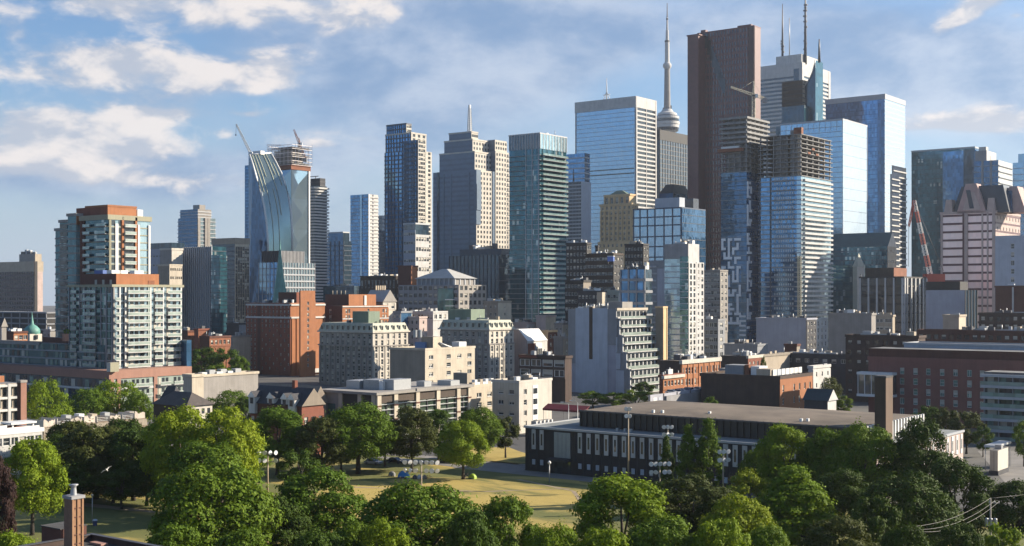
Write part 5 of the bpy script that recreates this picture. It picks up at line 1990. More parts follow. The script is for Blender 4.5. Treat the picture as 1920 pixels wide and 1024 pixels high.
for x0_, y0_, w_, d_, h_ in ((-16, 5, 5, 6, 2.2), (-10.5, 6, 6, 5, 2.6), (-4, 7, 4, 7, 2.8), (-9, 14, 4, 3, 1.6), (-5, 22, 3, 3, 1.5), (-4, 30, 5, 4, 1.4)):
    box('air_unit', b.root, M['metal_grey'], (v.ox + x0_ - 2, v.oy + y0_ + 2, v.z1 + .68), (v.ox + x0_ + w_ - 2, v.oy + y0_ + d_ + 2, v.z1 + .7 + h_))
box('stair_head', b.root, M['white_paint'], (v.ox - v.a * .55, v.oy + 8, v.z1 + .68), (v.ox - v.a * .55 + 6, v.oy + 11, v.z1 + 3.0))

b = BD('apartment_building', 'cream block of four window rows joined to the glass clinic', 'apartments', 876, 882, 938, 385, 726)
v = b.v
v.body(M['cream'], M['cream'], M['roof_grey'])
S2 = lambda px: v.s('R', px)
v.punched('R', [S2(897), S2(916.5), S2(928)], [v.z1 - 2.6 - 2.9 * i for i in range(4)], 2.3, 1.3, M['cream'], M['frame_white'], M['pane_dark'], True, sill=M['white_conc'])
v.cap(M['cream'], .6, .33)
for i in range(9):
    v.unitbox(.5, .1 + .09 * i, 1.2, 1.2, 1.3 + .8 * (i % 2), M['white_paint'] if i % 3 else M['beige'])
q = b.vol(850, 876, 885, 395, 700)
q.body(M['beige_dark'], M['beige'], name='stair_head')
b = BD('apartment_building', 'cream corner block with a stacked white window column, right of the clinic', 'apartments', 924, 973, 1033, 372, 717)
v = b.v
v.body(M['cream'], M['cream_pale'], M['roof_grey'])
S2 = lambda px: v.s('R', px)
v.punched('L', [v.s('L', 940), v.s('L', 960)], [v.z1 - 2.9 - 3.1 * i for i in range(4)], 2.0, 1.2, M['cream'], M['frame_white'], M['pane_dark'], True, sill=M['white_conc'])
v.punched('R', [S2(983.5), S2(1002)], [v.z1 - 2.9 - 3.1 * i for i in range(4)], 1.5, 1.5, M['cream_pale'], M['frame_white'], M['pane_dark'], True)
v.panel('R', S2(997), S2(1007), 2.5, v.z1 - 1.2, .38, M['white_paint'], 'window_column')
for i in range(4):
    z = v.z1 - 2.9 - 3.1 * i
    for k in range(2):
        v.panel('R', S2(998) + 1.05 * k, S2(998) + 1.05 * k + .95, z - .8, z + .8, .44, M['pane_dark'], 'window')
v.cap(M['cream_pale'], .5, .34)
q = b.vol(956, 972, 988, 378, 708)
q.z0 = v.z1
q.body(M['beige_dark'], M['beige'], name='penthouse')
v.clutter(5, 1, 3)
q = b.vol(996, 1003, 1034, 364, 790)
q.body(M['cream_pale'], M['cream_pale'], M['roof_grey'], 'porch')
q.fins('R', 5, .5, .5, M['white_paint'])
for k in range(4):
    q.panel('R', q.b * (.06 + .24 * k), q.b * (.22 + .24 * k), .2, q.z1 - .8, .2, M['pane_dark'], 'window')

# pieces between hotel and terraced block
b = BD('theatre', 'white sloped roof hall with a glazed bay, right of the right mansard hotel', 'hall', 960, 988, 1026, 560, 640)
v = b.v
v.body(M['pink_pale'], M['white_conc'], M['roof_grey'])
q = b.vol(963, 985, 1023, 566, 617)
q.z0 = v.z1
V = []
x0, x1, y0, y1, z0, z1 = v.ox - v.a, v.ox + .4, v.oy, v.oy + v.b, v.z1, q.z1
V = [(x0, y0, z0), (x1, y0, z0), (x1, y1, z0), (x0, y1, z0), (x0, y0, z1), (x1 - 5, y0, z1), (x1 - 5, y1, z1), (x0, y1, z1)]
poly('sloped_roof', b.root, [M['pink_pale'], M['white_paint']], V, [(0, 1, 5, 4), (1, 2, 6, 5), (2, 3, 7, 6), (3, 0, 4, 7), (4, 5, 6, 7)], [0, 1, 0, 0, 1])
v.panel('R', v.b * .38, v.b * .7, 2, v.z1 - 1, .6, M['white_paint'], 'window_bay')
for i in range(4):
    for k in range(3):
        v.panel('R', v.b * (.40 + .1 * k), v.b * (.48 + .1 * k), 3 + i * 3.6, 6 + i * 3.6, .66, M['pane_dark'], 'window')
v.panel('R', .5, v.b * .36, 1, v.z1 - 1, .3, M['brick_red'], 'brick_panel')
low('apartment_building', 'narrow yellow stone house with shop bays beside the sloped roof hall', 1016, 1028, 1044, 590, 622, 'yellow_stone', 'brick_dark', (1, 2), 5, 1.5, 1.6, clut=1)
low('apartment_building', 'small pink plastered cube at the foot of the green condo tower', 1005, 1023, 1042, 640, 594, 'pink_pale', 'cream', (0, 0), 0, clut=0)
low('apartment_building', 'white cluttered roof terrace block beside the right mansard hotel', 960, 988, 1010, 640, 607, 'pink_pale', 'white_conc', (0, 3), 1, 1.4, 1.5, clut=7)
low('apartment_building', 'grey blank house left of the terraced white block', 1038, 1056, 1068, 560, 634, 'stone_grey', 'beige_dark', (0, 1), 3, 1.2, 1.4, clut=2)
low('apartment_building', 'cream roof house with small skylight left of the terraced white block', 1040, 1055, 1068, 620, 608, 'stone_grey', 'cream', (2, 1), 3, 1.2, 1.4, clut=3)
b = low('brick_building', 'dark brick warehouse with red cornice and large paned windows', 974, 1060, 1072, 480, 671, 'brick_brown', None, (4, 0), 2, 5.0, 2.6, clut=4, mT='roof_grey')
b.v.panel('L', 0, b.v.a * .4, b.v.z1 - .4, b.v.z1 + .5, .6, M['brick_red'], 'cornice')

# terraced white block
b = BD('apartment_building', 'white block with five balcony terraces stepping down its sunny side', 'apartments', 1066, 1156, 1213, 520, 580)
v = b.v
v.body(M['lilac'], M['white_conc'], M['roof_grey'])
v.panel('L', 0, v.s('L', 1080), 12, v.z1, .3, M['stone_shade'], 'wall_panel')
v.panel('L', v.s('L', 1080), v.s('L', 1140), 0, v.z1 + .4, .4, M['pale_blue'], 'wall_panel')
v.panel('L', v.s('L', 1106), v.s('L', 1112), 14, v.z1 + .8, .55, M['brown_dark'], 'glazing_strip')
v.panel('L', v.s('L', 1140), v.a, 20, v.z1 + .2, .3, M['stone_shade'], 'wall_panel')
tiers = [(1161, 1221, 598), (1167, 1228, 630), (1174, 1234, 661), (1181, 1241, 693)]
Yt = 517
ztops = [zat(tp, 515) for _, _, tp in tiers]
for i, (xc, xr, tp) in enumerate(tiers):
    k = v.s('L', xc) - v.a
    q = b.vol(1140, xc, xr, (v.p + v.u * k).y, tp)
    q.a = k - .01
    q.z1 = ztops[i]
    q.z0 = ztops[i + 1] if i < 3 else 0
    q.body(M['stone_shade'], M['white_conc'], M['roof_grey'], 'terrace_tier')
    q.panel('L', 0, max(.5, k - 2.6), q.z0, q.z1 - .6, .4, M['pale_blue'] if i else M['stone_shade'], 'wall_panel')
    top_ = q.z1
    nw = 8
    q.panel('R', -.9, q.b + .3, top_ - .2, top_ + .1, 1.3, M['white_conc'], 'balcony')
    q.panel('R', -.9, q.b + .3, top_ + .1, top_ + 1.0, 1.3, M['rail_pale'], 'balustrade', 1.15)
    for fl in range(2 if i < 3 else 3):
        zb = top_ - 3.3 - 3.2 * fl
        if zb < .5:
            continue
        for k in range(nw):
            s0 = q.b * (k + .12) / nw
            q.panel('R', s0, s0 + q.b / nw * .74, zb + .3, zb + 2.4, .12, M['pane_dark'], 'window')
            q.panel('R', s0 - q.b / nw * .16, s0 - .02, zb + .1, zb + 2.8, .3, M['white_paint'], 'pier')
        bl = q.panel('R', -.3, q.b, zb - .35, zb, 1.4, M['white_conc'], 'balcony')
        under(bl, q.panel('R', -.3, q.b, zb, zb + .85, 1.4, M['rail_pale'], 'balustrade', 1.28))
for k in range(8):
    s0 = v.b * (k + .12) / 8
    v.panel('R', s0, s0 + v.b / 8 * .74, v.z1 - 3.0, v.z1 - .9, .12, M['pane_dark'], 'window')
    v.panel('R', s0, s0 + v.b / 8 * .74, v.z1 - 6.2, v.z1 - 4.1, .12, M['pane_dark'], 'window')
v.panel('R', -.3, v.b, v.z1 - .5, v.z1 + .5, .5, M['cream'], 'parapet', -.5)
v.panel('R', -.3, v.b, v.z1 - 3.9, v.z1 - 3.2, .9, M['white_conc'], 'balcony')
v.clutter(7, 1.2, 5)
for px in (1094, 1118, 1134):
    k = v.s('L', px)
    x = v.ox - v.a + k
    tubes('vent_pipe', b.root, M['metal_grey'], [([(x, v.oy + 2, v.z1), (x, v.oy + 2, v.z1 + 2.6)], .3)])
box('penthouse', b.root, M['stone_grey'], (v.ox - 9, v.oy + 6, v.z1), (v.ox - 1, v.oy + 14, v.z1 + 3))

# red brick row
b = BD('brick_building', 'red brick industrial row with tall arched windows and pale cornice', 'brick building', 1236, 1277, 1349, 450, 677)
v = b.v
v.body(M['brick_brown'], M['brick_red'], M['roof_tan'])
v.punched('R', 13, [v.z1 - 3.6, v.z1 - 7.6, v.z1 - 11.6], 1.25, 2.3, M['brick_orange'], M['frame_white'], M['pane_dark'], True)
v.fins('R', 8, .5, .5, M['brick_orange'], z1=v.z1 - 1.2)
v.panel('R', -.6, v.b + .3, v.z1 - 1.1, v.z1 + .3, .8, M['cream_pale'], 'cornice', -.4)
v.clutter(9, 1.2, 4)
b = low('brick_building', 'low orange brick wing with square windows before the red brick row', 1236, 1243, 1281, 425, 707, 'brick_red', 'brick_orange', (0, 6), 1, 1.4, 1.8, clut=4, mT='roof_tan')
b.v.panel('R', -.5, b.v.b, b.v.z1 - .6, b.v.z1 + .4, .8, M['cream_pale'], 'cornice', -.3)
b = BD('brick_building', 'red brick block with four tall windows and ivy on its corner', 'brick building', 1352, 1402, 1430, 500, 668)
v = b.v
v.body(M['brick_brown'], M['brick_red'], M['roof_dark'])
v.punched('R', 4, [v.z1 - 3.5, v.z1 - 7.5], 1.5, 2.6, M['brick_red'], M['frame_white'], M['pane_dark'], True)
v.panel('R', -.4, v.b, v.z1 - .9, v.z1 + .2, .5, M['cream_pale'], 'cornice', -.4)
v.clutter(5, 1.1, 2)
low('warehouse', 'beige low hall right of the ivy brick block', 1424, 1431, 1490, 515, 668, 'beige_dark', 'beige', (0, 0), 0, clut=2, mT='roof_dark')
low('brick_building', 'low red gabled house end before the ivy brick block', 1352, 1371, 1384, 440, 695, 'stone_shade', 'rust', (0, 0), 0, clut=0)
b = BD('brick_building', 'black walled brick building with orange sunlit end and a roof terrace', 'brick building', 1314, 1462, 1522, 400, 710)
v = b.v
v.body(M['brick_brown'], M['brick_orange'], M['roof_dark'])
v.punched('R', 6, [v.z1 - 3.2, v.z1 - 7.2, v.z1 - 11], 1.2, 2.1, M['brick_orange'], M['frame_white'], M['pane_dark'], True, skip=lambda i, j: i == 1)
v.cap(M['brick_brown'], .8, .33)
S2 = lambda px: v.s('L', px)
for x0_, x1_, h_, m_ in ((1335, 1370, 3.2, 'stone_shade'), (1372, 1380, 3.4, 'rust'), (1384, 1400, 3.0, 'white_paint')):
    lo, hi = v.fb('L', S2(x0_), S2(x1_), v.z1, v.z1 + h_, -15, -9)
    box('roof_cabin', b.root, M[m_], lo, hi)
for i in range(7):
    lo, hi = v.fb('R', v.b * (.05 + .13 * i), v.b * (.16 + .13 * i), v.z1 + .7, v.z1 + 2.6, -3, -2.8)
    box('terrace_screen', b.root, M['white_paint'] if i != 1 else M['pale_blue'], lo, hi)
lo, hi = v.fb('R', v.b * .0, v.b * .2, v.z1, v.z1 + 2.8, -8, -3.2)
box('roof_cabin', b.root, M['beige'], lo, hi)
lattice('stair_rail', b.root, M['metal_grey'], (v.ox - 6, v.oy + 4, v.z1 + .3), (v.ox - 2, v.oy + 20, v.z1 + .5), .8, 8, .07)
b = low('apartment_building', 'white plastered house end with small windows right of the orange brick end', 1516, 1524, 1556, 430, 690, 'white_conc', None, (1, 3), 3, 1.1, 1.5, clut=1)
b = low('house', 'small dark teal roofed house behind the sports hall roof', 1508, 1552, 1568, 345, 752, 'slate', 'white_conc', (0, 0), 0, clut=0, cap=False)
gable(b.v, [wall('roof_teal', (.05, .075, .085), .15), M['white_conc']], 3, 'u', .4)

# rear grey blocks right of centre
low('office_building', 'lilac grey blank walled hall with white coping at the foot of the unfinished tower', 1418, 1512, 1530, 650, 599, 'lilac', 'slate', (0, 3), 4, 1.6, 2.0, clut=4)
low('apartment_building', 'narrow white house front squeezed between two blank halls', 1524, 1530, 1551, 690, 599, 'white_conc', None, (0, 3), 4, 1.5, 2.6, clut=1)
low('office_building', 'large pale grey blank hall left of the black and white striped block', 1553, 1634, 1642, 600, 590, 'stone_grey', None, (0, 0), 0, clut=5)
low('office_building', 'grey gridded low office left of the puzzle panel tower', 1314, 1346, 1358, 640, 601, 'stone_shade', None, (4, 1), 5, 3.0, 2.2, clut=2)
low('office_building', 'beige grey slab with old stone grid below the red granite tower', 1316, 1350, 1364, 780, 508, 'stone_grey', None, (6, 2), 10, 2.2, 2.2, clut=3)
low('warehouse', 'low pale roofed shed before the lilac grey hall', 1358, 1420, 1440, 600, 648, 'stone_shade', None, (0, 0), 0, clut=4, mT='roof_grey')
low('brick_building', 'tan brick cube on the low roofs before the lilac grey hall', 1471, 1494, 1500, 560, 648, 'brick_dark', 'beige_dark', (0, 0), 0, clut=1)
low('warehouse', 'long dark green shed right of the beige hall', 1456, 1590, 1600, 520, 668, 'slate', None, (8, 0), 1, 2, 1.6, clut=5, mT='roof_dark')

# striped black block
b = BD('office_building', 'black office block with white vertical stripes, wider spaced on the left face', 'office', 1612, 1694, 1736, 700, 521)
v = b.v
v.body(M['gl_black'], M['gl_black'], M['roof_dark'])
v.fins('L', 6, .9, .7, M['white_conc'])
v.fins('R', [0.6, v.b * .12, v.b * .3, v.b * .48, v.b * .66, v.b * .84, v.b - .5], 1.4, .8, M['white_conc'])
v.bands(10, .9, .2, M['black_wall'])
v.cap(M['black_wall'], .8, .4)
q = b.vol(1622, 1676, 1700, 712, 502)
q.z0 = v.z1
q.body(M['brown_dark'], M['rust'], name='penthouse')
low('office_building', 'low beige block with dark slot windows before the striped block', 1625, 1674, 1678, 640, 593, 'beige', None, (3, 0), 2, 4.5, 1.7, clut=3)
b = BD('office_building', 'pale grey blank slab with black roof storey right of the striped block', 'office', 1736, 1809, 1832, 680, 544)
v = b.v
v.body(M['lilac'], M['gl_dark'], M['roof_dark'])
v.fins('R', 5, .7, .4, M['slate'])
q = b.vol(1736, 1800, 1815, 688, 528)
q.z0 = v.z1
q.body(M['black_wall'], name='upper_storey')
b = low('office_building', 'beige stair block with sunlit side on the brown brick roofs at right', 1768, 1798, 1811, 560, 593, 'beige', 'cream', (0, 0), 0, clut=1)
b = low('brick_building', 'dark red brick slab below the pale blue wall at the right edge', 1866, 1960, 1975, 640, 538, 'brick_dark', None, (0, 0), 0, clut=3)
b.v.panel('L', b.v.s('L', 1898), b.v.s('L', 1901), 10, b.v.z1, .5, M['white_conc'], 'downpipe')
low('brick_building', 'brown mill with a row of pale arched windows at the right', 1836, 1990, 2000, 590, 590, 'brick_brown', None, (10, 0), 3, 2.0, 2.4, clut=5, mT='roof_dark', frame='brown_dark')
low('brick_building', 'long dark brick block with scattered lit windows behind the white roof storey', 1720, 1990, 2000, 500, 625, 'brick_dark', None, (18, 0), 3, 2.0, 2.0, clut=8, mT='roof_dark', frame='brown_dark')
b = low('brick_building', 'brown brick corner block with lit windows left of the large brick residence', 1586, 1722, 1735, 470, 633, 'brick_brown', None, (8, 0), 6, 1.6, 1.7, clut=4, mT='roof_dark', frame='brown_dark')

# large brick residence
b = BD('apartment_building', 'large red brick residence with pale blue roof storey, at the right', 'apartments', 1629, 1990, 2010, 372, 662)
v = b.v
S2 = lambda px: v.s('L', px)
v.body(M['brick_dark'], M['brick_red'], M['roof_grey'])
bk = wall('brick_shade', (.29, .125, .10), .12, .9, .3)
v.z1 = zat(674, 405)
v.punched('L', [S2(px) for px in (1692, 1717, 1741, 1767, 1792, 1818, 1842)], [zat(py, 402) for py in (695, 714, 733, 751, 770, 789)], 1.4, 2.0, bk, M['frame_white'], M['pane_teal'], True)
v.cap(bk, .9, .34)
q = b.vol(1686, 1990, 2012, 384, 640)
q.a = v.a - (v.s('L', 1686))
q.z0 = v.z1
q.z1 = zat(645, 410)
q.body(M['pale_blue'], M['pale_blue'], M['roof_grey'], 'roof_storey')
q.cap(M['fin_pale'], .4, .3)
for x0_, x1_ in ((1690, 1712), (1755, 1824), (1868, 1890)):
    q.panel('L', q.s('L', x0_), q.s('L', x1_), q.z0 + 1, q.z1 - 1.2, .12, M['lilac'], 'wall_panel')
g0, g1 = S2(1618), S2(1681)
v.panel('L', g0, g1, zat(740, 402), zat(703, 402), 4.0, M['gl_smoke'], 'glass_bay', .4)
for py in (700, 741):
    v.panel('L', g0 - .3, g1 + .3, zat(py, 402) - .5, zat(py, 402) + .3, 4.5, M['white_paint'], 'bay_slab', .4)
for k in range(6):
    s0 = g0 + (g1 - g0) * k / 5
    v.panel('L', s0 - .1, s0 + .1, zat(740, 402), zat(703, 402), 4.15, M['white_paint'], 'mullion', 4.0)
b = BD('apartment_building', 'balcony wing with pale blue slab edges at the right edge', 'apartments', 1845, 1990, 2005, 345, 702)
v = b.v
v.body(M['gl_smoke'], M['gl_smoke'], M['roof_grey'])
fh = 3.05
v.z1 = zat(694, 375)
nn = int(v.z1 / fh) + 1
rr = random.Random(8)
for i in range(nn):
    z = v.z1 - fh * i
    if z < .5:
        continue
    v.panel('L', -.5, v.a, z - .75, z, 1.5, M['fin_pale'], 'balcony', .05)
    v.panel('L', -.4, v.a, z - fh + .02, z - fh + 1.1, 1.4, M['rail_glass'], 'balustrade', 1.32)
    for k in range(7):
        s0 = 1 + k * 3.4
        v.panel('L', s0, s0 + 1.5 + rr.random(), z - fh + .2, z - .9, .12, rr.choice((M['pane_dark'], M['blind'], M['pane_teal'])), 'window')
    v.fins('L', [s for s in (.3, 4.2, 8, 12, 16)], .3, .9, M['stone_shade'], z0=z - fh + .02, z1=z - .76)

# ------------------------------------------------------------------ left foreground low buildings
b = BD('apartment_building', 'pink low block with white balcony grid at the left edge', 'apartments', -60, -30, 37, 330, 722)
v = b.v
v.body(M['beige'], M['beige'], M['roof_grey'])
for k in range(4):
    z = v.z1 - .2 - 3.2 * k
    v.panel('R', 0, v.b, z - .6, z, .9, M['white_conc'], 'balcony')
    for j in range(6):
        v.panel('R', v.b * (.05 + .16 * j), v.b * (.14 + .16 * j), z - 2.9, z - .9, .15, M['pane_dark'], 'window')
v.fins('R', 4, .8, 1.0, M['white_conc'])
q = b.vol(-60, -20, 8, 338, 706)
q.z0 = v.z1
q.body(M['brick_red'], M['brick_orange'], name='penthouse')
b = BD('chimney', 'broad brick chimney slab with sunlit side beside the airy locust trees', 'chimney', 32, 39, 50, 318, 714)
b.v.body(M['brick_dark'], wall('brick_pinkish', (.36, .19, .14), .15, .9, .3))  # one brick in two tones: left painted as shaded, right as sunlit
b.v.slab(b.v.z1 - .5, b.v.z1 + .1, M['stone_grey'], .12, 'cap')
b = BD('house', 'white stuccoed house with roof pavilion at the left edge', 'house', -60, -12, 78, 262, 815)
v = b.v
v.body(M['white_conc'], M['white_conc'], M['roof_grey'])
v.punched('R', 6, 3, 1.5, 1.6, M['white_conc'], M['frame_white'], M['pane_dark'], True)
v.cap(M['white_paint'], .6, .4)
q = b.vol(5, 22, 65, 268, 793)
q.z0 = v.z1
x0, x1, y0, y1 = q.ox - q.a, q.ox, q.oy, q.oy + q.b
box('chimney_block', b.root, M['brick_red'], (x0, y0 + 1, v.z1), (x1, y1 - q.b * .5, q.z1 - .8))
box('roof_pavilion', b.root, M['white_paint'], (x0 - .3, y0 - .3, q.z1 - .4), (x1 + .3, y1 + .3, q.z1))
for y in (y0 + .3, y1 - .3):
    box('pavilion_post', b.root, M['white_paint'], (x1 - .3, y - .15, v.z1), (x1, y + .15, q.z1 - .4))
box('railing', b.root, M['white_paint'], (v.ox - .1, v.oy + .5, v.z1 + .6), (v.ox, v.oy + v.b - .5, v.z1 + 1.1))

b = BD('row_houses', 'row of brown brick houses with fenced wooden roof terraces', 'row house', 60, 82, 276, 290, 803)
v = b.v
v.body(M['brown_dark'], M['beige_dark'], M['roof_tan'])
v.punched('R', 14, 3, 1.2, 1.7, wall('house_front', (.24, .19, .14), .25), M['frame_white'], M['pane_dark'], True, z1=v.z1 - 1.5)
rr = random.Random(6)
for k in range(8):
    s0 = v.b * k / 8
    lo, hi = v.fb('R', s0 + .3, s0 + v.b / 8 - .3, v.z1 + .02, v.z1 + .2, -7, -.3)
    box('deck', b.root, wall('deck_wood', (.34, .27, .20), .2), lo, hi)
    hgt = rr.uniform(.9, 2.2)
    n_ = 9
    if k in (1, 4, 6):
        for dz in (.45, .8, 1.15):
            lo, hi = v.fb('R', s0 + .3, s0 + v.b / 8 - .3, v.z1 + dz, v.z1 + dz + .07, -.5, -.44)
            box('rail', b.root, M['white_paint'], lo, hi)
        n_ = 0
    for j in range(n_):
        hgt = hgt * .5 + .5 * rr.uniform(.9, 2.2)
        q0 = s0 + .35 + (v.b / 8 - .7) * j / n_
        lo, hi = v.fb('R', q0, q0 + (v.b / 8) / n_ * .8, v.z1 + .2, v.z1 + hgt, -.5, -.42)
        box('fence_slat', b.root, wall('fence_wood', (.66, .58, .50), .2), lo, hi)
    lo, hi = v.fb('R', s0 + .2, s0 + .3, v.z1, v.z1 + hgt, -7, -.4)
    box('terrace_wall', b.root, M['cream_pale'], lo, hi)
    lo, hi = v.fb('R', s0 + 1, s0 + 2.4, v.z1 + .2, v.z1 + rr.uniform(.9, 2.4), -5.5, -3.5)
    box('roof_unit', b.root, M[rr.choice(('beige', 'white_paint', 'stone_grey', 'metal_grey'))], lo, hi)
    lo, hi = v.fb('R', s0 + 3, s0 + 3.8, v.z1 + .2, v.z1 + 1.0, -3, -2)
    box('planter', b.root, M['brick_red'], lo, hi)

b = BD('house', 'grey hip roofed house with cream side wall left of the big pale tree', 'house', 288, 350, 398, 345, 762)
v = b.v
v.body(M['brown_dark'], M['cream_pale'])
gable(v, [wall('shingle', (.10, .085, .08), .2, .9, .5), M['cream_pale']], 3.4, 'u', .6, hip=.5)
q = b.vol(300, 322, 345, 356, 750)
q.z0 = v.z1 - 1
gable(q, [M['slate'], M['slate']], 4.4, 'u', .4, z=v.z1 + .2, hip=.4)
for k in range(4):
    v.panel('R', v.b * (.15 + .22 * k), v.b * (.25 + .22 * k), v.z1 - 2.3, v.z1 - .9, .1, M['pane_dark'], 'window')

# gabled red brick terrace with white dormers
b = BD('row_houses', 'red brick gabled terrace with slate roof and four white dormers', 'row house', 470, 566, 606, 318, 762)
v = b.v
v.body(M['brick_dark'], M['brick_red'])
gable(v, [M['slate'], wall('shingle_tan', (.30, .25, .20), .15, .9, .4)], 4.3, 'u', .5)
for px in (477, 512, 538, 551):
    k = v.s('L', px)
    wd = 2.3
    x0, x1 = v.ox - v.a + k - wd / 2, v.ox - v.a + k + wd / 2
    big = px in (477, 551)
    z0, z1 = (v.z1 - 2.6 if big else v.z1 + .3), v.z1 + 1.6
    dm = box('dormer', b.root, M['white_conc'], (x0, v.oy - .9, z0), (x1, v.oy + 3.2, z1))
    dr = poly('dormer_roof', b.root, [M['slate'], M['white_paint']], [(x0 - .25, v.oy - 1.15, z1), (x1 + .25, v.oy - 1.15, z1), ((x0 + x1) / 2, v.oy - 1.15, z1 + 1.5), (x0 - .25, v.oy + 4.2, z1), (x1 + .25, v.oy + 4.2, z1), ((x0 + x1) / 2, v.oy + 4.2, z1 + 1.5)],
         [(0, 1, 2), (5, 4, 3), (1, 4, 5, 2), (3, 0, 2, 5)], [1, 1, 0, 0])
    under(dm, dr, box('dormer_window', b.root, M['pane_dark'], (x0 + .6, v.oy - .97, z1 - 1.7), (x1 - .6, v.oy - .91, z1 - .2)))
v.punched('L', 9, [v.z1 - 4.2], 1.3, 1.7, M['brick_red'], M['frame_white'], M['pane_dark'], True, z1=v.z1 - 2.9, z0=1)
v.punched('R', 3, [v.z1 - 3.6], 1.3, 1.7, M['brick_red'], M['frame_white'], M['pane_dark'], True, z1=v.z1 - 1, z0=1)
box('chimney', b.root, M['brick_red'], (v.ox - 7, v.oy + v.b * .45, v.z1 + 2), (v.ox - 6, v.oy + v.b * .45 + 1, v.z1 + 6))
b = BD('house', 'brown pitched roof wing behind the dormered brick terrace', 'house', 486, 586, 612, 345, 757)
b.v.body(M['brick_dark'], M['beige_dark'])
gable(b.v, [MATS['shingle_tan'], MATS['shingle_tan']], 4.6, 'u', .5)

# nearest roof with the brick chimney, bottom left
cx, cy = P3(176, 1002, 124).x, 124
zr = zat(1002, 124)
r = empty('brick_building', 'nearest dark flat roof with parapet at the bottom left corner', 'brick building', (cx, cy, 0), -TH)
box('wall', r, (M['brick_red'], M['brick_red'], M['roof_dark'], M['brick_red']), (0, -22, 0), (30, 0, zr - .5))
boxes('parapet', r, M['brick_brown'], [((-.3, -.3, zr - .6), (30.3, 0, zr)), ((-.3, -22, zr - .6), (0, -.3, zr)), ((30, -22, zr - .6), (30.3, -.3, zr))])
boxes('coping', r, M['metal_dark'], [((-.4, -.4, zr), (30.4, .1, zr + .08)), ((-.4, -22, zr), (.1, -.42, zr + .08))])
box('roof_hatch', r, M['brick_dark'], (-3.5, -3.4, 0), (-.32, -.6, zr + .9))
box('hatch_coping', r, M['roof_dark'], (-3.6, -3.5, zr + .9), (-.3, -.5, zr + 1.0))
box('roof_board', r, wall('board_pink', (.45, .25, .2), .2), (1.6, -1.6, zr - .48), (3.4, -.8, zr - .3))
tubes('vent_pipe', r, M['metal_grey'], [([(-.1, -1.6, zr), (-.1, -1.6, zr + 1.6)], .12), ([(.3, -2.6, zr - .5), (.3, -2.6, zr + 1.3)], .1)])
c_ = P3(138, 1010, 117.5)
r = empty('brick_chimney', 'square brick chimney with recessed brick panels and a metal flue, bottom left', 'chimney', (c_.x, c_.y, 0), -TH)
zt_ = zat(934, 117.5)
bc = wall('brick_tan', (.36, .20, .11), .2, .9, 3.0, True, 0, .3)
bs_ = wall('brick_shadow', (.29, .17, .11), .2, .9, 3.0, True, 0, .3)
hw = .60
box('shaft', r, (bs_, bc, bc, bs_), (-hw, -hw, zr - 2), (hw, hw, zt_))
box('base', r, bs_, (-hw + .02, -hw + .02, 0), (hw - .02, hw - .02, zr - 2.01))
for y0_, y1_ in ((-hw, -hw + .18), (-.07, .07), (hw - .18, hw)):
    box('pilaster', r, bc, (hw, y0_, zr - 2), (hw + .09, y1_, zt_ - .02))
for k in range(7):
    z = zr - .4 + k * (zt_ - zr) / 5.6
    if z < zt_ - .3:
        for y0_, y1_ in ((-hw + .18, -.07), (.07, hw - .18)):
            box('brick_course', r, M['brick_dark'], (hw, y0_, z), (hw + .07, y1_, z + .08))
box('crown', r, M['grey_conc'], (-hw - .12, -hw - .12, zt_), (hw + .16, hw + .12, zt_ + .28))
lathe('flue', r, M['metal_grey'], [(.30, zt_ + .28), (.24, zt_ + .9), (.24, zt_ + 1.05), (.42, zt_ + 1.2), (.42, zt_ + 1.26), (.1, zt_ + 1.27)], 14, True)
# ------------------------------------------------------------------ black sports hall in the middle ground
A0 = Vector((3.06, 294))
r = empty('sports_hall', 'long black hall with white slot window panels and a wide tan roof', 'hall', (A0.x, A0.y, 0), -TH)
HALL = r
LA, DA, ZA = 83.2, 51.4, 10.0
ab = wall('hall_brick', (.030, .028, .032), .3, .75, .5)


class HV(Vol):
    def __init__(s, root, x0, y0, a, b, z0, z1):
        s.root, s.a, s.b, s.z0, s.z1 = root, a, b, z0, z1
        s.ox, s.oy = x0 + a, y0
        s.u, s.w = U, W
        s.p = A0 + U * s.ox + W * s.oy
        s.Y = s.p.y


an = HV(r, 0, 0, LA, DA, 0, ZA)
an.body(ab, M['pink_pale'], wall('hall_roof', (.25, .27, .27), .2, .9, .15, False))
box('roof_edge', r, M['fin_pale'], (-.3, -.35, ZA - .25), (LA + .3, .02, ZA + .22))
box('roof_edge', r, M['fin_pale'], (-.3, .021, ZA - .25), (0.1, DA, ZA + .22))
box('roof_edge', r, M['fin_pale'], (LA - .1, .021, ZA - .25), (LA + .35, DA, ZA + .22))
slots = [986, 1001, 1016] + [1087.6 + 16.35 * i + .13 * i * i * .35 for i in range(26)]
wp = M['white_conc']
for px in slots:
    k = an.s('L', px)
    if k > LA - 1 or k < .6:
        continue
    sp_ = an.panel('L', k - .55, k + .55, 5.0, 9.5, .14, wp, 'slot_panel')
    under(sp_, an.panel('L', k - .22, k + .22, 6.0, 8.6, .18, M['pane_dark'], 'slot_window'))
    an.panel('L', k - .42, k + .42, 1.5, 2.7, .10, M['pale_blue'] if int(px) % 3 else wp, 'small_window')
    an.panel('L', k - 1.3, k - 1.22, .4, 9.6, .06, M['slate'], 'brick_rib')
k0, k1 = an.s('L', 1040), an.s('L', 1070)
an.panel('L', k0, k1, 3.6, 9.3, .25, wall('glass_block', (.42, .45, .45), .1, .4, .8), 'glass_block_panel')
for i in range(1, 4):
    q_ = k0 + (k1 - k0) * i / 4
    an.panel('L', q_ - .05, q_ + .05, 3.6, 9.3, .3, M['grey_conc'], 'mullion')
an.panel('L', k0 - .8, k1 + .2, 2.9, 3.5, 2.0, M['slate'], 'entrance_canopy')
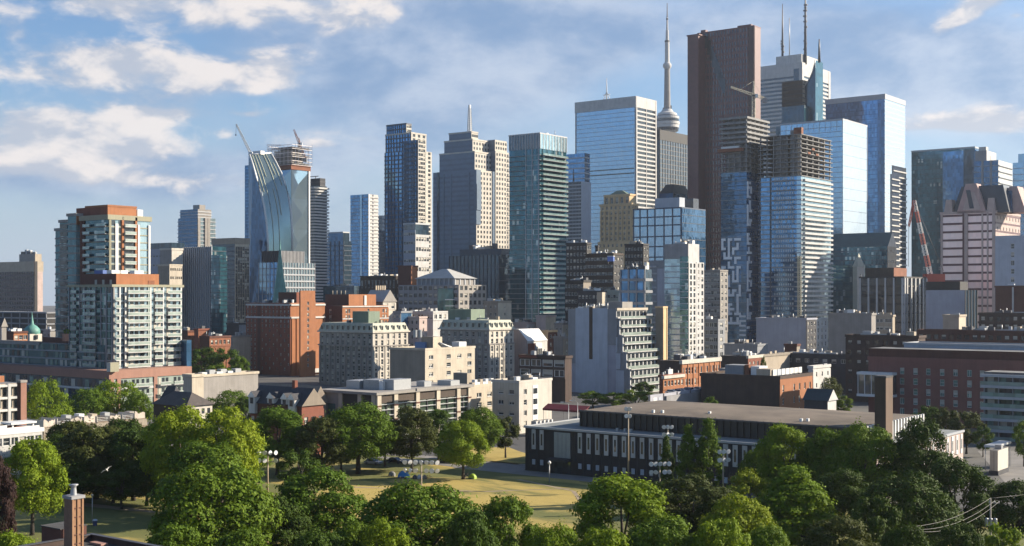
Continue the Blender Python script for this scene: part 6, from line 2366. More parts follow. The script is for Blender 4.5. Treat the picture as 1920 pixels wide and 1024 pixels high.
an.panel('L', k0, k1, .1, 2.8, .1, M['pane_dark'], 'entrance_door')
for k in range(17):
    s0 = DA * (k + .5) / 17
    an.panel('R', s0 - .55, s0 + .55, 5.2, 9.4, .16, M['white_paint'], 'slot_panel')
    an.panel('R', s0 - .5, s0 + .5, 1.2, 4.2, .14, M['white_paint'], 'slot_panel')
    an.panel('R', s0 - .22, s0 + .22, 6.2, 8.4, .2, M['pane_dark'], 'slot_window')
# upper hall
hx, hy, hl, hd, hz = 10.0, 8.0, 66.5, 36.0, 13.6
up = HV(r, hx, hy, hl, hd, ZA - .3, hz)
dkm = wall('hall_metal', (.045, .036, .032), .2, .55, .6)
up.body(dkm, wall('hall_side', (.10, .07, .065), .15, .6), M['roof_dark'], 'upper_wall')
# slightly vaulted roof sheet
V, Fc = [], []
nx, ny = 12, 10
for j in range(ny + 1):
    for i in range(nx + 1):
        t, s_ = i / nx, j / ny
        V.append((hx - .35 + (hl + .7) * t, hy - .35 + (hd + .7) * s_, hz + .02 + .75 * math.sin(math.pi * s_) * min(1, 4 * min(t, 1 - t) + .15)))
for j in range(ny):
    for i in range(nx):
        n = j * (nx + 1) + i
        Fc.append((n, n + 1, n + nx + 2, n + nx + 1))
o = poly('roof', r, M['roof_tan'], V, Fc, None, True)
n_ = 42
for i in range(n_ + 1):
    q_ = hl * i / n_
    up.panel('L', q_ - .14, q_ + .14, ZA + .05, hz + .25, .36, dkm, 'fin')
for i in range(22):
    q_ = hd * i / 21
    up.panel('R', q_ - .3, q_ + .3, ZA + .05, hz + .3, .45, M['white_paint'], 'fin')
box('roof_trim', r, M['metal_dark'], (hx - .4, hy - .42, hz - .12), (hx + hl + .4, hy - .36, hz + .22))
for x, y in ((hx + 17, hy + 3), (hx + 19, hy + 3.6), (hx + 29, hy + 7), (hx + 52, hy + 4), (hx + 53, hy + 5)):
    box('roof_vent', r, M['white_paint'], (x, y, hz), (x + .55, y + .55, hz + .9))
for x in (22, 24, 25.5):
    box('roof_vent', r, M['metal_grey'], (x, 4.0, ZA), (x + .5, 4.6, ZA + .7))
for x, y in ((5, 18), (8.5, 14)):
    tubes('vent_pipe', r, M['metal_grey'], [([(x, y, ZA), (x, y, ZA + 1.2)], .14)])
# dark square chimney rising behind the hall's right end
b = BD('chimney', 'massive dark square chimney with brown sunlit side, at the right end of the sports hall', 'chimney', 1640, 1661, 1674, 258, 706, 835)
v = b.v
v.body(M['brown_dark'], wall('chimney_brown', (.155, .10, .07), .15), M['roof_dark'])  # right wall a lighter brown, sunlight put into its colour
v.slab(v.z1 - .3, v.z1 + .05, M['slate'], .08, 'cap')
# white panel wall and parked cars behind the hall
b = BD('boundary_wall', 'long white wall with dark posts behind the sports hall roof', 'wall', 1216, 1217.5, 1318, 395, 741)
v = b.v
v.body(M['white_conc'], M['lilac'], M['grey_conc'])
v.fins('R', 5, .35, .15, M['slate'])
for k in range(4):
    v.panel('R', v.b * (.07 + .25 * k), v.b * (.13 + .25 * k), v.z1 - 2.6, v.z1 - 1.0, .06, M['white_paint'], 'panel')
    v.panel('R', v.b * (.16 + .25 * k), v.b * (.21 + .25 * k), v.z1 - 2.6, v.z1 - 1.0, .06, M['pale_blue'], 'panel')
b = BD('kiosk', 'cream booth with rooftop unit under a white canopy at the right edge', 'kiosk', 1856, 1871, 1890, 285, 845)
v = b.v
v.body(M['cream'], M['cream_pale'])
v.slab(.02, 1.0, M['slate'], .15, 'plinth')
v.unitbox(.5, .5, 1.4, 1.4, .9, M['metal_grey'])
v.panel('L', v.a * .5, v.a * .5 + .06, 1.0, v.z1 - .2, .04, M['slate'], 'joint')
b2 = BD('canopy', 'white flat canopy on posts over the cream booth', 'canopy', 1845, 1868, 1896, 292, 836, 840)
b2.v.body(M['white_paint'], M['white_paint'], M['metal_grey'], 'roof')
for sx in (.05, .95):
    for sy in (.05, .95):
        x, y = b2.v.ox - b2.v.a * sx, b2.v.oy + b2.v.b * sy
        tubes('post', b2.root, M['metal_grey'], [([(x, y, 0), (x, y, b2.v.z0)], .09)])
# ------------------------------------------------------------------ trees
def leaf_mat(name, dark, lite, trans=.2):
    m, t, p = base_mat(name)
    g = t.new('ShaderNodeNewGeometry')
    n = t.noise(g.outputs['Position'], .55, 3, .6)
    f = t.math('ADD', t.math('MULTIPLY', g.outputs['Random Per Island'], .55), t.math('MULTIPLY', n, .45))
    c = t.mix(f, dark, lite)
    oi = t.new('ShaderNodeObjectInfo').outputs['Random']
    c = t.mix(1.0, c, t.mix(oi, (.86, .9, .86), (1.14, 1.08, 1.0)), 'MULTIPLY')
    t.put(p.inputs['Base Color'], c)
    p.inputs['Roughness'].default_value = .62
    p.inputs['Specular IOR Level'].default_value = .1
    tr = t.new('ShaderNodeBsdfTranslucent')
    t.put(tr.inputs[0], t.mix(1.0, c, (1.5, 1.45, .55), 'MULTIPLY'))
    mx = t.new('ShaderNodeMixShader')
    mx.inputs[0].default_value = trans
    t.l.new(p.outputs[0], mx.inputs[1])
    t.l.new(tr.outputs[0], mx.inputs[2])
    t.l.new(mx.outputs[0], t.n['Material Output'].inputs[0])
    return m


LEAF = {
    'deep': leaf_mat('leaf_deep', (.019, .040, .007), (.060, .098, .014), .15),  # leaves darkened to stand in for shade lying over these trees
    'dark': leaf_mat('leaf_dark', (.024, .054, .008), (.075, .125, .016)),
    'mid': leaf_mat('leaf_mid', (.042, .092, .008), (.130, .190, .019)),
    'bright': leaf_mat('leaf_bright', (.072, .135, .009), (.185, .248, .020), .25),
    'lime': leaf_mat('leaf_lime', (.092, .155, .010), (.230, .285, .022), .25),
    'yellow': leaf_mat('leaf_yellow', (.110, .160, .011), (.260, .290, .025), .25),
    'olive': leaf_mat('leaf_olive', (.032, .044, .012), (.080, .096, .024), .15),
    'copper': leaf_mat('leaf_copper', (.022, .013, .014), (.070, .040, .038), .15),
}
BARK = wall('bark', (.075, .06, .048), .3, .9, 2.5)
CROWNS, TRUNKS = [], []


def make_crown(seed, R_, zb, zt, nl, nleaf, shape='round', size=(.24, .46)):
    rg = np.random.default_rng(seed)
    hgt = zt - zb
    zc = zb + hgt * .5
    cen, rad = [], []
    for i in range(nl):
        for _ in range(60):
            t = rg.uniform(.06, .97)
            if shape == 'round':
                prof = math.sin(math.pi * (t * .86 + .10)) ** .62
            elif shape == 'column':
                prof = min(1, (1 - t) * 2.2 + .12) * min(1, t * 5 + .5)
            elif shape == 'flat':
                prof = .55 + .45 * math.sin(math.pi * min(1, t * .8 + .2))
            else:
                prof = (1 - t) ** .6 * min(1, t * 4 + .4)
            a = rg.uniform(0, 2 * math.pi)
            lr = R_ * rg.uniform(.15, .33) * (1 if shape != 'column' else 1.1)
            rr_ = max(0, R_ * prof - lr * .75) * rg.uniform(.45, 1.0) ** .5
            c = np.array([rr_ * math.cos(a), rr_ * math.sin(a), zb + hgt * t])
            if all(np.linalg.norm((c - q) * (1, 1, 1.1)) > .42 * (lr + s) for q, s in zip(cen, rad)):
                break
        cen.append(c)
        rad.append(lr)
    cen, rad = np.array(cen), np.array(rad)
    wgt = rad ** 2 / (rad ** 2).sum()
    pts, nrm = [], []
    got = 0
    while got < nleaf:
        k = rg.choice(len(cen), 4000, p=wgt)
        d = rg.normal(size=(4000, 3))
        d /= np.linalg.norm(d, axis=1)[:, None]
        d[:, 2] = np.where((d[:, 2] < -.3) & (rg.random(4000) < .6), -d[:, 2], d[:, 2])
        rr_ = rad[k] * (1 - np.abs(rg.normal(0, .17, 4000)))
        bump = 1 + .16 * np.sin(d[:, 0] * 7 + k * 1.7) * np.sin(d[:, 1] * 6 + k) + .1 * np.sin(d[:, 2] * 9 + k * .6)
        p = cen[k] + d * (rr_ * bump)[:, None] * (1, 1, .8)
        dist = np.linalg.norm((p[:, None, :] - cen[None]) / (1, 1, .8), axis=2) / rad[None]
        inside = (dist < .70).sum(1) > 0
        own = dist[np.arange(4000), k] < .70
        ok = ~(inside & ~own) & (p[:, 2] > zb - .6) & ~(own & (rg.random(4000) < .5))
        pts.append(p[ok])
        nrm.append(d[ok])
        got += int(ok.sum())
    p = np.concatenate(pts)[:nleaf]
    d = np.concatenate(nrm)[:nleaf]
    n = len(p)
    out_ = rg.random(n) < .09
    p = p + d * (rg.uniform(.1, .75, n) * out_)[:, None]
    nv = d * 1.0 + rg.normal(0, .38, (n, 3)) + (0, 0, .15)
    nv /= np.linalg.norm(nv, axis=1)[:, None]
    tv = np.cross(nv, rg.normal(size=(n, 3)))
    tv /= np.linalg.norm(tv, axis=1)[:, None]
    bv = np.cross(nv, tv)
    s = (size[0] + (size[1] - size[0]) * rg.random(n) ** 1.4)[:, None]
    V = np.stack([p - tv * s * .55, p - bv * s * .34 + nv * s * .06, p + tv * s * .6, p + bv * s * .34 + nv * s * .06], 1).reshape(-1, 3)
    me = bpy.data.meshes.new('crown')
    me.vertices.add(len(V))
    me.vertices.foreach_set('co', V.astype(np.float32).ravel())
    me.loops.add(n * 4)
    me.polygons.add(n)
    me.loops.foreach_set('vertex_index', np.arange(n * 4, dtype=np.int32))
    me.polygons.foreach_set('loop_start', np.arange(0, n * 4, 4, dtype=np.int32))
    me.polygons.foreach_set('loop_total', np.full(n, 4, np.int32))
    me.materials.append(LEAF['mid'])
    me.update(calc_edges=True)
    me.validate()
    # trunk and limbs
    tl = [([(0, 0, -.1), (.05, .03, zb * .6), (.1, -.05, zb + hgt * .35), (0, .1, zb + hgt * .7)], [R_ * .072, R_ * .05, R_ * .034, R_ * .012])]
    limbs = []
    for q in range(min(9, nl)):
        c = cen[rg.integers(len(cen))]
        z0 = zb * rg.uniform(.65, 1.0) + hgt * rg.uniform(0, .25)
        limbs.append(([(0, 0, z0), (c[0] * .45, c[1] * .45, z0 + (c[2] - z0) * .5), tuple(c)], [R_ * .03, R_ * .02, R_ * .007]))
    out = []
    for nm, ls in (('trunk', tl), ('limb', limbs)):
        Vt, Ft = [], []
        for a, b_ in ls:
            v_, f_ = tube_data(a, b_, 6)
            Ft += [tuple(i + len(Vt) for i in q) for q in f_]
            Vt += v_
        out.append(mesh_from(nm, Vt, Ft, [BARK], None, True))
    rad_ = float(np.percentile(np.hypot(V[:, 0], V[:, 1]), 97.5))
    return me, out[0], out[1], rad_, float(np.percentile(V[:, 2], 99.7))


KIND = [make_crown(11, 6.5, 3.2, 14, 46, 25000), make_crown(12, 6.5, 2.8, 13.5, 54, 25000), make_crown(13, 6.0, 3.0, 15, 48, 24000),
        make_crown(14, 7.0, 3.4, 13, 60, 27000), make_crown(15, 2.6, .6, 14, 60, 16000, 'column', (.2, .38)),
        make_crown(16, 6.0, 3.6, 10, 34, 9000, 'flat', (.22, .42)), make_crown(17, 4.6, 2.6, 10, 24, 9500), make_crown(18, 6.2, 3.0, 14.5, 44, 25000, 'cone')]


def tree(px, py, wpx, Y, k, leaf, label, name='broadleaf_tree', group='trees round the park', stretch=1.0):
    me, tk, lb, R0, z0 = KIND[k]
    ztop = zat(py, Y)
    wid = wpx / F * Y
    p = P3(px, 555, Y)
    r = empty(name, label, 'tree', (p.x, p.y, 0), random.uniform(0, 6.28), group)
    sc = (wid / 2 / R0 * .97, wid / 2 / R0 * .97, ztop / z0 * stretch)
    for nm, m in (('trunk', tk), ('limb', lb), ('crown', me)):
        o = bpy.data.objects.new(nm, m)
        link(o, r, (0, 0, 0), sc)
        if nm == 'crown':
            o.material_slots[0].link = 'OBJECT'
            o.material_slots[0].material = LEAF[leaf]
    return r


TREES = [
    # row behind the dry field
    (520, 766, 118, 286, 0, 'mid', 'dark green rounded tree, farthest left of the row behind the field'),
    (604, 783, 104, 282, 1, 'olive', 'brownish olive tree between two green ones in the row behind the field'),
    (672, 757, 152, 288, 3, 'mid', 'broad dark green tree with its bare trunk showing above the road'),
    (772, 763, 100, 292, 2, 'olive', 'dark dull green tree behind the row of stadium lamps'),
    (822, 768, 72, 304, 1, 'dark', 'narrow dark tree squeezed in front of the green louvred clinic'),
    (868, 790, 100, 279, 0, 'bright', 'light green weeping tree at the far right end of the field row'),
    (898, 764, 92, 312, 3, 'mid', 'leafy tree in front of the four window row cream block'),
    (948, 783, 58, 316, 6, 'olive', 'thin small tree with visible trunk beside the cream corner block'),
    (722, 800, 80, 300, 6, 'dark', 'low dark tree filling the gap behind the field lamps'),
    (560, 800, 80, 296, 6, 'mid', 'low green tree filling the gap before the gabled terrace'),
    (560, 845, 84, 252, 6, 'dark', 'shaded small tree below the brownish olive one'),
    # left
    (338, 764, 150, 242, 3, 'lime', 'big pale green tree before the hip roofed house'),
    (425, 766, 140, 236, 2, 'lime', 'big pale yellow green tree, right hand one of the pale pair'),
    (385, 830, 170, 226, 1, 'mid', 'mid green tree under the pale pair of trees'),
    (60, 826, 132, 214, 0, 'bright', 'fresh green tree left of the brick chimney with flue'),
    (180, 796, 170, 252, 3, 'olive', 'dark olive tree behind the flying gull'),
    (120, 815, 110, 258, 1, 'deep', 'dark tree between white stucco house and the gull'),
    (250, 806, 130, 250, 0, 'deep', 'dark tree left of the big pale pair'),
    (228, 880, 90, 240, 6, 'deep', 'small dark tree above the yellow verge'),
    (-6, 858, 70, 176, 1, 'copper', 'copper beech with purple brown leaves at the left edge'),
    (22, 1000, 110, 158, 0, 'bright', 'bright treetop in the bottom left corner'),
    (20, 800, 60, 300, 6, 'mid', 'small tree beside the white stucco house'),
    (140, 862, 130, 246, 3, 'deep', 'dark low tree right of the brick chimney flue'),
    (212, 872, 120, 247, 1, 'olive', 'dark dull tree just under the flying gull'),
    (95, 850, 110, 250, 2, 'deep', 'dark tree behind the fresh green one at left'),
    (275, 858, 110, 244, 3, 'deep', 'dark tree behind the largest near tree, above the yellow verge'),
    (455, 820, 110, 262, 1, 'mid', 'green tree between the pale pair and the field row'),
    (640, 812, 80, 290, 6, 'dark', 'low dark tree under the brownish olive tree'),
    (232, 786, 112, 264, 1, 'deep', 'dark tree before the fenced roof terraces, right of two'),
    (132, 790, 112, 264, 0, 'olive', 'dark tree before the fenced roof terraces, left of two'),
    # near row
    (398, 862, 248, 172, 3, 'mid', 'largest near green tree, left of the field, in front of everything there'),
    (598, 878, 176, 186, 2, 'mid', 'near dark green tree at the left end of the field'),
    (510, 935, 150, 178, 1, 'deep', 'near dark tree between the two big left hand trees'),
    (785, 906, 272, 165, 3, 'mid', 'near broad dome shaped tree at the bottom centre covering a lamp post'),
    (950, 932, 150, 162, 1, 'mid', 'near loose topped tree at bottom, between dome shaped tree and big round one'),
    (880, 960, 120, 150, 0, 'dark', 'near treetop at the bottom edge right of the dome shaped tree'),
    (1165, 896, 206, 176, 0, 'bright', 'near big round tree right of the dry field'),
    (1300, 893, 180, 184, 2, 'olive', 'near dark tree behind the yellow green one, below the columnar poplars'),
    (1385, 930, 160, 172, 3, 'yellow', 'near yellow green tree below the right hand floodlight'),
    (1488, 876, 190, 190, 7, 'bright', 'near bright green tree with a pointed top, right of centre'),
    (1040, 985, 150, 150, 3, 'bright', 'treetop at the bottom edge just under the dry field'),
    (1135, 992, 140, 148, 1, 'bright', 'treetop at the bottom edge below the big round tree'),
    (1245, 972, 180, 152, 0, 'mid', 'treetop at the bottom edge below the near dark tree'),
    (1350, 976, 150, 150, 1, 'bright', 'treetop at the bottom edge below the yellow green tree'),
    (1440, 985, 120, 158, 3, 'mid', 'treetop at the bottom edge left of the dark right hand shrubs'),
    (1575, 968, 150, 164, 2, 'olive', 'dull green treetop at the bottom edge left of the utility poles'),
    (330, 985, 150, 152, 1, 'mid', 'treetop at the bottom edge left below the largest near tree'),
    (455, 992, 130, 150, 0, 'mid', 'treetop at the bottom edge right below the largest near tree'),
    (672, 982, 120, 156, 1, 'mid', 'treetop at the bottom edge left below the dome shaped tree'),
    (720, 975, 110, 152, 2, 'bright', 'treetop at the bottom edge touching the left foot of the dome shaped tree'),
    (600, 995, 150, 152, 3, 'dark', 'treetop at the bottom edge under the field end tree'),
    # right
    (1405, 882, 84, 222, 6, 'yellow', 'small yellow tree between the floodlight and the sports hall'),
    (1430, 838, 90, 244, 3, 'mid', 'green tree filling the gap between poplars and the light topped tree'),
    (1530, 840, 110, 236, 0, 'mid', 'mid green tree low before the sports hall, left of the large pair'),
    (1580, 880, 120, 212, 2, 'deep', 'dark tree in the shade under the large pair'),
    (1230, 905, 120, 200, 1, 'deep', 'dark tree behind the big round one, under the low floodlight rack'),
    (1470, 798, 112, 236, 0, 'bright', 'rounded light topped tree before the sports hall, next to the columnar poplars'),
    (1560, 806, 130, 232, 1, 'mid', 'mid green tree, left one of the large pair before the dark square chimney'),
    (1622, 796, 150, 226, 3, 'mid', 'large spreading green tree directly before the dark square chimney'),
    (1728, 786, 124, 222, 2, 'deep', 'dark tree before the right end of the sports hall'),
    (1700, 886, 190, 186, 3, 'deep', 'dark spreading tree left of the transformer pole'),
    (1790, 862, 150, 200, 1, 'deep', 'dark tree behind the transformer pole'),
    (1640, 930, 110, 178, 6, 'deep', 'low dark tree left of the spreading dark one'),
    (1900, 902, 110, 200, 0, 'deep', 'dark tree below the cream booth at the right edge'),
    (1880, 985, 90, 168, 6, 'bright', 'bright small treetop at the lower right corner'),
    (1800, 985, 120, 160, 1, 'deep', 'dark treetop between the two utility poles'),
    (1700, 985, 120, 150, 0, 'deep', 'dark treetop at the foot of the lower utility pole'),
    (1775, 766, 60, 330, 6, 'olive', 'dark small tree against the brick residence, left of two'),
    (1812, 772, 70, 324, 6, 'olive', 'dark small tree against the brick residence, right of two'),
    (1740, 762, 60, 336, 6, 'dark', 'dark tree just behind the sports hall end before the brick residence'),
    (1920, 790, 44, 300, 6, 'mid', 'tree cut by the right edge above the cream booth'),
    (1843, 800, 40, 318, 6, 'dark', 'dark shrub like tree before the balcony wing'),
    # middle distance
    (86, 713, 92, 350, 5, 'bright', 'airy locust tree right of the broad brick chimney slab'),
    (160, 728, 86, 362, 5, 'mid', 'airy locust tree below the dark terrace wing'),
    (222, 714, 104, 372, 5, 'bright', 'airy locust tree before the pink brick band of the terrace wing'),
    (262, 735, 60, 366, 5, 'mid', 'small airy tree at the right end of the locust row'),
    (428, 732, 96, 400, 5, 'mid', 'bushy tree before the long beige warehouse'),
    (462, 745, 50, 380, 6, 'dark', 'small dark tree left of the gabled terrace'),
    (384, 652, 62, 570, 6, 'dark', 'distant dark tree below the terracotta row, left of three'),
    (424, 654, 66, 560, 6, 'dark', 'distant dark tree below the terracotta row, middle of three'),
    (450, 668, 40, 545, 6, 'mid', 'distant green tree touching the orange brick tower'),
    (408, 684, 60, 520, 6, 'mid', 'distant bush like tree behind the warehouse units'),
    (1112, 734, 60, 455, 6, 'mid', 'dark tree at the foot of the terraced white block, left of two'),
    (1150, 736, 64, 448, 6, 'mid', 'tree at the foot of the terraced white block, right of two'),
    (1192, 732, 62, 432, 6, 'bright', 'light green tree at the sunny foot of the terraced white block'),
    (1208, 716, 44, 480, 6, 'dark', 'small tree touching the lowest terrace of the white block'),
    (1332, 744, 32, 396, 6, 'mid', 'small bush like tree at the right end of the white boundary wall'),
    (1545, 706, 70, 440, 5, 'olive', 'grey leaved thin tree right of the white plastered house end'),
    (1578, 742, 46, 420, 6, 'mid', 'small green tree at the foot of the brown brick corner block'),
    (640, 735, 40, 470, 6, 'dark', 'little dark tree below the left mansard hotel'),
]
for t_ in TREES:
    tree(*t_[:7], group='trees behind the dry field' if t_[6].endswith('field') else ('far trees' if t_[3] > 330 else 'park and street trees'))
for t_ in ((1290, 797, 46, 246, 4, 'mid', 'columnar poplar before the sports hall, middle of three'), (1328, 786, 58, 246, 4, 'mid', 'columnar poplar before the sports hall, broadest and rightmost of three'),
           (1250, 818, 32, 248, 4, 'dark', 'thin columnar poplar behind the tall double floodlight')):
    tree(*t_, name='poplar_tree', group='columnar poplars')
# a clipped shrub in the roof planter, ivy on the brick corner
v = PLANTER.v
c_ = P3(123, 626, 449)
sh = empty('shrub', 'small round green shrub standing in the terracotta roof planter', 'shrub', (c_.x, c_.y + 1, v.z1 - .3))
o = bpy.data.objects.new('foliage', KIND[6][0])
link(o, sh, (0, 0, -.5), (.28, .28, .24))
o.material_slots[0].link = 'OBJECT'
o.material_slots[0].material = LEAF['bright']
c_ = P3(1431, 690, 497)
iv = empty('ivy', 'green ivy climbing the corner of the red brick block', 'climbing plant', (c_.x, c_.y, 0))
o = bpy.data.objects.new('foliage', KIND[6][0])
link(o, iv, (0, 0, 0), (.30, .30, zat(668, 498) / 10))
o.material_slots[0].link = 'OBJECT'
o.material_slots[0].material = LEAF['mid']
# ------------------------------------------------------------------ lamps, poles and wires
def floodlight(px, top, Y, rows, cols, sp, label, double=False, group='stadium floodlights'):
    p = P3(px, 555, Y)
    zt = zat(top, Y)
    r = empty('floodlight_mast', label, 'floodlight', (p.x, p.y, 0), random.uniform(-.3, .3), group)
    pm = plain('pole_tan', (.38, .30, .20), .6)
    tubes('pole', r, pm, [([(0, 0, 0), (0, 0, zt * .5), (0, 0, zt)], [.2, .16, .11])], 8)
    lens = plain('lamp_lens', (.85, .86, .88), .15)
    for j in range(rows):
        z = zt - .35 - j * 1.5
        w = sp * (cols - 1) / 2
        ca = box('cross_arm', r, M['metal_dark'], (-w - .1, -.06, z - .06), (w + .1, .06, z + .06))
        for k in range(cols):
            if rows > 1 and j == 1 and cols > 3 and k == cols // 2:
                continue
            x = -w + sp * k
            lp = lathe('lamp', r, [M['metal_grey'], lens], [(.12, -.42), (.28, -.3), (.46, 0), (.44, .04), (.05, .05)], 12, idx=[0, 0, 0, 1])
            lp.location = (x, -.35, z + .28)
            lp.rotation_euler = (R(100 + random.uniform(-14, 14)), 0, R(random.uniform(-50, 50)))
            under(ca, lp)
    return r


floodlight(790, 866, 232, 2, 7, 1.0, 'wide two row floodlight rack above the dome shaped tree by the field')
floodlight(502, 848, 246, 2, 4, 1.05, 'floodlight mast rising among the trees left of the field')
floodlight(1237, 869, 236, 2, 5, .85, 'low floodlight rack left of the columnar poplars')
floodlight(1252, 800, 262, 2, 3, .8, 'tall double row floodlight close before the sports hall')
floodlight(1356, 846, 232, 2, 3, .85, 'floodlight mast on a tan pole right of the columnar poplars')
floodlight(1178, 766, 268, 2, 2, .7, 'tallest tan pole with a small lamp cluster, standing before the black hall')
p = P3(1030, 905, gy(906))
r = empty('street_lamp', 'short grey lamp post with round top on the walk before the black hall', 'lamp post', (p.x, p.y, 0))
tubes('pole', r, M['metal_grey'], [([(0, 0, 0), (0, 0, zat(870, p.y))], [.13, .09])], 8)
lathe('lamp_head', r, M['white_paint'], [(.1, zat(871, p.y)), (.34, zat(869, p.y)), (.36, zat(866.5, p.y)), (.1, zat(864, p.y))], 10, True)
p = P3(173, 976, gy(980))
r = empty('street_lamp', 'thin grey lamp post on the yellow verge right of the brick chimney', 'lamp post', (p.x, p.y, 0))
tubes('pole', r, M['metal_grey'], [([(0, 0, 0), (0, 0, 4.6)], [.1, .06])], 8)
lathe('lamp_head', r, M['metal_grey'], [(.08, 4.5), (.2, 4.7), (.22, 4.95), (.05, 5.05)], 10, True)
p = P3(178, 985, gy(986))
r = empty('litter_bin', 'navy litter bin with a pale lid beside the thin lamp post', 'bin', (p.x, p.y, 0))
lathe('bin_body', r, plain('bin_navy', (.05, .06, .16), .5), [(.36, 0), (.42, .9), (.1, .95)], 12)
lathe('lid', r, M['pale_blue'], [(.46, .9), (.44, 1.02), (.25, 1.15), (.05, 1.2)], 12, True)
for px, py, lab in ((1083, 762, 'curved arm street lamp before the terraced white block, right of two'), (1066, 765, 'curved arm street lamp by the red awning, left of two')):
    Y = 330
    p = P3(px, 555, Y)
    r = empty('street_lamp', lab, 'street lamp', (p.x, p.y, 0), 0, 'curved street lamps')
    z = zat(py - 10, Y)
    tubes('pole', r, M['metal_grey'], [([(0, 0, 0), (0, 0, z - .6)], [.12, .08])], 8)
    tubes('arm', r, M['metal_grey'], [([(0, 0, z - .6), (-.25, 0, z - .1), (-.9, 0, z + .15), (-1.5, 0, z + .1)], .07)], 6)
    box('lamp_head', r, M['white_paint'], (-2.1, -.16, z), (-1.3, .16, z + .2))


def utility_pole(px, top, Y, label, tr):
    p = P3(px, 555, Y)
    z = zat(top, Y)
    r = empty('utility_pole', label, 'utility pole', (p.x, p.y, 0), R(-12), 'utility poles')
    tubes('pole', r, plain('pole_wood', (.30, .27, .24), .8), [([(0, 0, 0), (0, 0, z)], [.17, .11])], 8)
    box('cross_arm', r, plain('arm_wood', (.33, .30, .27), .8), (-.25, -.07, z - .75), (1.25, .07, z - .6))
    for x in (-.1, .6, 1.15):
        lathe('insulator', r, M['white_paint'], [(.05, z - .6), (.08, z - .5), (.03, z - .38)], 8, loc=(x, 0, 0))
    if tr:
        for x in (-.55, 0.0, .62):
            lathe('transformer', r, M['metal_grey'], [(.24, z - 3.9), (.25, z - 2.9), (.2, z - 2.8), (.06, z - 2.75)], 12, loc=(x, -.32, 0))
        box('transformer_bracket', r, M['metal_dark'], (-.8, -.1, z - 3.2), (.85, .1, z - 3.1))
    else:
        box('switch_box', r, M['metal_grey'], (.1, -.2, z - 2.6), (.6, .2, z - 2.2))
    return r, p, z


r1, p1, z1_ = utility_pole(1857, 934, 181, 'utility pole with three grey transformer cans near the right edge', True)
r2, p2, z2_ = utility_pole(1692, 988, 158, 'lower utility pole at the bottom edge, left of the transformer pole', False)
wm = plain('wire', (.24, .23, .21), .6)


def wire(a, b_, sag, label, group):
    pts = []
    for i in range(15):
        t = i / 14
        q = a.lerp(b_, t)
        pts.append(q - Vector((0, 0, sag * 4 * t * (1 - t))))
    o = tubes('power_line', None, wm, [(pts, .024)], 5)
    tag(o, label, 'wire', group)


A1, A2 = Vector((p1.x, p1.y, z1_)), Vector((p2.x, p2.y, z2_))
E0 = P3(1560, 1090, 140)
E1 = P3(2040, 905, 190)
dx = Vector((.98, -.2, -.4))
wire(A1, A2, 1.0, 'top wire slung between the two utility poles', 'power lines')
wire(A1 + dx * .6 + Vector((0, 0, -.1)), A2 + dx * .6, 1.3, 'middle wire slung between the two utility poles', 'power lines')
wire(A1 + dx * 1.15, A2 + dx * 1.1, 1.5, 'lowest wire slung between the two utility poles', 'power lines')
wire(A2, E0, .4, 'upper wire running from the lower utility pole out of the bottom edge', 'power lines')
wire(A2 + dx * 1.1, E0 + dx * 1.1, .4, 'lower wire running from the lower utility pole out of the bottom edge', 'power lines')
wire(A1, E1, .3, 'wire running from the transformer pole out of the right edge', 'power lines')

# ------------------------------------------------------------------ camp at the field's edge
def dome_tent(px, py, w, d, h, mat, label, name='tent'):
    Y = gy(py)
    p = P3(px, py, Y)
    r = empty(name, label, 'tent', (p.x, p.y, .03), random.uniform(-.4, .4))
    V, Fc = [], []
    n, m_ = 10, 6
    for j in range(m_ + 1):
        for i in range(n + 1):
            a = math.pi * i / n
            t = j / m_ * 2 - 1
            k = math.sqrt(max(.06, 1 - abs(t) ** 2.6))
            V.append((math.cos(a) * w / 2 * (.75 + .25 * k), t * d / 2, math.sin(a) ** .8 * h * k))
    for j in range(m_):
        for i in range(n):
            q = j * (n + 1) + i
            Fc.append((q, q + 1, q + n + 2, q + n + 1))
    poly('canopy', r, mat, V, Fc)
    tubes('tent_pole', r, M['metal_grey'], [([(math.cos(math.pi * i / 10) * w / 2 * 1.01, 0, math.sin(math.pi * i / 10) ** .8 * h * 1.01) for i in range(11)], .02)], 4)
    poly('door_flap', r, M['metal_dark'], [(-w * .18, -d / 2 - .02, 0), (w * .18, -d / 2 - .02, 0), (w * .08, -d * .40, h * .52), (-w * .08, -d * .40, h * .52)], [(0, 1, 2, 3)])
    return r


dome_tent(757, 896, 2.6, 2.2, 1.55, plain('tarp_bright', (.03, .22, .50), .55), 'blue tarp tent at the shaded edge of the dry field')
dome_tent(886, 898, 1.7, 1.6, 1.15, plain('lime_cloth', (.34, .48, .04), .6), 'lime green pop up shelter at the far edge of the field')
dome_tent(735, 893, 1.6, 1.5, 1.1, plain('grey_cloth', (.2, .2, .19), .7), 'small grey tent left of the blue tarp tent')
rr = random.Random(12)
Y = gy(898)
for i, (px, lab, cm) in enumerate(((778, 'dark heaped bundle right of the blue tarp tent', 'metal_dark'), (786, 'pale bundle in the camp behind the floodlight rack', 'white_conc'), (796, 'olive bundle at the right end of the camp', 'beige_dark'))):
    p = P3(px, 898, Y)
    r = empty('bundle', lab, 'bundle', (p.x, p.y, .03), i)
    lathe('sack', r, M[cm], [(.5, 0), (.62, .25), (.45, .6), (.2, .8), (.12, .9)], 9, True)
    box('crate', r, M['beige'], (.45, -.4, 0), (1.05, .3, .45))


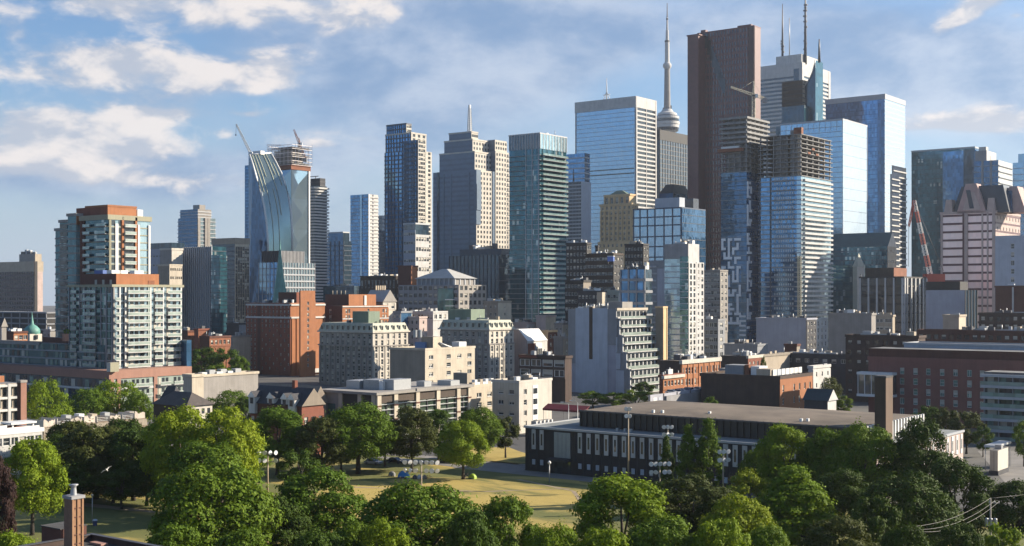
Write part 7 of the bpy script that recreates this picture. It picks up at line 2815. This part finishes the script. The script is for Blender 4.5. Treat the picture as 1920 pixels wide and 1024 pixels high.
def bicycle(px, py, label):
    Y = gy(py)
    p = P3(px, py, Y)
    r = empty('bicycle', label, 'bicycle', (p.x, p.y, .04), random.uniform(-.5, .5))
    for x in (-.5, .5):
        tubes('wheel', r, M['metal_dark'], [([(x + .33 * math.cos(a), 0, .34 + .33 * math.sin(a)) for a in np.linspace(0, 6.283, 15)], .025)], 4)
    f = [((-.5, 0, .34), (-.1, 0, .32)), ((-.1, 0, .32), (-.22, 0, .85)), ((-.22, 0, .75), (.36, 0, .8)), ((.36, 0, .8), (-.1, 0, .32)), ((.5, 0, .34), (.33, 0, .95)), ((-.5, 0, .34), (-.22, 0, .72))]
    tubes('frame', r, plain('bike_red', (.4, .05, .04), .4), [(q, .025) for q in f], 5)
    tubes('handlebar', r, M['metal_dark'], [([(.33, -.25, .98), (.33, .25, .98)], .02)], 4)
    box('saddle', r, M['metal_dark'], (-.34, -.06, .85), (-.12, .06, .92))


bicycle(803, 899, 'bicycle leaning by the camp bundles at the field edge')


def person(name_label, p, rz, joints, edges, rad, parts):
    """one continuous skinned body; parts: extra meshes (hair, clothes)"""
    me = bpy.data.meshes.new('person')
    me.from_pydata(joints, edges, [])
    o = bpy.data.objects.new('person', me)
    link(o, None, p, None, (0, 0, rz))
    tag(o, name_label, 'person')
    md = o.modifiers.new('skin', 'SKIN')
    for i, s in enumerate(rad):
        me.skin_vertices[0].data[i].radius = (s, s)
        me.skin_vertices[0].data[i].use_root = i == 0
    o.modifiers.new('sub', 'SUBSURF').levels = 1
    o.modifiers['sub'].render_levels = 2
    me.materials.append(parts)
    return o


# person bending beside the lime shelter
J = [(0, 0, .92), (.22, 0, 1.18), (.42, 0, 1.30), (.50, 0, 1.33), (.60, 0, 1.33), (-.02, .10, .88), (.02, .12, .48), (-.02, .12, .06), (.12, .12, .02), (-.02, -.10, .88), (.04, -.12, .48), (0, -.12, .06), (.14, -.12, .02),
     (.40, .20, 1.24), (.46, .24, .96), (.52, .2, .70), (.40, -.20, 1.24), (.46, -.24, .96), (.52, -.2, .70)]
E = [(0, 1), (1, 2), (2, 3), (3, 4), (0, 5), (5, 6), (6, 7), (7, 8), (0, 9), (9, 10), (10, 11), (11, 12), (2, 13), (13, 14), (14, 15), (2, 16), (16, 17), (17, 18)]
RD = [.15, .16, .14, .07, .12, .10, .07, .05, .04, .10, .07, .05, .04, .07, .05, .035, .07, .05, .035]
Y = gy(899)
p = P3(872, 899, Y)
o = person('person in dark clothes bending down beside the lime green shelter', p, R(10), J, E, RD, plain('cloth_dark', (.05, .045, .05), .8))
hm = lathe('hair', o, plain('hair_dark', (.03, .02, .015), .7), [(.11, -.04), (.125, .03), (.08, .11), (.02, .13)], 10, True, (.64, 0, 1.36))
sk = plain('skin', (.42, .25, .18), .6)
tubes('lower_leg', o, sk, [([(.02, .12, .46), (-.02, .12, .1)], [.075, .055]), ([(.04, -.12, .46), (0, -.12, .1)], [.075, .055])], 8)

# gull in flight
g = P3(200, 881, 150)
V = []
prof = [(-.32, .01), (-.24, .05), (-.1, .085), (.05, .08), (.16, .05), (.22, .055), (.28, .03), (.34, .005)]
for x, r_ in prof:
    for k in range(8):
        a = 2 * math.pi * k / 8
        V.append((x, r_ * math.cos(a), r_ * .9 * math.sin(a)))
Fc = [(i * 8 + k, i * 8 + (k + 1) % 8, (i + 1) * 8 + (k + 1) % 8, (i + 1) * 8 + k) for i in range(7) for k in range(8)]
gw = plain('gull_white', (.80, .80, .79), .7)
go = poly('gull', None, gw, V, Fc, None, True)
go.location = g
yv = Vector((.80, .25, .54)).normalized()
xv = (Vector((-.35, -.85, .2)) - yv * Vector((-.35, -.85, .2)).dot(yv)).normalized()
go.rotation_euler = Matrix((xv, yv, xv.cross(yv))).transposed().to_euler()
tag(go, 'white gull gliding with spread wings before the dark trees', 'bird')
for s_ in (-1, 1):
    W_ = [(.08, .06 * s_, .04), (-.12, .06 * s_, .03), (.16, .36 * s_, .12), (-.06, .38 * s_, .11), (.02, .74 * s_, .06), (-.05, .70 * s_, .06), (.08, .06 * s_, .02), (-.12, .06 * s_, .012), (.16, .36 * s_, .1), (-.06, .38 * s_, .095)]
    poly('wing', go, gw, W_, [(0, 2, 3, 1), (2, 4, 5, 3), (6, 7, 9, 8), (8, 9, 5, 4), (0, 6, 8, 2), (1, 3, 9, 7)])
poly('tail', go, gw, [(-.3, .03, .01), (-.3, -.03, .01), (-.46, -.07, 0), (-.46, .07, 0), (-.3, 0, -.015)], [(0, 1, 2, 3), (4, 3, 2), (0, 3, 4), (1, 4, 2)])

b = BD('low_wall', 'low grey retaining wall at the foot of the cream corner block', 'wall', 884, 955, 985, 350, 834)
b.v.b = 1.2
b.v.body(M['grey_conc'])
b.v.slab(b.v.z1 - .12, b.v.z1 + .02, M['white_conc'], .1, 'coping')
# ------------------------------------------------------------------ cars
def car(p, rz, paint, label, group, kind=0):
    r = empty('parked_car', label, 'car', p, rz, group)
    L_, W_, h1, h2 = 4.4, 1.76, .82, 1.42
    pr = [(-2.2, .32), (-2.2, .74), (-1.95, .84), (-1.5, .88), (1.0, .88), (1.95, .78), (2.2, .62), (2.2, .32)] if not kind else [(-2.2, .32), (-2.22, .85), (-2.1, .95), (1.1, .95), (2.0, .88), (2.2, .7), (2.2, .32)]
    n = len(pr)
    V = [(x, -W_ / 2, z) for x, z in pr] + [(x, W_ / 2, z) for x, z in pr]
    Fc = [tuple(range(n)), tuple(range(2 * n - 1, n - 1, -1))] + [(i, i + n, (i + 1) % n + n, (i + 1) % n) for i in range(n)]
    poly('body', r, paint, V, Fc)
    cb = [(-1.75, .9), (-1.25, 1.4), (.2, 1.45), (1.0, .9)] if not kind else [(-2.1, .96), (-1.95, 1.62), (.4, 1.66), (1.1, .96)]
    V = [(x, -W_ / 2 + .06 + (.13 if z > 1 else 0), z) for x, z in cb] + [(x, W_ / 2 - .06 - (.13 if z > 1 else 0), z) for x, z in cb]
    poly('cabin', r, [M['gl_black'], paint], V, [(0, 1, 2, 3), (7, 6, 5, 4), (0, 4, 5, 1), (1, 5, 6, 2), (2, 6, 7, 3)], [0, 0, 0, 1, 0])
    for x in (-1.35, 1.35):
        for y in (-W_ / 2 + .06, W_ / 2 - .06):
            w = lathe('wheel', r, M['metal_dark'], [(.05, -.11), (.32, -.1), (.33, .1), (.05, .11)], 12)
            w.location, w.rotation_euler = (x, y, .33), (R(90), 0, 0)
    for y in (-.62, .62):
        box('headlight', r, M['white_paint'], (2.14, y - .18, .58), (2.215, y + .18, .7))
        box('tail_light', r, plain('lamp_red', (.4, .02, .02), .3), (-2.225, y - .18, .62), (-2.15, y + .18, .76))
    return r


PAINT = {k: plain('paint_' + k, c, .25, .2) for k, c in (('white', (.75, .75, .74)), ('silver', (.45, .46, .48)), ('blue', (.06, .13, .35)), ('red', (.35, .03, .03)), ('black', (.02, .02, .022)))}
spots = [(1278, 'white', 'white car, leftmost of those parked behind the white wall', 0), (1287, 'blue', 'blue car second from the left behind the white wall', 0), (1296, 'silver', 'silver car in the middle behind the white wall', 0),
         (1305, 'blue', 'blue van shaped car right of the silver one behind the white wall', 1), (1314, 'white', 'white car right of the blue van shaped one behind the white wall', 0), (1323, 'silver', 'silver car at the right end of the row behind the white wall', 0)]
pk = BD('parking_deck', 'raised concrete parking deck behind the white boundary wall', 'parking deck', 1243, 1250, 1338, 402, 743)
pk.v.body(M['grey_conc'], M['grey_conc'], M['path'])
for px, c_, lab, kd in spots:
    s_ = pk.v.s('R', px)
    q = pk.v.p + pk.v.w * s_ - pk.v.u * 3.4
    car((q.x, q.y, pk.v.z1), -TH + R(180) * (px % 2), PAINT[c_], lab, 'cars behind the white wall', kd)
for px, py, c_, lab, kd in ((742, 869, 'black', 'black car on the road between the trunks behind the field', 0), (838, 868, 'black', 'second black car on the road behind the camp', 0), (700, 871, 'silver', 'silver car half hidden by the broad tree trunk', 0)):
    Y = gy(py)
    p = P3(px, py, Y)
    car((p.x, p.y, .03), R(-31), PAINT[c_], lab, 'cars on the road behind the field', kd)
p = P3(1068, 775, 352)
r = empty('awning', 'long dark red awning at the foot of the terraced white block', 'awning', (p.x, p.y, 0), -TH)
z = zat(768, 352)
poly('canopy', r, plain('awning_red', (.20, .02, .025), .7), [(-8, -1.6, z), (6, -1.6, z), (6, 1.0, z + 1.2), (-8, 1.0, z + 1.2), (-8, -1.6, z - .5), (6, -1.6, z - .5), (-8, 1.0, z + 1.1), (6, 1.0, z + 1.1)], [(0, 1, 2, 3), (4, 5, 1, 0), (6, 7, 5, 4), (4, 0, 3, 6), (5, 7, 2, 1), (3, 2, 7, 6)])
for x in (-7.8, -1, 5.8):
    tubes('post', r, M['metal_dark'], [([(x, -1.4, 0), (x, -1.4, z - .45)], .07)])

# ------------------------------------------------------------------ the red and white crane at the right
p = P3(1745, 520, 800)
rc = empty('crawler_crane', 'red and white lattice crane leaning left before the teal tower', 'crane', p)
e = P3(1714, 376, 800) - p
cr, cw2 = plain('crane_red', (.55, .09, .05), .5), M['white_paint']
for i in range(7):
    a_, b_ = e * (i / 7), e * ((i + 1) / 7)
    lattice('boom_section', rc, cr if i % 2 else cw2, a_, b_, 2.5 - .15 * i, 4, .17, 2.35 - .15 * i)
e2 = P3(1704, 425, 800) - p
lattice('jib', rc, cr, e, e2, 1.3, 8, .2, .8)
tubes('hoist_line', rc, M['metal_dark'], [([e2, P3(1703, 500, 800) - p], .15), ([e, Vector((8, 0, 4))], .15)], 4)
box('machine_house', rc, cr, (-4, -3, -4), (8, 3, 2))
box('roof_base', rc, M['slate'], (-8, -8, -p.z), (10, 8, -4))

# ------------------------------------------------------------------ the air
hz = bpy.data.materials.new('haze')
hz.use_nodes = True
t = NT(hz.node_tree)
t.n.clear()
vol = t.new('ShaderNodeVolumePrincipled')
vol.inputs['Color'].default_value = (.80, .88, 1.0, 1)
vol.inputs['Density'].default_value = HAZE
vol.inputs['Anisotropy'].default_value = .35
out = t.new('ShaderNodeOutputMaterial')
t.l.new(vol.outputs[0], out.inputs['Volume'])
o = poly('haze', None, hz, [(x, y, z) for z in (-1.0, 700.0) for x, y in ((-5300, -320), (5300, -320), (5300, 5300), (-5300, 5300))], [(0, 3, 2, 1), (4, 5, 6, 7), (0, 1, 5, 4), (1, 2, 6, 5), (2, 3, 7, 6), (3, 0, 4, 7)])
o['kind'] = 'stuff'
